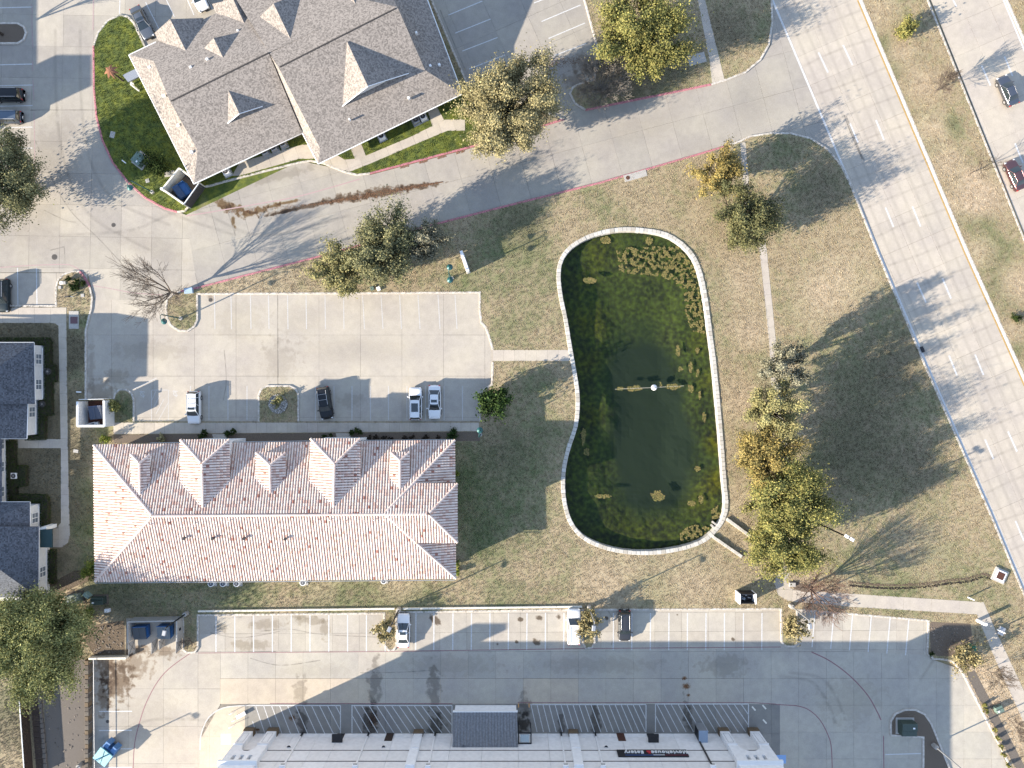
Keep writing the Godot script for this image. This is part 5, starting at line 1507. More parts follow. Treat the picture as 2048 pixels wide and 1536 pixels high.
func dumpster(called: String, label: String, at: Vector3, turn: float, body: Material, lid: Material, open_front := false) -> void:
	var t := thing(called, label, "dumpster", at, turn)
	var g := G.new()
	var w := 0.95; var d0 := 0.75; var d1 := 0.95; var h0 := 1.15; var h1 := 1.45
	# sloped-top steel box: local x along the width, z towards the low front
	var lo := [Vector3(-w, 0.1, -d1), Vector3(w, 0.1, -d1), Vector3(w, 0.1, d0), Vector3(-w, 0.1, d0)]
	var hi := [Vector3(-w, h1, -d1), Vector3(w, h1, -d1), Vector3(w, h0, d1), Vector3(-w, h0, d1)]
	for i in 4:
		var j := (i + 1) % 4
		g.quad(lo[i], lo[j], hi[j], hi[i], (lo[i] + lo[j]) * Vector3(1, 0, 1))
	g.quad(lo[0], lo[1], lo[2], lo[3], Vector3.DOWN)
	g.quad(hi[0] + Vector3(0, -0.25, 0), hi[1] + Vector3(0, -0.25, 0), hi[2] + Vector3(0, -0.25, 0), hi[3] + Vector3(0, -0.25, 0), Vector3.UP)
	for s: float in [-1, 1]:
		g.box(Vector3(s * (w + 0.06), 0.85, 0), Vector3(0.12, 0.16, 1.5))
		g.box(Vector3(s * w, 0.75, -0.5), Vector3(0.08, 1.2, 0.08)); g.box(Vector3(s * w, 0.75, 0.5), Vector3(0.08, 1.2, 0.08))
	part("body", g, body, t)
	for s: float in [-1, 1]:
		if open_front and s > 0: continue
		var l := G.new()
		var b := Basis(Vector3.RIGHT, atan2(h1 - h0, d1 * 2))
		var c := Vector3(s * w * 0.49, (h0 + h1) / 2 + 0.05, 0)
		l.cbox(c, Vector3(w * 0.95, 0.06, d1 * 2.02), 0.02, b)
		for k in 6: l.box(c + b * Vector3(-w * 0.38 + k * w * 0.152, 0.045, 0), Vector3(0.05, 0.03, d1 * 1.85), b)
		part("lid", l, lid, t)
	g = G.new(); g.tube(Vector3(-w, h1 + 0.05, -d1), Vector3(w, h1 + 0.05, -d1), 0.06, 0.06, 6)
	part("hinge_bar", g, body, t)
	g = G.new()
	for s: float in [-1, 1]:
		for k: float in [-1, 1]: g.tube(Vector3(s * 0.75, 0.08, k * 0.6 - 0.05), Vector3(s * 0.75 + 0.06, 0.08, k * 0.6 - 0.05), 0.08, 0.08, 8)
	part("caster", g, M.tyre, t)

func build_enclosures() -> void:
	# beside the tile-roofed office
	var t := thing("waste_enclosure", "white-walled waste enclosure beside the rounded grass bed of the office lot", "enclosure")
	var h := 2.5
	var nw := X(155, 803, h); var sw := X(155, 852, h); var se := X(209, 852, h); var ne := X(208, 801, h)
	wall_seg("wall", nw, sw, 0.25, 0.0, h, M.white_wall, t)
	wall_seg("wall", sw + Vector3(-0.12, 0, 0), se + Vector3(0.12, 0, 0), 0.25, 0.0, h - 0.004, M.white_wall, t)
	wall_seg("wall", se, ne, 0.25, 0.0, h - 0.002, M.white_wall, t)
	for s: Array in [[nw, sw], [sw, se], [se, ne]]: wall_seg("coping", s[0], s[1], 0.32, h, h + 0.07 + R(0, 0.006), M.white, t)
	wall_seg("gate", X(157, 799, 2.2), X(207, 798, 2.2), 0.08, 0.15, 2.2, M.white, t)
	var g := G.new(); g.prism(PackedVector2Array([Vector2(nw.x, nw.z), Vector2(ne.x, ne.z), Vector2(se.x, se.z), Vector2(sw.x, sw.z)]), 0.0, 0.145)
	part("floor", g, M.rust, t)
	keep_out.append(px([148, 790, 232, 790, 232, 860, 148, 860]))
	dumpster("dumpster", "dark blue-grey dumpster inside the white-walled office enclosure", X(196, 825, 0.8) * Vector3(1, 0, 1) + Vector3(0, 0.145, 0), 0.08, mat(lin(0.06, 0.08, 0.14), 0.6), mat(lin(0.07, 0.085, 0.12), 0.6))
	g = G.new(); g.box(X(194, 847, 0.3), Vector3(0.6, 0.4, 0.4), Basis(Vector3.UP, 0.3)); g.box(X(184, 846, 0.3), Vector3(1.0, 0.1, 0.15), Basis(Vector3.UP, 0.2))
	one("discarded_boxes", g, M.white, "pale discarded boxes on the floor of the office enclosure", "boxes")
	# behind the theatre lot
	t = thing("waste_enclosure", "grey concrete waste enclosure with open gates and two blue dumpsters", "enclosure")
	h = 2.0
	nw = X(255, 1244, h); ne = X(353, 1242, h); sw = X(255, 1286, h); se = X(353, 1284, h)
	wall_seg("wall", nw, ne, 0.2, 0, h, M.concrete, t)
	wall_seg("wall", nw, sw, 0.2, 0, h - 0.003, M.concrete, t)
	wall_seg("wall", ne, se, 0.2, 0, h - 0.006, M.concrete, t)
	for s: Array in [[256, 1287, 257, 1310], [303, 1285, 302, 1309], [317, 1283, 318, 1300], [352, 1284, 351, 1307]]:
		var a := X(s[0], s[1], h); var b := X(s[2], s[3], h)
		var gt := wall_seg("gate", a, b, 0.07, 0.15, 1.95, M.concrete, t)
		var fr := G.new()
		for k: float in [-1, 1]:
			var o := Vector3(k * 0.05, 0, 0)
			fr.tube(V(a, 0.2) + o, V(b, 1.9) + o, 0.025, 0.025, 4); fr.tube(V(b, 0.2) + o, V(a, 1.9) + o, 0.025, 0.025, 4)
		part("cross_brace", fr, M.dark_metal, gt)
	g = G.new(); g.box(Vector3(X(353, 0, h).x + 0.14, 1.2, X(0, 1262, h).z), Vector3(0.06, 0.5, 0.35))
	part("meter_box", g, M.dark_metal, t)
	dumpster("dumpster", "blue dumpster with grey ribbed lids on the gate side farther from the grass island", X(280, 1266, 1.2) * Vector3(1, 0, 1), 0.05, M.blue_bin, M.lid)
	dumpster("dumpster", "blue dumpster with grey ribbed lids under the leaning lamp head", X(328, 1265, 1.2) * Vector3(1, 0, 1), 0.0, M.blue_bin, mat(lin(0.14, 0.16, 0.17), 0.6))
	# at the corner of the shingle-roofed office
	t = thing("waste_enclosure", "walled waste enclosure with a timber gate at the shingle office corner", "enclosure")
	h = 2.4
	var p0 := X(358, 336, h); var p1 := X(324, 378, h); var p2 := X(367, 408, h); var p3 := X(397, 366, h)
	wall_seg("wall", p0, p1, 0.25, 0, h, M.cream, t)
	wall_seg("wall", p1, p2, 0.25, 0, h - 0.004, M.cream, t)
	wall_seg("wall", p3, p0, 0.22, 0, h - 0.008, M.cream, t)
	var boards := 12
	var gd := thing("timber_gate", "grey timber gate with white top rail closing the shingle office enclosure", "gate")
	for k in boards:
		var a := p2.lerp(p3, (k + 0.04) / boards); var b := p2.lerp(p3, (k + 0.96) / boards)
		wall_seg("board", a, b, 0.05, 0.1, 2.2, M.wood_grey, gd)
	wall_seg("top_rail", p2, p3, 0.12, 2.21, 2.36, M.white, gd)
	g = G.new(); g.tube(V(p1, 0), V(p1, 2.6), 0.2, 0.2, 10)
	part("corner_post", g, M.white, t)
	g = G.new(); g.prism(PackedVector2Array([Vector2(p0.x, p0.z), Vector2(p1.x, p1.z), Vector2(p2.x, p2.z), Vector2(p3.x, p3.z)]), 0.0, 0.14)
	part("floor", g, M.mulch, t)
	keep_out.append(PackedVector2Array([Vector2(p0.x, p0.z - 0.6), Vector2(p1.x - 0.6, p1.z), Vector2(p2.x, p2.z + 0.6), Vector2(p3.x + 0.6, p3.z)]))
	dumpster("dumpster", "bright blue dumpster with one lid open beside the shingle office", X(366, 382, 1.0) * Vector3(1, 0, 1) + Vector3(0, 0.14, 0), 0.6, M.blue_bin, mat(lin(0.05, 0.08, 0.14), 0.6), true)
	# hollow brick sign shell near the south lot
	t = thing("sign_shell", "hollow dark sign box with pale side walls on the grass above the south lot", "sign")
	h = 2.0
	var c := X(1487, 1190)
	for s: float in [-1, 1]:
		g = G.new(); g.cbox(c + Vector3(s * 1.15, h / 2, 0.0), Vector3(0.2, h, 1.5), 0.02)
		part("side_wall", g, M.stucco_white, t)
	for s: float in [-1, 1]:
		g = G.new(); g.box(c + Vector3(0, h / 2 - 0.05, s * 0.66), Vector3(2.1, h - 0.1, 0.12))
		part("panel", g, M.black, t)
	g = G.new()
	for k in 7: g.box(c + Vector3(R(-0.8, 0.8), 0.5 + R(0, 0.3), R(-0.4, 0.4)), Vector3(R(0.2, 0.5), 0.2, R(0.1, 0.35)), Basis(Vector3.UP, R(0, 3)))
	part("debris", g, mat(lin(0.3, 0.34, 0.38), 0.6), t)
	g = G.new(); g.box(c + Vector3(0, 0.3, 0), Vector3(2.1, 0.5, 1.2))
	part("base", g, M.black, t)
	# thin white monument sign north of the office lot
	t = thing("monument_sign", "thin white upright sign slab on the grass beside the twin-lamp post", "sign")
	var q0 := X(922, 502, 2.0); var q1 := X(936, 543, 2.0)
	wall_seg("slab", q0, q1, 0.3, 0.12, 2.1, M.white_wall, t)
	wall_seg("cap", q0, q1, 0.42, 2.1, 2.25, M.white, t)
	wall_seg("plinth", q0, q1, 0.6, 0.1, 0.35, M.concrete, t)

# ---------- cars ----------
func car(label: String, u: float, v: float, heading: float, L: float, W: float, Ht: float, suv: bool, paint: Material, o := {}) -> void:
	var at := X(u, v, 0.7); at.y = 0.008
	var t := thing("parked_car" if not o.has("road") else "car", label, "car", at, -deg_to_rad(heading))
	var w := W / 2.0
	var st: Array
	if suv: st = [[-0.5, 0.80, 0.80], [-0.492, 0.90, 0.95], [-0.46, 0.95, 1.04], [-0.38, 0.985, 1.06], [-0.2, 1.0, 1.05], [0.05, 1.0, 1.04], [0.24, 1.0, 1.06], [0.30, 0.99, 1.04], [0.42, 0.95, 0.95], [0.465, 0.90, 0.86], [0.49, 0.80, 0.74], [0.5, 0.66, 0.62]]
	else: st = [[-0.5, 0.72, 0.72], [-0.49, 0.84, 0.86], [-0.46, 0.91, 0.94], [-0.38, 0.965, 0.96], [-0.2, 1.0, 0.93], [0.05, 1.0, 0.91], [0.22, 1.0, 0.94], [0.29, 0.985, 0.91], [0.41, 0.94, 0.81], [0.46, 0.87, 0.72], [0.49, 0.76, 0.62], [0.5, 0.62, 0.54]]
	var rows: Array = []
	var sec := func(x: float, wf: float, tp: float, k: float) -> PackedVector3Array:
		var a := PackedVector3Array()
		for q: Vector2 in [Vector2(-0.93, 0.0), Vector2(-0.985, 0.16), Vector2(-1.0, 0.5), Vector2(-0.985, 0.78), Vector2(-0.93, 0.93), Vector2(-0.82, 1.0), Vector2(-0.45, 1.035), Vector2(0, 1.045), Vector2(0.45, 1.035), Vector2(0.82, 1.0), Vector2(0.93, 0.93), Vector2(0.985, 0.78), Vector2(1.0, 0.5), Vector2(0.985, 0.16), Vector2(0.93, 0.0)]:
			a.append(Vector3(x * L, 0.24 + (tp - 0.24) * q.y * k + (1.0 - k) * 0.3, q.x * w * wf * k))
		return a
	rows.append(sec.call(-0.5, 0.72, 0.8, 0.05))
	for s: Array in st: rows.append(sec.call(s[0], s[1], s[2], 1.0))
	rows.append(sec.call(0.5, 0.6, 0.6, 0.05))
	var g := G.new(); g.loft(rows)
	g.box(Vector3(0, 0.22, 0), Vector3(L * 0.9, 0.12, W * 0.84))
	part("body", g, paint, t)
	# greenhouse
	var belt := 1.02 if suv else 0.92
	var wb := w * 0.90; var wt := w * (0.70 if suv else 0.64)
	var fb := (0.25 if suv else 0.235) * L; var ft := (0.10 if suv else 0.055) * L
	var rb := (-0.475 if suv else -0.36) * L; var rt := (-0.415 if suv else -0.215) * L
	if o.get("coupe", false): rb = -0.42 * L; rt = -0.24 * L
	var roof := Ht - 0.03
	var B := [Vector3(fb, belt, -wb), Vector3(fb, belt, wb), Vector3(rb, belt, wb * 0.97), Vector3(rb, belt, -wb * 0.97)]
	var T := [Vector3(ft, roof - 0.06, -wt), Vector3(ft, roof - 0.06, wt), Vector3(rt, roof - 0.07, wt * 0.97), Vector3(rt, roof - 0.07, -wt * 0.97)]
	for k: Array in [["windscreen", 0, 1, 0.10], ["rear_window", 2, 3, 0.06]]:
		rows = []
		for i in 4:
			var r := PackedVector3Array()
			for j in 7:
				var f := j / 6.0
				var p: Vector3 = (B[k[1]] as Vector3).lerp(B[k[2]], f).lerp((T[k[1]] as Vector3).lerp(T[k[2]], f), i / 3.0)
				var bulge: float = (1.0 - pow(absf(f - 0.5) * 2.0, 2.0)) * k[3]
				p.x += bulge * signf(p.x)
				p.y += 0.02 * sin(PI * i / 3.0)
				r.append(p)
			rows.append(r)
		g = G.new(); g.loft(rows)
		part(k[0], g, M.glass, t)
	for k: Array in [[0, 3, -1.0], [1, 2, 1.0]]:
		g = G.new()
		var out := Vector3(0, 0.3, k[2])
		var b0: Vector3 = B[k[0]]; var b1: Vector3 = B[k[1]]; var t0: Vector3 = T[k[0]]; var t1: Vector3 = T[k[1]]
		g.quad(b0, b1, t1, t0, out)
		var sw := part("side_window", g, M.glass, t)
		for f: float in ([0.42, 0.78] if suv else [0.45]):
			g = G.new(); g.tube(b0.lerp(b1, f) + out * 0.01, t0.lerp(t1, f) + out * 0.01, 0.035, 0.03, 5)
			part("door_pillar", g, M.black if not o.get("light", false) else paint, sw)
	# roof skin
	rows = []
	for i in 6:
		var r := PackedVector3Array()
		var f := i / 5.0
		for j in 7:
			var q := j / 6.0
			var p: Vector3 = (T[0] as Vector3).lerp(T[3], f).lerp((T[1] as Vector3).lerp(T[2], f), q)
			p.y += 0.075 * (1.0 - pow(absf(q - 0.5) * 2.0, 2.2)) * (0.55 + 0.45 * sin(PI * clampf(f * 0.8 + 0.15, 0, 1)))
			p.x += (0.06 if i == 0 else (-0.05 if i == 5 else 0.0)) * (1.0 - pow(absf(q - 0.5) * 2.0, 2.0))
			r.append(p)
		rows.append(r)
	g = G.new(); g.loft(rows)
	for i in 4: g.tube(B[i], T[i], 0.05, 0.045, 5)
	for k: Array in [[0, 3], [1, 2]]: g.tube(T[k[0]], T[k[1]], 0.045, 0.045, 5)
	part("roof", g, o.get("roof", paint), t)
	if o.has("sunroof"):
		g = G.new()
		var s: Array = o.sunroof
		g.cbox(Vector3(s[0] * L, roof + 0.035, 0), Vector3(s[1] * L, 0.04, wt * 1.45), 0.012)
		part("sunroof", g, M.glass, t)
	if o.has("rails"):
		for s: float in [-1, 1]:
			g = G.new(); g.tube(Vector3(ft - 0.2, roof + 0.06, s * wt * 0.93), Vector3(rt + 0.15, roof + 0.05, s * wt * 0.92), 0.03, 0.03, 6)
			part("roof_rail", g, o.rails, t)
		for f: float in o.get("bars", []):
			g = G.new(); g.tube(Vector3(f * L, roof + 0.08, -wt * 0.92), Vector3(f * L, roof + 0.08, wt * 0.92), 0.025, 0.025, 6)
			part("crossbar", g, o.rails, t)
	for s: float in [-1, 1]:
		g = G.new(); g.cbox(Vector3(fb - 0.22, belt + 0.06, s * (w + 0.10)), Vector3(0.16, 0.15, 0.22), 0.04, Basis(Vector3.UP, s * 0.25))
		part("wing_mirror", g, paint, t)
		g = G.new(); g.cbox(Vector3(0.462 * L, (0.78 if suv else 0.66), s * w * 0.70), Vector3(0.24, 0.14, w * 0.34), 0.04, Basis(Vector3.UP, s * 0.45))
		part("headlight", g, M.head_lamp, t)
		g = G.new(); g.cbox(Vector3(-0.482 * L, (0.92 if suv else 0.82), s * w * 0.74), Vector3(0.12, 0.18, w * 0.3), 0.03, Basis(Vector3.UP, -s * 0.3))
		part("tail_light", g, M.tail_lamp, t)
		for x: float in [0.305, -0.295]:
			var wh := G.new()
			var c := Vector3(x * L, 0.345, s * (w - 0.10))
			wh.tube(c + Vector3(0, 0, -0.11), c + Vector3(0, 0, 0.11), 0.345, 0.345, 18)
			var wn := part("wheel", wh, M.tyre, t)
			wh = G.new(); wh.tube(c + Vector3(0, 0, s * 0.08), c + Vector3(0, 0, s * 0.118), 0.22, 0.20, 12)
			part("rim", wh, M.rim, wn)
	g = G.new(); g.box(Vector3(0.497 * L, 0.45, 0), Vector3(0.05, 0.2, w * 1.0))
	part("grille", g, M.black, t)
	g = G.new(); g.box(Vector3(-0.503 * L, 0.55, 0), Vector3(0.03, 0.13, 0.32))
	part("number_plate", g, M.white, t)

func paint(c: Color, metal := 0.0, rough := 0.35) -> StandardMaterial3D:
	var m := mat(c, rough, metal)
	m.metallic_specular = 0.3; m.clearcoat_enabled = true; m.clearcoat = 0.35; m.clearcoat_roughness = 0.08
	return m
func build_cars() -> void:
	var white := paint(lin(0.72, 0.72, 0.71))
	var black := paint(lin(0.010, 0.011, 0.013), 0.0, 0.3)
	car("white estate SUV with crossbars on its roof in the office lot", 388, 815, 90, 4.75, 1.9, 1.75, true, white, {"sunroof": [0.03, 0.07], "rails": M.grey_metal, "bars": [-0.12, -0.26], "light": true})
	car("black SUV parked askew beside the square island with a stone ring", 650, 806, 81, 4.75, 1.92, 1.75, true, black, {"rails": M.rim, "bars": [-0.1, -0.27]})
	car("white crossover with a long dark glass roof, next to the white sedan", 831, 807, -90, 4.75, 1.9, 1.68, true, white, {"sunroof": [-0.12, 0.26], "light": true})
	car("white sedan with a small sunroof, next to the crossover", 869, 804, 90, 4.95, 1.86, 1.46, false, white, {"sunroof": [-0.03, 0.08], "light": true})
	car("white sedan beside the scrubby island in the theatre lot", 807, 1261, -90, 4.95, 1.88, 1.46, false, white, {"sunroof": [-0.04, 0.08], "light": true})
	car("large white SUV partly under the scrubby island tree", 1148, 1253, -90, 5.25, 2.0, 1.85, true, white, {"rails": M.grey_metal, "light": true})
	car("dark grey SUV with roof rails alone in the theatre lot", 1249, 1251, 90, 4.5, 1.85, 1.68, true, paint(lin(0.06, 0.062, 0.066), 0.6), {"rails": M.rim})
	car("silver grey sedan beside the curved green lawn", 284, 45, 64, 4.95, 1.86, 1.46, false, paint(lin(0.16, 0.17, 0.18), 0.7), {"sunroof": [-0.03, 0.08]})
	car("white car cut off behind the shingle-roofed office gable", 394, -10, 64, 4.8, 1.85, 1.5, false, white, {"light": true})
	car("black SUV with roof rails in the shaded north-west stalls", 15, 190, 180, 4.7, 1.9, 1.75, true, black, {"rails": M.rim})
	car("blue-grey SUV in the shaded north-west stalls, next to the black one", 13, 234, 180, 4.5, 1.85, 1.66, true, paint(lin(0.05, 0.065, 0.09), 0.5), {"rails": M.rim, "roof": paint(lin(0.10, 0.13, 0.17), 0.5)})
	car("dark teal SUV parked nose to the walk beside the slate-roofed building", 5, 591, 90, 4.85, 1.92, 1.78, true, paint(lin(0.022, 0.032, 0.036), 0.4), {"rails": M.rim})
	car("dark chrome-trimmed sedan driving on the far carriageway", 2016, 181, -113.3, 4.6, 1.85, 1.46, false, paint(lin(0.15, 0.155, 0.17), 0.85, 0.22), {"road": true})
	car("maroon sedan driving on the far carriageway", 2031, 350, -113.3, 4.6, 1.85, 1.46, false, paint(lin(0.17, 0.09, 0.09), 0.8, 0.22), {"road": true})
	# blue collection bin by the retaining wall
	var t := thing("collection_bin", "blue steel bin with a pale turquoise lid strapped crosswise by the stone wall", "bin", X(222, 1498), deg_to_rad(-38))
	var g := G.new(); g.cbox(Vector3(0, 0.8, 0), Vector3(2.1, 1.4, 2.0), 0.05)
	part("body", g, M.blue_bin, t)
	for s: float in [-1, 1]:
		g = G.new(); g.cbox(Vector3(s * 0.62, 0.95, -1.25), Vector3(0.75, 1.3, 0.9), 0.05)
		part("side_box", g, mat(lin(0.06, 0.16, 0.34), 0.5), t)
	g = G.new(); g.cbox(Vector3(0, 1.72, 0.35), Vector3(2.2, 0.12, 2.2), 0.03, Basis(Vector3.RIGHT, 0.12))
	part("lid", g, tri_mat(lin(0.22, 0.52, 0.58), M.kerb.albedo_texture, 2.0, 0.5), t)
	g = G.new()
	for s: float in [-1, 1]: g.tube(Vector3(-0.3 * s, 1.93, -0.55), Vector3(0.3 * s, 1.66, 1.4), 0.03, 0.03, 5)
	part("strap", g, M.black, t)
	g = G.new()
	for s: float in [-1, 1]: g.tube(Vector3(s * 0.9, 0.14, -0.6), Vector3(s * 1.0, 0.14, -0.6), 0.14, 0.14, 10)
	part("wheel", g, M.tyre, t)

# ---------- trees ----------
const PAL := {
	"olive": [[0.2538, 0.2341, 0.105], [0.166, 0.166, 0.0771], [0.3107, 0.2721, 0.1245]],
	"light": [[0.2959, 0.2585, 0.1331], [0.193, 0.1744, 0.0874], [0.352, 0.3049, 0.1626]],
	"yellow": [[0.2607, 0.2042, 0.072], [0.1557, 0.1353, 0.0527], [0.3117, 0.2392, 0.0845]],
	"lime": [[0.217, 0.2053, 0.0672], [0.106, 0.1177, 0.0428], [0.2816, 0.2512, 0.0863]],
	"dark": [[0.1224, 0.1224, 0.056], [0.0802, 0.0864, 0.0425], [0.173, 0.1592, 0.0731]],
	"green": [[0.1879, 0.1841, 0.0934], [0.1139, 0.1204, 0.0634], [0.2411, 0.2286, 0.1184]],
	"grey": [[0.2033, 0.1925, 0.1315], [0.1176, 0.1176, 0.079], [0.2612, 0.2446, 0.1741]],
	"soft": [[0.2194, 0.2267, 0.0895], [0.1271, 0.1418, 0.0559], [0.2923, 0.2876, 0.1257]],
	"scrub": [[0.2742, 0.2302, 0.1124], [0.1649, 0.146, 0.0712], [0.3348, 0.2809, 0.1456]],
	"gloss": [[0.035, 0.06, 0.018], [0.02, 0.038, 0.012], [0.07, 0.105, 0.035]],
	"hedge": [[0.035, 0.052, 0.016], [0.022, 0.034, 0.011], [0.06, 0.08, 0.025]],
	"bronze": [[0.05, 0.04, 0.03], [0.03, 0.026, 0.02], [0.075, 0.055, 0.04]],
	"fresh": [[0.16, 0.19, 0.04], [0.09, 0.12, 0.025], [0.24, 0.25, 0.06]],
}
func leaf(g: G, p: Vector3, ax: Vector3, nn: Vector3, l: float, w: float) -> void:
	var sd := ax.cross(nn).normalized() * w
	var a := p - ax * l * 0.5; var b := p + ax * l * 0.5
	var m := p + nn * l * 0.12
	g.tri(a, m + sd, b, nn); g.tri(a, b, m - sd, nn)

# crown of leafy clumps on limbs; c is the middle of the crown, rad its half axes
func crown(g: G, limbs: G, foot: Vector3, c: Vector3, rad: Vector3, pal: Array, n_cl: int, per: int, ls: float, spread := 0.2, fork := 0.35) -> void:
	var base := Vector3(foot.x, 0, foot.z)
	var fk := base.lerp(c, fork)
	for i in n_cl:
		var d := Vector3(rng.randfn(), rng.randfn() * 0.8 + 0.15, rng.randfn()).normalized()
		var rr := pow(R(0.1, 1.0), 0.38)
		var lump := 0.82 + 0.3 * sin(d.x * 3.1 + d.z * 4.3 + c.x) * cos(d.z * 2.7 + c.z)
		var cp := c + d * rad * rr * lump
		if cp.y < 1.0 and rad.y > 2.0: cp.y = R(1.2, 2.4)
		var rc := rad.x * spread * R(0.7, 1.35)
		if i % 4 == 0:
			var md := fk.lerp(cp, 0.5) + Vector3(R(-0.3, 0.3), R(0.0, 0.4), R(-0.3, 0.3)) * rad.x * 0.15
			limbs.tube(fk, md, rad.x * 0.028 + 0.02, rad.x * 0.018 + 0.012, 5, false); limbs.tube(md, cp, rad.x * 0.018 + 0.012, 0.012, 4, false)
		var tone := rng.randf()
		var axis := (cp - fk).normalized()
		for k in per:
			var o := Vector3(rng.randfn(), rng.randfn(), rng.randfn()) * 0.34 * rc
			o += axis * o.dot(axis) * 1.1
			var col: Array = pal[0]
			var t := rng.randf()
			if t < 0.3: col = pal[1]
			elif t > 0.78 + tone * 0.12: col = pal[2]
			var f := R(0.85, 1.15) * (0.72 + 0.5 * tone)
			g.col = Color(col[0] * f, col[1] * f, col[2] * f)
			var nn := (o.normalized() * 0.8 + Vector3(R(-1, 1), R(-0.4, 1.2), R(-1, 1))).normalized()
			var ax := (axis + Vector3(R(-1, 1), R(-1, 1), R(-1, 1)) * 0.9)
			ax = (ax - nn * ax.dot(nn)).normalized()
			var l := ls * R(0.6, 1.4)
			leaf(g, cp + o, ax, nn, l, l * R(0.24, 0.4))

func oak(label: String, u: float, v: float, rpx: float, ht: float, pal: String, dens := 1.0, spread := 0.2, group := "") -> void:
	var hc := ht * 0.6
	var c := X(u, v, hc)
	var rad := Vector3(rpx / S * 1.04, ht * 0.4, rpx / S * 1.04)
	var t := thing("live_oak", label, "tree", Vector3.ZERO, 0.0, group)
	var g := G.new(); var li := G.new()
	var n := int(42.0 * dens * maxf(0.6, rad.x / 4.0)); var per := int(190.0 * maxf(0.7, rad.x / 4.5))
	crown(g, li, c, c, rad, PAL[pal], n, int(per * 1.7), 0.25, spread)
	part("crown", g, M.leaf, t)
	var b := Vector3(c.x, 0, c.z); var fk := b.lerp(c, 0.35)
	var tr := G.new()
	tr.tube(b + Vector3(0, 0, 0), b + Vector3(0, 0.4, 0), 0.34, 0.24, 9, false); tr.tube(b + Vector3(0, 0.4, 0), fk, 0.24, 0.19, 9, false)
	tr.tube(fk, c + Vector3(R(-0.4, 0.4), ht * 0.2, R(-0.4, 0.4)), 0.17, 0.05, 7, false)
	part("trunk", tr, M.bark, t)
	part("limbs", li, M.bark, t)

func branch(g: G, p: Vector3, d: Vector3, l: float, r: float, depth: int, up: float, sp: float) -> void:
	var segs := 3 if depth > 1 else 2
	var q := p; var dd := d
	for s in segs:
		var nd := (dd + Vector3(R(-1, 1), R(-0.6, 1) + up, R(-1, 1)) * 0.14).normalized()
		var e := q + nd * l / segs
		var r1 := maxf(0.016, r * (1.0 - 0.45 * float(s + 1) / segs))
		var r0 := maxf(0.017, r * (1.0 - 0.45 * float(s) / segs))
		g.tube(q, e, r0, r1, 5 if r0 > 0.05 else 3, false)
		if depth > 0 and s > 0 or (depth > 0 and segs == 2):
			var k := 2 if depth > 1 else 2
			for z in k:
				var side := Vector3(R(-1, 1), R(-0.3, 0.7), R(-1, 1)).normalized()
				var bd := (nd + side * sp).normalized()
				branch(g, e.lerp(q, R(0, 0.5)), bd, l * R(0.5, 0.75), r1 * R(0.45, 0.65), depth - 1, up, sp)
		q = e; dd = nd
	if depth > 0: branch(g, q, dd, l * R(0.55, 0.75), r * 0.5, depth - 1, up, sp)

func bare_tree(called: String, label: String, base: Vector3, ht: float, stems: int, lean: Vector3, spread: float, depth: int, m: Material, trunk_r: float, group := "") -> void:
	var t := thing(called, label, "tree", Vector3.ZERO, 0.0, group)
	var tr := G.new(); var g := G.new()
	var fk := base + (Vector3.UP + lean * 0.4) * ht * (0.22 if stems > 2 else 0.35)
	tr.tube(base, fk, trunk_r, trunk_r * 0.75, 8, false)
	part("trunk", tr, m, t)
	for i in stems:
		var a := TAU * i / stems + R(-0.4, 0.4)
		var d := (Vector3(cos(a) * spread, 1.0, sin(a) * spread) * Vector3(R(0.7, 1.2), 1, R(0.7, 1.2)) + lean).normalized()
		branch(g, fk, d, ht * 0.42, trunk_r * 0.55, depth, 0.12, 0.75)
	part("branches", g, m, t)

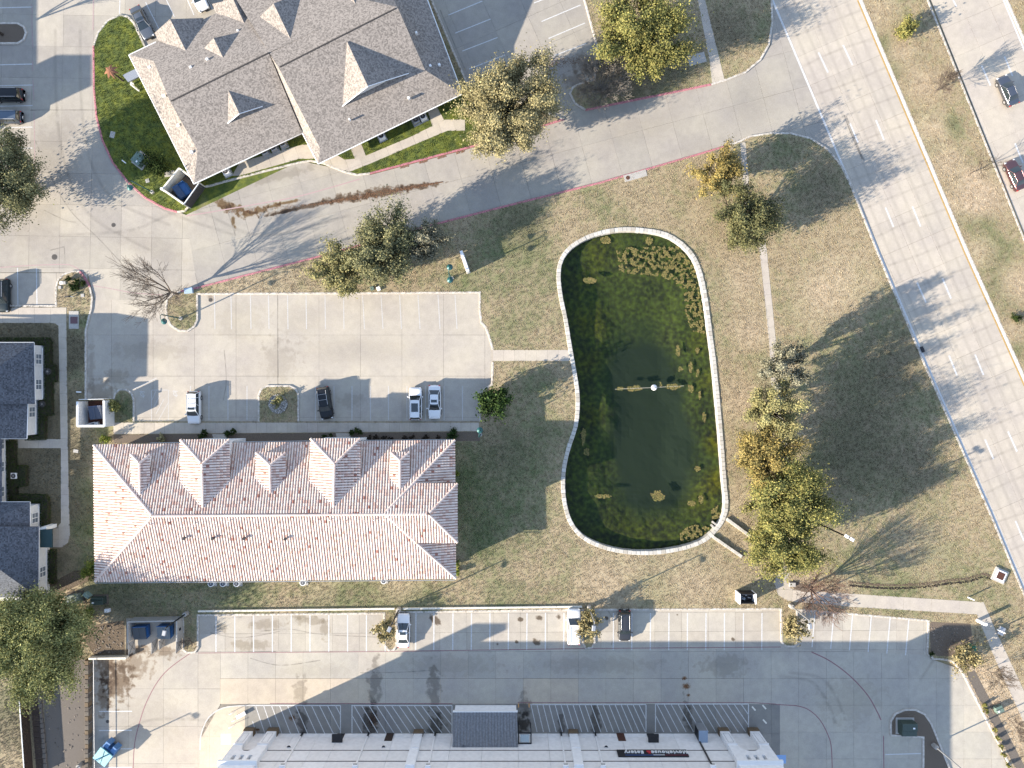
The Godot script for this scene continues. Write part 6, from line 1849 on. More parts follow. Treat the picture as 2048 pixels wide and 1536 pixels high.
func build_trees() -> void:
	oak("broad pale-olive oak between the shingle-roofed office and the access drive", 1018, 210, 106, 10.0, "light", 1.5, 0.17)
	oak("tall yellow-green oak beside the sidewalk north of the access drive", 1290, 70, 84, 10.0, "lime", 1.6, 0.22)
	oak("small golden oak at the access drive mouth", 1436, 342, 50, 7.0, "yellow", 1.1, 0.24)
	oak("dark green oak next to the small golden one", 1490, 432, 62, 9.0, "dark", 1.3, 0.26)
	oak("yellow-green oak at the west end of the clump above the office lot", 684, 540, 55, 7.5, "olive", 1.3, 0.24)
	oak("largest dark green oak in the clump above the office lot", 768, 492, 70, 9.5, "green", 1.6, 0.24)
	oak("grey-green oak at the east end of the clump above the office lot", 850, 484, 48, 8.0, "grey", 1.2, 0.22)
	oak("grey-green oak at the left rim beside the north-west stalls", 10, 362, 80, 10.0, "green", 1.5, 0.24)
	oak("thin grey-green oak at the north end of the row beside the pond walk", 1566, 738, 56, 11.5, "grey", 0.85, 0.22)
	oak("thin olive oak in the row beside the pond walk, second from its north end", 1552, 818, 58, 11.5, "olive", 1.0, 0.22)
	oak("golden oak in the middle of the row beside the pond walk", 1532, 915, 60, 10.5, "yellow", 1.3, 0.25)
	oak("dense yellow-green oak in the row, next to the southernmost", 1574, 988, 80, 11.0, "lime", 1.5, 0.24)
	oak("dense yellow-green oak at the south end of the row beside the pond walk", 1572, 1085, 68, 10.5, "lime", 1.6, 0.24)
	oak("huge soft green tree beside the slate-roofed building's south wing", 68, 1274, 102, 11.0, "soft", 2.6, 0.2)
	bare_tree("bare_tree", "leafless tree on the grass tip at the office lot entrance", X(356, 588) + Vector3(0, 0.12, 0), 8.8, 8, Vector3(-0.1, 0, -0.05), 0.75, 3, M.bark_pale, 0.2)
	bare_tree("bare_tree", "leafless reddish tree beside the paved path by the pond row", X(1612, 1172) + Vector3(0, 0.12, 0), 6.8, 12, Vector3(0.15, 0, 0.0), 1.0, 3, M.bark_red, 0.17)
	bare_tree("bare_tree", "grey twiggy leafless tree on the kerbed nose by the access drive", X(1205, 168, 3.0) * Vector3(1, 0, 1), 6.2, 24, Vector3.ZERO, 1.1, 3, M.bark_grey, 0.18)
	bare_tree("bare_tree", "leafless tree in the kerbed bed of the north-west stalls", X(6, 70) + Vector3(0, 0.12, 0), 9.0, 5, Vector3(0.05, 0, 0), 0.5, 2, M.bark, 0.22)
	bare_tree("bare_sapling", "fine pink-grey leafless sapling on the median beside the far kerb", X(1868, 183) + Vector3(0, 0.12, 0), 4.2, 6, Vector3.ZERO, 0.45, 3, M.bark_pale, 0.07)
	bare_tree("bare_sapling", "thin leafless sapling in a mulch circle on the median", X(1940, 347) + Vector3(0, 0.12, 0), 5.4, 3, Vector3.ZERO, 0.35, 2, M.bark, 0.07)
	bare_tree("bare_sapling", "pale leafless sapling beside the south-east sidewalk, nearer the scrub tree", X(1972, 1339) + Vector3(0, 0.12, 0), 4.0, 5, Vector3(0.1, 0, 0), 0.6, 3, M.bark_pale, 0.07)
	bare_tree("bare_sapling", "pale leafless sapling beside the south-east sidewalk and the green cabinet", X(2013, 1437) + Vector3(0, 0.12, 0), 4.2, 5, Vector3(0.1, 0, 0), 0.6, 3, M.bark_pale, 0.07)
	bare_tree("bare_shrub", "small grey leafless shrub in the island beside the concrete enclosure", X(376, 1284, 1.0) * Vector3(1, 0, 1), 2.0, 9, Vector3.ZERO, 1.0, 2, M.bark_pale, 0.05)
	for s: Array in [[770, 1262, 24, "scrubby olive tree in the island beside the theatre lot's white sedan"], [1180, 1250, 30, "scrubby olive tree in the island beside the large white SUV"], [1592, 1256, 28, "scrubby olive tree in the empty grass island of the theatre lot"], [1932, 1316, 36, "scrubby spiky tree at the corner bed of the theatre lot"]]:
		var t := thing("scrub_tree", s[3], "tree")
		var c := X(s[0], s[1], 2.0)
		var g := G.new(); var li := G.new()
		crown(g, li, c, c, Vector3(s[2] / S, 1.3, s[2] / S), PAL.scrub, 30, 60, 0.3, 0.3)
		part("crown", g, M.leaf, t)
		var tr := G.new(); tr.tube(Vector3(c.x, 0, c.z), Vector3(c.x, 1.2, c.z), 0.1, 0.07, 7, false)
		part("trunk", tr, M.bark_pale, t)
		part("limbs", li, M.bark_pale, t)

func shrub(called: String, label: String, u: float, v: float, rpx: float, ht: float, pal: String, n := 14, per := 70, ls := 0.16, group := "", y := 0.12) -> void:
	var t := thing(called, label, "shrub", Vector3.ZERO, 0.0, group)
	var c := X(u, v, ht * 0.5); c.y = ht * 0.5 + y
	var g := G.new(); var li := G.new()
	crown(g, li, c, c, Vector3(rpx / S, ht * 0.5, rpx / S), PAL[pal], n, per, ls, 0.42, 0.2)
	part("foliage", g, M.leaf, t)
	li.tube(Vector3(c.x, y - 0.05, c.z), c, 0.05, 0.03, 6, false)
	part("stem", li, M.bark, t)

func hedge(label: String, a: Array, ht: float) -> void:
	# clipped hedge: a solid of leaves over an outline
	var t := thing("clipped_hedge", label, "hedge", Vector3.ZERO, 0.0, "clipped hedges round the slate-roofed building")
	var p := px(a)
	keep_out.append(p)
	var core := G.new()
	var inner := Geometry2D.offset_polygon(p, -0.12)
	core.prism(inner[0] if inner.size() > 0 else p, 0.1, 0.12 + ht - 0.1)
	part("stems", core, M.bark, t)
	var g := G.new()
	var lo := Vector2(1e9, 1e9); var hi := -lo
	for q in p: lo = lo.min(q); hi = hi.max(q)
	var n := int((hi.x - lo.x) * (hi.y - lo.y) * 110.0)
	for i in n:
		var q := Vector2(R(lo.x, hi.x), R(lo.y, hi.y))
		if not Geometry2D.is_point_in_polygon(q, p): continue
		var col: Array = PAL.hedge[rng.randi() % 3]
		var f := R(0.75, 1.3)
		g.col = Color(col[0] * f, col[1] * f, col[2] * f)
		var nn := Vector3(R(-0.7, 0.7), 1, R(-0.7, 0.7)).normalized()
		var ax := nn.cross(Vector3(R(-1, 1), R(-1, 1), R(-1, 1))).normalized()
		leaf(g, Vector3(q.x, 0.12 + ht + R(-0.12, 0.04), q.y), ax, nn, R(0.1, 0.2), 0.05)
	for i in p.size():
		var e0 := p[i]; var e1 := p[(i + 1) % p.size()]
		var d := (e1 - e0).normalized(); var sd := Vector3(d.y, 0, -d.x)
		for k in int(e0.distance_to(e1) * ht * 60.0):
			var q := e0.lerp(e1, rng.randf())
			var col: Array = PAL.hedge[rng.randi() % 3]
			g.col = Color(col[0], col[1], col[2])
			leaf(g, Vector3(q.x, R(0.15, 0.12 + ht), q.y), Vector3(R(-1, 1), R(-1, 1), R(-1, 1)).normalized(), (sd * (1 if rng.randf() < 0.5 else -1) + Vector3(0, R(0, 0.8), 0)).normalized(), 0.15, 0.05)
	part("foliage", g, M.leaf, t)

func build_plants() -> void:
	shrub("magnolia_tree", "round glossy dark green magnolia at the office lot corner", 987, 803, 31, 4.6, "gloss", 40, 90, 0.36)
	shrub("broad_shrub", "broad dark shrub beside the green transformer on the lush lawn", 309, 330, 24, 2.2, "hedge", 34, 80, 0.24)
	shrub("yucca_shrub", "spiky pale-tipped shrub at the office enclosure wall", 231, 811, 13, 2.0, "lime", 12, 40, 0.34)
	shrub("light_shrub", "bright yellow-green shrub at the office's north-west corner", 211, 877, 10, 1.6, "fresh", 12, 60, 0.2)
	shrub("light_shrub", "bright yellow-green bush squeezed against the office's west end", 178, 1138, 20, 1.5, "fresh", 20, 80, 0.2)
	shrub("light_shrub", "yellow-green undergrowth behind the huge soft green tree", 178, 1228, 18, 1.2, "fresh", 16, 70, 0.2)
	shrub("young_cedar", "small dense green cedar on the road median", 1811, 58, 21, 2.8, "lime", 26, 80, 0.26)
	shrub("round_shrub", "small dark round shrub on the road median beside the kerb", 2034, 635, 11, 0.9, "hedge", 12, 50, 0.18)
	shrub("island_shrub", "low feathery shrub inside the white stone ring of the square island", 557, 803, 12, 1.1, "olive", 14, 60, 0.22)
	shrub("fern_shrub", "pale spiky plant beside the dropped board at the office front", 322, 876, 8, 0.9, "light", 8, 40, 0.3)
	for s: Array in [[403, 873, 6], [410, 866, 7]]: shrub("topiary_ball", "small clipped ball shrub west of the first office door path", s[0], s[1], s[2], 1.0, "hedge", 16, 60, 0.12, "topiary balls at the first door path")
	for s: Array in [[456, 866, 7], [468, 863, 7]]: shrub("topiary_ball", "small clipped ball shrub east of the first office door path", s[0], s[1], s[2], 1.0, "hedge", 16, 60, 0.12, "topiary balls east of the first door path")
	for s: Array in [[704, 865, 6], [713, 861, 5], [720, 865, 6]]: shrub("topiary_ball", "small clipped ball shrub of the trio beside the second office door path", s[0], s[1], s[2], 1.0, "hedge", 16, 60, 0.12, "trio of topiary balls")
	for u: float in [739, 752, 768, 781, 809, 826, 851, 877]: shrub("low_shrub", "low dark bronze shrub in the bed along the office front", u, 876 + R(-1, 1), R(5, 7), 0.8, "bronze", 10, 50, 0.14, "bronze shrubs along the office front")
	for u: float in [650, 661]: shrub("low_shrub", "low green shrub west of the second office door path", u, 872, 5, 0.7, "hedge", 8, 50, 0.14, "green shrubs by the second door path")
	shrub("corner_shrub", "dark green shrub at the north-east corner of the tile-roofed office", 904, 872, 12, 1.2, "gloss", 18, 70, 0.18)
	for s: Array in [[914, 948], [914, 1125], [915, 1143]]: shrub("wall_shrub", "green shrub at the foot of the office's pond-side wall", s[0], s[1], 7, 1.0, "fresh", 10, 60, 0.16, "shrubs along the pond-side wall")
	for s: Array in [[136, 558], [152, 563], [144, 572], [156, 573], [148, 577], [166, 567]]: shrub("bed_shrub", "small dark shrub in the kerbed bed beside the drive bend", s[0], s[1], 6, 0.8, "hedge", 10, 50, 0.16, "shrubs in the bed at the drive bend")
	for s: Array in [[1968, 1411], [1971, 1421], [1988, 1459], [1994, 1475], [2001, 1492], [2007, 1508], [2015, 1530]]: shrub("row_shrub", "small round green shrub in the gravel strip along the lot's slanting kerb", s[0], s[1], 5, 0.8, "lime", 9, 50, 0.14, "row of small shrubs in the gravel strip")
	shrub("bed_shrub", "single small shrub in the shaded corner bed of the theatre lot", 1863, 1308, 5, 0.6, "hedge", 8, 40, 0.14)
	hedge("dark clipped hedge bending round the north wing of the slate-roofed building", [0, 676, 104, 676, 108, 684, 108, 728, 118, 731, 119, 763, 110, 766, 111, 830, 97, 832, 97, 879, 58, 880, 58, 872, 84, 870, 84, 802, 97, 796, 96, 690, 0, 688], 0.8)
	hedge("dark clipped hedge stepping along the recessed wall of the slate-roofed building", [18, 880, 36, 880, 37, 900, 38, 930, 60, 930, 60, 970, 40, 974, 40, 986, 98, 988, 104, 1000, 103, 1053, 88, 1053, 88, 1003, 24, 1003, 21, 950], 0.8)
	hedge("dark clipped hedge beside the south door of the slate-roofed building", [103, 1098, 116, 1098, 116, 1165, 103, 1165], 0.7)
	# brown palm on the lush lawn
	var t := thing("palm_tree", "small palm with withered brown fronds on the lush lawn", "tree")
	var b := X(247, 162); var tp := X(221, 147, 3.2); tp = Vector3(b.x - 0.1, 3.2, b.z - 0.05)
	var g := G.new(); g.tube(b, tp, 0.16, 0.12, 8, false)
	part("trunk", g, M.bark, t)
	for k in 7:
		var a := TAU * k / 7.0 + 0.2
		var f := G.new(); f.col = Color(0.30, 0.15, 0.09).lerp(Color(0.10, 0.05, 0.035), rng.randf() * 0.7)
		var d := Vector3(cos(a), 0, sin(a)); var sd := Vector3(-sin(a), 0, cos(a))
		for z in 5:
			var r0 := z * 0.22; var r1 := (z + 1) * 0.22
			var y0 := 0.25 - pow(r0, 2) * 0.45; var y1 := 0.25 - pow(r1, 2) * 0.45
			var w0: float = [0.06, 0.18, 0.24, 0.2, 0.12][z]; var w1: float = [0.18, 0.24, 0.2, 0.12, 0.02][z]
			for s: float in [-1, 1]:
				f.quad(tp + d * r0 + Vector3(0, y0, 0), tp + d * r1 + Vector3(0, y1, 0), tp + d * r1 + sd * s * w1 + Vector3(0, y1 - 0.06, 0), tp + d * r0 + sd * s * w0 + Vector3(0, y0 - 0.06, 0), Vector3.UP)
		part("frond", f, M.leaf, t)
	# stone ring on the square island
	var ring := thing("stone_ring", "round bed of white stones with a pale rim on the square island", "planter")
	var c := X(557, 808)
	g = G.new()
	var pc := PackedVector2Array()
	for k in 28: pc.append(Vector2(c.x + cos(TAU * k / 28) * 1.4, c.z + sin(TAU * k / 28) * 1.4))
	g.prism(pc, 0.05, 0.26)
	part("gravel_base", g, tri_mat(lin(0.5, 0.48, 0.45), M.gravel.albedo_texture, 1.0, 0.9), ring)
	keep_out.append(pc)
	g = G.new()
	for k in 420:
		var a := R(0, TAU); var r := sqrt(rng.randf()) * 1.4
		var q := R(0.55, 1.0); g.col = Color(0.66 * q, 0.63 * q, 0.58 * q)
		var s := R(0.05, 0.11)
		g.cbox(Vector3(c.x + cos(a) * r, 0.27 + R(0, 0.03), c.z + sin(a) * r), Vector3(s, s, s * R(0.7, 1.2)), s * 0.3, Basis(Vector3(R(-1, 1), 1, R(-1, 1)).normalized(), R(0, 3)))
	var o := part("white_stones", g, M.vc, ring)
	o.set_meta("kind", "stuff")

func lot_lamp(label: String, u: float, v: float, ht: float, arm: Vector3, pole_m: Material) -> void:
	var t := thing("lot_lamp", label, "lamp post", X(u, v))
	var g := G.new(); g.tube(Vector3(0, 0, 0), Vector3(0, 0.95, 0), 0.34, 0.33, 16); g.tube(Vector3(0, 0.95, 0), Vector3(0, 1.0, 0), 0.33, 0.28, 16)
	part("concrete_base", g, M.concrete, t)
	g = G.new(); g.tube(Vector3(0, 1.0, 0), Vector3(0, ht, 0), 0.11, 0.09, 8)
	part("pole", g, pole_m, t)
	g = G.new(); g.tube(Vector3(0, ht - 0.1, 0), Vector3(0, ht, 0) + arm, 0.045, 0.045, 6)
	part("arm", g, pole_m, t)
	g = G.new(); g.cbox(Vector3(0, ht + 0.02, 0) + arm * 1.5, Vector3(0.5, 0.22, 0.75), 0.06, Basis(Vector3.UP, atan2(arm.x, arm.z)))
	part("lamp_head", g, M.grey_metal, t)

func hook_lamp(label: String, u: float, v: float, ht: float, dirs: Array) -> void:
	var t := thing("hook_lamp", label, "lamp post", X(u, v) + Vector3(0, 0.1, 0))
	var g := G.new(); g.tube(Vector3.ZERO, Vector3(0, 0.35, 0), 0.3, 0.26, 14)
	part("concrete_base", g, M.concrete, t)
	g = G.new(); g.tube(Vector3(0, 0.35, 0), Vector3(0, ht - 0.6, 0), 0.1, 0.085, 8)
	part("pole", g, M.lamp_green, t)
	for d: Vector3 in dirs:
		g = G.new()
		var pr := Vector3(0, ht - 0.6, 0)
		for k in 9:
			var a := PI * (k + 1) / 9.0
			var q := Vector3(0, ht - 0.6, 0) + d * (0.45 - cos(a) * 0.45) + Vector3(0, sin(a) * 0.6, 0)
			g.tube(pr, q, 0.05, 0.045, 6); pr = q
		part("hook_arm", g, M.lamp_green, t)
		g = G.new()
		var rows: Array = []
		for r: Vector2 in [Vector2(0.05, 0.0), Vector2(0.12, -0.1), Vector2(0.24, -0.22), Vector2(0.42, -0.36), Vector2(0.44, -0.4)]:
			var l := PackedVector3Array()
			for k in 14: l.append(pr + Vector3(cos(TAU * k / 14) * r.x, r.y, sin(TAU * k / 14) * r.x))
			rows.append(l)
		g.loft(rows, true)
		part("bell_shade", g, M.lamp_green, t)

func condenser(label: String, u: float, v: float, turn := 0.0, s := 1.0, group := "", m: Material = null, square := true) -> void:
	var p := X(u, v, 0.6); p.y = 0.12
	var t := thing("air_conditioner", label, "air conditioner", p, turn, group)
	var g := G.new(); g.cbox(Vector3(0, 0.05, 0), Vector3(1.15, 0.1, 1.15) * Vector3(s, 1, s), 0.01)
	part("pad", g, M.concrete, t)
	g = G.new()
	if square: g.cbox(Vector3(0, 0.52, 0), Vector3(0.85 * s, 0.84, 0.85 * s), 0.06)
	else: g.tube(Vector3(0, 0.1, 0), Vector3(0, 0.94, 0), 0.46 * s, 0.44 * s, 18)
	part("cabinet", g, m if m else M.grey_metal, t)
	g = G.new(); g.tube(Vector3(0, 0.94, 0), Vector3(0, 0.955, 0), 0.34 * s, 0.34 * s, 18)
	var f := part("fan_opening", g, M.black, t)
	g = G.new()
	for k in 4: g.box(Vector3(0, 0.965, 0) + Basis(Vector3.UP, k * PI / 4) * Vector3.ZERO, Vector3(0.66 * s, 0.012, 0.03), Basis(Vector3.UP, k * PI / 4))
	g.tube(Vector3(0, 0.955, 0), Vector3(0, 0.98, 0), 0.1 * s, 0.1 * s, 10)
	part("fan_guard", g, M.grey_metal, f)

func transformer(label: String, u: float, v: float, turn: float, sz: Vector3, m: Material, pad: Material) -> void:
	var p := X(u, v, sz.y * 0.5); p.y = 0.12
	var t := thing("transformer", label, "transformer", p, turn)
	var g := G.new(); g.cbox(Vector3(0, 0.05, 0), Vector3(sz.x + 0.5, 0.1, sz.z + 0.5), 0.02)
	part("pad", g, pad, t)
	g = G.new(); g.cbox(Vector3(0, 0.1 + sz.y * 0.4, sz.z * 0.2), Vector3(sz.x, sz.y * 0.8, sz.z * 0.58), 0.04)
	part("tank", g, m, t)
	g = G.new(); g.cbox(Vector3(0, 0.1 + sz.y * 0.36, -sz.z * 0.3), Vector3(sz.x * 0.98, sz.y * 0.72, sz.z * 0.42), 0.06, Basis(Vector3.RIGHT, 0.0))
	var d := part("door", g, m, t)
	g = G.new(); g.box(Vector3(0, 0.1 + sz.y * 0.4, -sz.z * 0.52), Vector3(0.08, 0.3, 0.03))
	part("handle", g, M.dark_metal, d)
	g = G.new(); g.box(Vector3(-sz.x * 0.25, 0.13 + sz.y * 0.8, sz.z * 0.15), Vector3(0.3, 0.02, 0.22))
	part("warning_label", g, M.white, t)

func plate(called: String, label: String, cat: String, u: float, v: float, w: float, d: float, turn: float, m: Material, y := 0.12, hh := 0.06, group := "") -> void:
	var g := G.new(); var p := X(u, v)
	g.cbox(Vector3(p.x, y + hh / 2, p.z), Vector3(w, hh, d), minf(0.02, hh * 0.4), Basis(Vector3.UP, turn))
	one(called, g, m, label, cat, group)

func manhole(label: String, u: float, v: float, r: float) -> void:
	var g := G.new(); var p := X(u, v)
	g.tube(Vector3(p.x, -0.02, p.z), Vector3(p.x, 0.008, p.z), r, r, 22)
	for k in 5: g.box(Vector3(p.x - r * 0.6 + k * r * 0.3, 0.012, p.z), Vector3(0.04, 0.012, r * 1.2))
	one("manhole_cover", g, tri_mat(lin(0.11, 0.10, 0.09), M.kerb.albedo_texture, 1.0, 0.8), label, "manhole")

func build_furniture() -> void:
	lot_lamp("grey lot lamp on a concrete drum beside the theatre lot's white sedan", 799, 1217, 6.4, Vector3(-0.25, 0.05, 0.55), M.dark_metal)
	lot_lamp("pale lot lamp on a concrete drum beside the large white SUV", 1178, 1213, 6.8, Vector3(-0.05, 0.05, 0.55), M.grey_metal)
	lot_lamp("pale lot lamp on a concrete drum beside the leafless reddish tree", 1580, 1210, 6.6, Vector3(0.1, 0.05, 0.55), M.grey_metal)
	lot_lamp("dark lot lamp on a concrete drum leaning over the concrete enclosure", 375, 1225, 6.6, Vector3(-0.1, 0.05, 0.45), M.dark_metal)
	lot_lamp("pale lot lamp on a concrete drum in the mulched south island", 1866, 1489, 6.8, Vector3(0.55, 0.05, 0.1), M.grey_metal)
	lot_lamp("pale lot lamp on a concrete drum behind the stone retaining wall", 164, 1527, 6.4, Vector3(0.4, 0.05, 0.3), M.grey_metal)
	# tall black twin-head lamp beside the oak row
	var t := thing("street_lamp", "tall black street lamp with a pale twin head beside the oak row", "lamp post", X(1638, 1048) + Vector3(0, 0.1, 0))
	var g := G.new(); g.tube(Vector3.ZERO, Vector3(0, 0.6, 0), 0.28, 0.2, 12); g.tube(Vector3(0, 0.6, 0), Vector3(0, 9.3, 0), 0.13, 0.09, 10)
	part("pole", g, M.black, t)
	for s: float in [-1, 1]:
		g = G.new(); g.cbox(Vector3(s * 0.35, 9.35, s * 0.2), Vector3(0.55, 0.3, 0.4), 0.08, Basis(Vector3.UP, -0.5))
		part("lamp_head", g, M.white, t)
	hook_lamp("green hooked lamp on the lush lawn beside the shingle office enclosure", 306, 385, 6.3, [Vector3(-0.45, 0, 0.75).normalized()])
	hook_lamp("green hooked lamp on the grass tip at the office lot entrance", 363, 637, 6.3, [Vector3(0.1, 0, 1.0).normalized()])
	hook_lamp("green twin-hooked lamp beside the thin white sign slab", 904, 557, 5.6, [Vector3(0.15, 0, 1).normalized(), Vector3(0.1, 0, -1).normalized()])
	hook_lamp("green hooked lamp at the corner of the office front walk", 961, 869, 5.0, [Vector3(0.1, 0, -1).normalized()])
	# air conditioners
	for s: Array in [[530, 304], [548, 296], [566, 288]]: condenser("grey air conditioner in the row on the paved yard of the shingle office", s[0], s[1], 0.45, 1.05, "air conditioners in the paved yard row")
	condenser("white air conditioner standing alone in the dark grass under the shingle eave", 453, 344, 0.45, 1.1, "", M.white)
	condenser("white air conditioner beside the middle walk of the shingle office", 763, 273, 0.45, 1.1, "", M.white)
	condenser("grey air conditioner beside the east walk of the shingle office", 832, 241, 0.45, 1.1)
	condenser("white air conditioner next to the grey one at the east walk", 846, 234, 0.45, 1.1, "", M.white)
	condenser("round dark air conditioner in the hedge notch of the north wing", 99, 743, 0, 1.1, "", M.wood_grey, false)
	condenser("round dark air conditioner at the step of the slate building wall", 88, 808, 0, 1.05, "", M.wood_grey, false)
	condenser("white square air conditioner at the recessed slate building wall", 31, 951, 0, 1.0, "", M.white)
	for u: float in [424, 448, 475]: condenser("white-rimmed air conditioner of the trio under the office's south eave", u, 1166, 0, 1.0, "trio of air conditioners under the south eave", M.white, false)
	condenser("white-rimmed air conditioner alone under the middle of the south eave", 607, 1164, 0, 1.0, "", M.white, false)
	condenser("white-rimmed air conditioner near the east end of the south eave", 768, 1161, 0, 0.9, "", M.white, false)
	# transformers and cabinets
	transformer("pale green transformer beside the broad dark shrub on the lush lawn", 279, 319, 0.9, Vector3(1.7, 1.3, 1.5), M.green_box, M.concrete)
	transformer("weathered green transformer below the slate building's south wing", 148, 1198, 0.15, Vector3(2.0, 1.4, 1.4), tri_mat(lin(0.20, 0.25, 0.21), M.kerb.albedo_texture, 2.0, 0.7), M.mulch)
	transformer("dark green transformer in the shade below the office's west end", 197, 1201, 0.05, Vector3(1.9, 1.3, 1.0), M.dark_green, M.mulch)
	transformer("big dark green transformer in the mulched south island", 1815, 1456, PI, Vector3(2.2, 1.7, 1.9), M.dark_green, M.concrete)
	transformer("small pale green cabinet beside the south-east sidewalk", 1996, 1417, 0.4, Vector3(1.1, 0.9, 0.9), M.green_box, M.mulch)
	plate("utility_pedestal", "small pale green pedestal beside the dark green transformer", "pedestal", 180, 1188, 0.5, 1.0, 0.9, tri_mat(lin(0.32, 0.45, 0.40), M.kerb.albedo_texture, 2.0, 0.6), 0.12, 0.9)
	plate("utility_pedestal", "low white pedestal below the dark green transformer", "pedestal", 218, 1219, 0.7, 0.5, 0.1, M.white, 0.12, 0.5)
	plate("utility_pedestal", "bright green pedestal beside the scrubby spiky corner tree", "pedestal", 1938, 1291, 0.5, 0.6, 0.4, mat(lin(0.02, 0.22, 0.13), 0.5), 0.12, 1.2)
	# storm inlets and covers
	t = thing("storm_inlet", "raised concrete inlet with a rusty grate at the end of the drainage cut", "inlet", X(1997, 1150), deg_to_rad(-24))
	g = G.new(); g.cbox(Vector3(0, 0.22, 0), Vector3(2.0, 0.3, 2.0), 0.03)
	part("apron", g, M.concrete, t)
	g = G.new(); g.cbox(Vector3(0, 0.42, 0), Vector3(1.5, 0.14, 1.5), 0.03)
	part("rim", g, M.white, t)
	g = G.new(); g.box(Vector3(0, 0.5, 0), Vector3(1.05, 0.03, 1.05))
	part("grate", g, M.rust, t)
	t = thing("storm_inlet", "concrete inlet slab with a round rusty cover behind the red kerb", "inlet", X(1270, 350), deg_to_rad(15.5))
	g = G.new(); g.cbox(Vector3(0, 0.13, 0.15), Vector3(3.4, 0.1, 1.0), 0.02)
	part("slab", g, M.concrete, t)
	g = G.new(); g.tube(Vector3(-1.15, 0.17, 0.15), Vector3(-1.15, 0.195, 0.15), 0.3, 0.3, 16)
	part("cover", g, M.rust, t)
	t = thing("storm_inlet", "pale concrete inlet slab beside the north sidewalk", "inlet", X(1393, 119), deg_to_rad(16))
	g = G.new(); g.cbox(Vector3(0, 0.16, 0), Vector3(2.6, 0.1, 1.5), 0.02)
	part("slab", g, M.concrete, t)
	t = thing("valve_vault", "concrete vault slab with a dark red steel hatch beside the slate building walk", "vault", X(149, 640))
	g = G.new(); g.cbox(Vector3(0, 0.15, 0), Vector3(1.45, 0.1, 2.6), 0.02)
	part("slab", g, M.concrete, t)
	g = G.new(); g.box(Vector3(0.05, 0.215, 0.05), Vector3(1.05, 0.03, 1.0))
	part("hatch", g, tri_mat(lin(0.17, 0.09, 0.10), M.kerb.albedo_texture, 1.0, 0.7), t)
	t = thing("kerb_inlet", "dark slot inlet in the arterial kerb shaded by the oak row", "inlet")
	g = G.new(); var p := X(1844, 699)
	g.box(Vector3(p.x, 0.09, p.z), Vector3(0.85, 0.165, 0.42), Basis(Vector3.UP, deg_to_rad(-66.6)))
	part("throat", g, M.black, t)
	for s: Array in [["round iron manhole cover in the north-west drive", 227, 450, 0.32], ["round iron manhole cover near the crack in the north-west drive", 109, 514, 0.42], ["small round cover in the north row of the office lot", 421, 600, 0.3], ["round cover beside the south-west stall lines", 215, 1443, 0.25]]:
		manhole(s[0], s[1], s[2], s[3])
	for s: Array in [[124, 566, "white"], [130, 566, "grey"], [121, 575, "pale"]]: plate("valve_box", "small %s valve box in the bed at the drive bend" % s[2], "valve box", s[0], s[1], 0.45, 0.45, 0.05, M.concrete if s[2] != "white" else M.white, 0.12, 0.12)
	plate("valve_box", "square concrete valve box near the kerb of the drive-bend bed", "valve box", 166, 591, 0.5, 0.5, 0.1, M.concrete)
	plate("valve_box", "white concrete box lid lying in the shaded lush lawn", "valve box", 226, 270, 0.7, 0.95, -0.25, M.concrete)
	plate("valve_box", "small square cover beside the hooked lamp on the lush lawn", "valve box", 296, 362, 0.55, 0.55, 0.3, M.concrete)
	plate("valve_box", "round-cornered pale slab at the shingle office's west corner", "slab", 340, 348, 1.5, 0.85, 0.1, M.concrete)
	plate("wheel_stop", "fallen white stick on the shaded lush lawn", "stick", 249, 324, 0.75, 0.14, -0.65, M.white, 0.12, 0.08)
	plate("wheel_stop", "short white kerb stub in the grass above the office enclosure", "kerb stub", 159, 784, 0.75, 0.18, -0.05, M.white, 0.12, 0.12)
	plate("valve_box", "pale flat lid on the grass south of the slate building cross walk", "valve box", 153, 902, 0.75, 0.5, -0.15, M.concrete)
	for s: Array in [[745, 577, "larger"], [758, 578, "smaller"]]: plate("ground_light", "%s pale box light in the grass above the office lot kerb" % s[2], "light", s[0], s[1], 0.5, 0.6, 0.4, M.green_box if s[2] == "larger" else M.white, 0.12, 0.35)
	plate("control_panel", "pale blue panel tilted beside the leafless tree at the entrance", "panel", 380, 582, 1.2, 0.8, 0.1, mat(lin(0.32, 0.42, 0.52), 0.4), 0.12, 0.5)
	plate("bench_plaque", "small pale plaque at the path's turning circle", "plaque", 1583, 1168, 0.9, 0.6, 0.0, M.concrete, 0.135, 0.3)
	# backflow pipe
	t = thing("backflow_pipe", "white and black backflow pipe in the bed at the drive bend", "pipe", X(143, 594))
	g = G.new(); g.tube(Vector3(-0.5, 0.1, 0), Vector3(-0.5, 0.7, 0), 0.07, 0.07, 8); g.tube(Vector3(0.3, 0.1, 0), Vector3(0.3, 0.7, 0), 0.07, 0.07, 8)
	part("riser", g, M.white, t)
	g = G.new(); g.tube(Vector3(-0.5, 0.7, 0), Vector3(0.3, 0.7, 0), 0.09, 0.09, 8); g.cbox(Vector3(0.0, 0.72, 0), Vector3(0.3, 0.26, 0.2), 0.04)
	part("valve", g, M.dark_metal, t)
	# posts
	for s: Array in [[1935, 1194, 1.5, "white marker post between the drainage cut and the path", 0.1], [1954, 1240, 2.0, "white utility pillar at the bend of the path", 0.26], [1993, 1258, 1.8, "white sign post beside the south-east sidewalk", 0.1]]:
		g = G.new(); var b := X(s[0], s[1])
		g.tube(b + Vector3(0, 0.1, 0), b + Vector3(0, s[2], 0), s[4], s[4] * 0.92, 10)
		one("marker_post", g, M.white, s[3], "post")
	t = thing("sign_board", "pale board with a white post beside the south-east sidewalk", "sign", X(1999, 1260), deg_to_rad(-24))
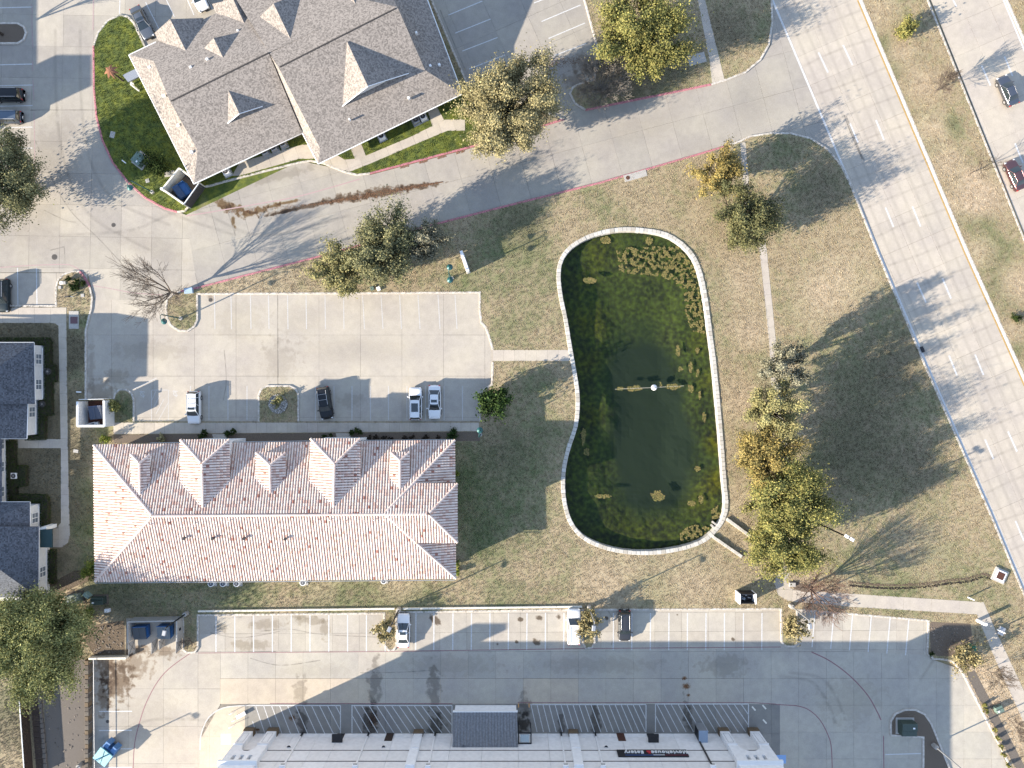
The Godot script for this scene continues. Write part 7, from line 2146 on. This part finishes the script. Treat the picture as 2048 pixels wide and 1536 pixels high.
	g = G.new(); g.cbox(Vector3(0, 0.3, 0), Vector3(0.9, 0.4, 1.2), 0.03)
	part("board", g, M.grey_metal, t)
	# bollards at the service annex and yellow-cream tips
	for u: float in [1037, 1058]:
		g = G.new(); var b := X(u, 1408)
		g.tube(b, b + Vector3(0, 1.0, 0), 0.09, 0.09, 10); g.tube(b + Vector3(0, 1.0, 0), b + Vector3(0, 1.06, 0), 0.09, 0.04, 10)
		one("bollard", g, mat(lin(0.52, 0.30, 0.12), 0.6), "pale orange steel bollard in front of the dock canopy", "bollard", "bollards at the dock canopy")
	# bike rack bars at the west end of the theatre
	for s: Array in [[467, 1422], [472, 1436], [466, 1449]]:
		t = thing("rail_hoop", "white steel hoop rail at the west end of the theatre front", "rail", X(s[0], s[1]), 0.45, "hoop rails at the theatre front")
		g = G.new(); var pr := Vector3(-0.45, 0, 0)
		for k in 9:
			var a := PI * k / 8.0
			var q := Vector3(-cos(a) * 0.45, 0.55 + sin(a) * 0.35, 0) if k > 0 and k < 8 else Vector3(-cos(a) * 0.45, 0.55, 0)
			if k == 0: g.tube(pr, q, 0.035, 0.035, 6)
			else: g.tube(pr, q, 0.035, 0.035, 6)
			pr = q
		g.tube(pr, Vector3(0.45, 0, 0), 0.035, 0.035, 6)
		part("hoop", g, M.white, t)
	t = thing("bench", "white slatted bench at the hatched corner of the theatre front", "bench", X(484, 1428), 0.5)
	for k in 3:
		g = G.new(); g.cbox(Vector3(0, 0.45, -0.2 + k * 0.2), Vector3(1.5, 0.05, 0.15), 0.01)
		part("slat", g, M.white, t)
	for s: float in [-1, 1]:
		g = G.new(); g.box(Vector3(s * 0.6, 0.22, 0), Vector3(0.08, 0.42, 0.5))
		part("leg", g, M.grey_metal, t)

func build_small() -> void:
	# stone retaining wall, fences and timber on the west of the theatre lot
	var t := thing("retaining_wall", "rough stone retaining wall with a rail along the south-west lot", "wall")
	for k in 26:
		var v0 := 1316.0 + k * 9.2
		var a := X(181.0 + R(-0.3, 0.3), v0, 0); var b := X(181.5 + R(-0.3, 0.3), v0 + 9.0, 0)
		var g := G.new(); g.cbox(Vector3((a.x + b.x) / 2, 0.5, (a.z + b.z) / 2), Vector3(R(0.5, 0.62), 1.0 + R(-0.04, 0.04), b.z - a.z), R(0.04, 0.08))
		part("stone", g, [M.stone_clad, tri_mat(lin(0.24, 0.21, 0.18), M.gravel.albedo_texture, 1.0, 0.9), tri_mat(lin(0.32, 0.29, 0.25), M.gravel.albedo_texture, 1.0, 0.9)][k % 3] if k < 3 else t.get_child(k % 3).material_override, t)
	var g := G.new()
	g.tube(X(187, 1316, 1.06), X(189, 1560, 1.06), 0.035, 0.035, 6)
	part("rail", g, M.grey_metal, t)
	for k in 8:
		g = G.new(); var p := X(187, 1320 + k * 30)
		g.tube(p, p + Vector3(0, 1.06, 0), 0.03, 0.03, 5)
		part("post", g, M.grey_metal, t)
	t = thing("garden_wall", "thin tan block wall running from the stone wall to the concrete enclosure", "wall")
	wall_seg("wall", X(184, 1313), X(258, 1312), 0.3, 0, 0.9, M.cream, t)
	t = thing("timber_fence", "brown timber fence with a white cap below the huge soft green tree", "fence")
	for k in 44:
		var v0 := 1380.0 + k * 3.9
		var x0 := 56.0 + (v0 - 1380.0) * 0.07
		var a := X(x0, v0 + 0.2, 0); var b := X(x0 + 0.25, v0 + 3.7, 0)
		wall_seg("board", a, b, 0.05, 0.1, 1.9, M.wood, t)
	wall_seg("cap", X(56, 1378), X(68, 1552), 0.12, 1.9, 1.98, M.white, t)
	t = thing("stone_edging", "rough grey stone edging between the timber fence and the bare soil", "edging")
	for k in 17:
		var v0 := 1384.0 + k * 10.0
		var p := X(82.0 + (v0 - 1384.0) * 0.08, v0 + 5)
		g = G.new(); g.cbox(Vector3(p.x, 0.2, p.z), Vector3(R(0.4, 0.6), 0.4, 0.7), 0.07, Basis(Vector3.UP, R(-0.1, 0.1)))
		part("stone", g, M.gravel, t)
	t = thing("timber_deck", "dark timber boards lying between the fence and the stone edging", "boards")
	for k in 15:
		var v0 := 1386.0 + k * 11.0
		g = G.new(); var p := X(70.0 + (v0 - 1386.0) * 0.08, v0 + 5)
		g.box(Vector3(p.x, 0.17, p.z), Vector3(1.1, 0.06, 0.76))
		part("board", g, M.wood, t)
	# low block wall between the lawn and the south lot
	t = thing("low_wall", "low tan block wall along the grass edge of the theatre lot", "wall")
	for s: Array in [[398, 1221, 790, 1216], [806, 1216, 1164, 1212]]:
		var a := X(s[0], s[1]); var b := X(s[2], s[3])
		var n := int(a.distance_to(b) / 1.2)
		for k in n:
			var o := wall_seg("block", a.lerp(b, (k + 0.01) / n), a.lerp(b, (k + 0.99) / n), 0.26, 0.0, 0.42 + R(-0.012, 0.012), M.cream, t)
	# drainage cut in the lawn
	g = G.new()
	var cut := smooth([1700, 1170, 1750, 1175, 1800, 1176, 1850, 1173, 1900, 1166, 1925, 1164, 1945, 1160, 1965, 1154, 1985, 1160], 0.5, false)
	for i in cut.size() - 1:
		var w := R(0.22, 0.4)
		g.cbox(Vector3(cut[i].x, 0.13, cut[i].y), Vector3(0.55, 0.05, w), 0.02, Basis(Vector3.UP, R(-0.4, 0.4)))
	struct("drainage_cut", g, tri_mat(lin(0.035, 0.026, 0.022), M.gravel.albedo_texture, 1.5, 0.95))
	g = G.new()
	for i in cut.size() - 1:
		g.cbox(Vector3(cut[i].x, 0.135, cut[i].y - 0.45), Vector3(0.6, 0.05, R(0.25, 0.5)), 0.02, Basis(Vector3.UP, R(-0.4, 0.4)))
	struct("bare_soil", g, M.dirt)
	# leaf litter drifted along the crown of the access drive
	g = G.new()
	for k in 2600:
		var f := rng.randf()
		var c := Vector2(640, 408).lerp(Vector2(885, 364), f) if rng.randf() < 0.85 else Vector2(450, 425).lerp(Vector2(640, 408), f)
		var w := (1.0 - absf(f - 0.45) * 1.7) * 8.0
		c += Vector2(R(-3, 3), rng.randfn() * maxf(0.8, w) * 0.55)
		var q := R(0.6, 1.3)
		g.col = Color(0.20 * q, 0.105 * q, 0.055 * q)
		var p := X(c.x, c.y)
		var nn := Vector3(R(-0.4, 0.4), 1, R(-0.4, 0.4)).normalized()
		leaf(g, p + Vector3(0, 0.02 + R(0, 0.03), 0), nn.cross(Vector3(R(-1, 1), 0, R(-1, 1))).normalized(), nn, R(0.06, 0.14), 0.04)
	for k in 700:
		var f := rng.randf()
		var c := Vector2(800, 334).lerp(Vector2(930, 300), f) + Vector2(0, R(0, 4))
		if sin(f * 22.0) < 0.1: continue
		var q := R(0.6, 1.3); g.col = Color(0.22 * q, 0.11 * q, 0.06 * q)
		leaf(g, X(c.x, c.y) + Vector3(0, 0.02, 0), Vector3(R(-1, 1), 0, R(-1, 1)).normalized(), Vector3.UP, R(0.06, 0.14), 0.04)
	for k in 500:
		var c := Vector2(R(1090, 1160), 0); c.y = 128 - (c.x - 1090) * 0.12 + rng.randfn() * 5.0
		var q := R(0.5, 1.2); g.col = Color(0.16 * q, 0.09 * q, 0.05 * q)
		leaf(g, X(c.x, c.y) + Vector3(0, 0.02, 0), Vector3(R(-1, 1), 0, R(-1, 1)).normalized(), Vector3.UP, R(0.06, 0.14), 0.04)
	var o := one("leaf_litter", g, M.vc, "brown leaf litter drifted along the wet line of the access drive", "leaves")
	o.set_meta("kind", "stuff")
	# low bedding stones in the mulch
	g = G.new()
	for k in 300:
		var z: Array = [[190, 1252, 246, 1306], [90, 1330, 172, 1536], [1860, 1250, 1930, 1305]][k % 3]
		var p := X(R(z[0], z[2]), R(z[1], z[3])); var s := R(0.08, 0.25)
		var q := R(0.5, 1.2); g.col = Color(0.2 * q, 0.165 * q, 0.13 * q)
		g.cbox(p + Vector3(0, 0.14, 0), Vector3(s, s * 0.5, s), s * 0.15, Basis(Vector3.UP, R(0, 3)))
	o = one("clods", g, M.vc, "scattered clods and stones on the bare soil beds", "clods")
	o.set_meta("kind", "stuff")

func build_grass() -> void:
	# short winter turf: clumps of bent blades tinted from the lawn image, painted shade included
	var g := G.new()
	for k in 7:
		var a := TAU * k / 7.0 + k
		var d := Vector3(cos(a), 0, sin(a)); var s := Vector3(-sin(a), 0, cos(a)) * 0.022
		var b := d * 0.03
		g.tri(b - s, b + s, b + d * (0.05 + 0.012 * k) + Vector3(0, 0.075 + 0.01 * (k % 3), 0), (Vector3.UP + d * 0.5))
	var boxes: Array = []
	for p: PackedVector2Array in keep_out:
		var r := Rect2(p[0], Vector2.ZERO)
		for q in p: r = r.expand(q)
		boxes.append(r)
	var xf: Array = []; var cl: Array = []
	var tries := 330000
	for i in tries:
		var p := Vector2(R(-76, 76), R(-57, 57))
		var hit := false
		for q: PackedVector2Array in lawn_polys:
			if Geometry2D.is_point_in_polygon(p, q): hit = true; break
		if not hit: continue
		for k in keep_out.size():
			if (boxes[k] as Rect2).has_point(p) and Geometry2D.is_point_in_polygon(p, keep_out[k]): hit = false; break
		if not hit: continue
		var u := clampi(int(p.x * S + 1024.0), 0, 2047); var v := clampi(int(p.y * S + 768.0), 0, 1535)
		var c := lawn_img.get_pixel(u, v).srgb_to_linear()
		var f := R(0.8, 1.35)
		cl.append(Color(c.r * f, c.g * f, c.b * f))
		var s := R(0.7, 1.5)
		xf.append(Transform3D(Basis(Vector3.UP, R(0, TAU)).scaled(Vector3(s, s * R(0.7, 1.3), s)), Vector3(p.x, 0.12, p.y)))
	var mm := MultiMesh.new()
	mm.transform_format = MultiMesh.TRANSFORM_3D
	mm.use_colors = true
	mm.mesh = g.mesh()
	mm.instance_count = xf.size()
	for i in xf.size():
		mm.set_instance_transform(i, xf[i]); mm.set_instance_color(i, cl[i])
	var o := MultiMeshInstance3D.new()
	o.name = "grass_tufts"; o.multimesh = mm; o.material_override = M.vc
	add_child(o)
	o.set_meta("kind", "stuff"); tag(o, "short dry winter turf of the lawns and the road median", "grass")
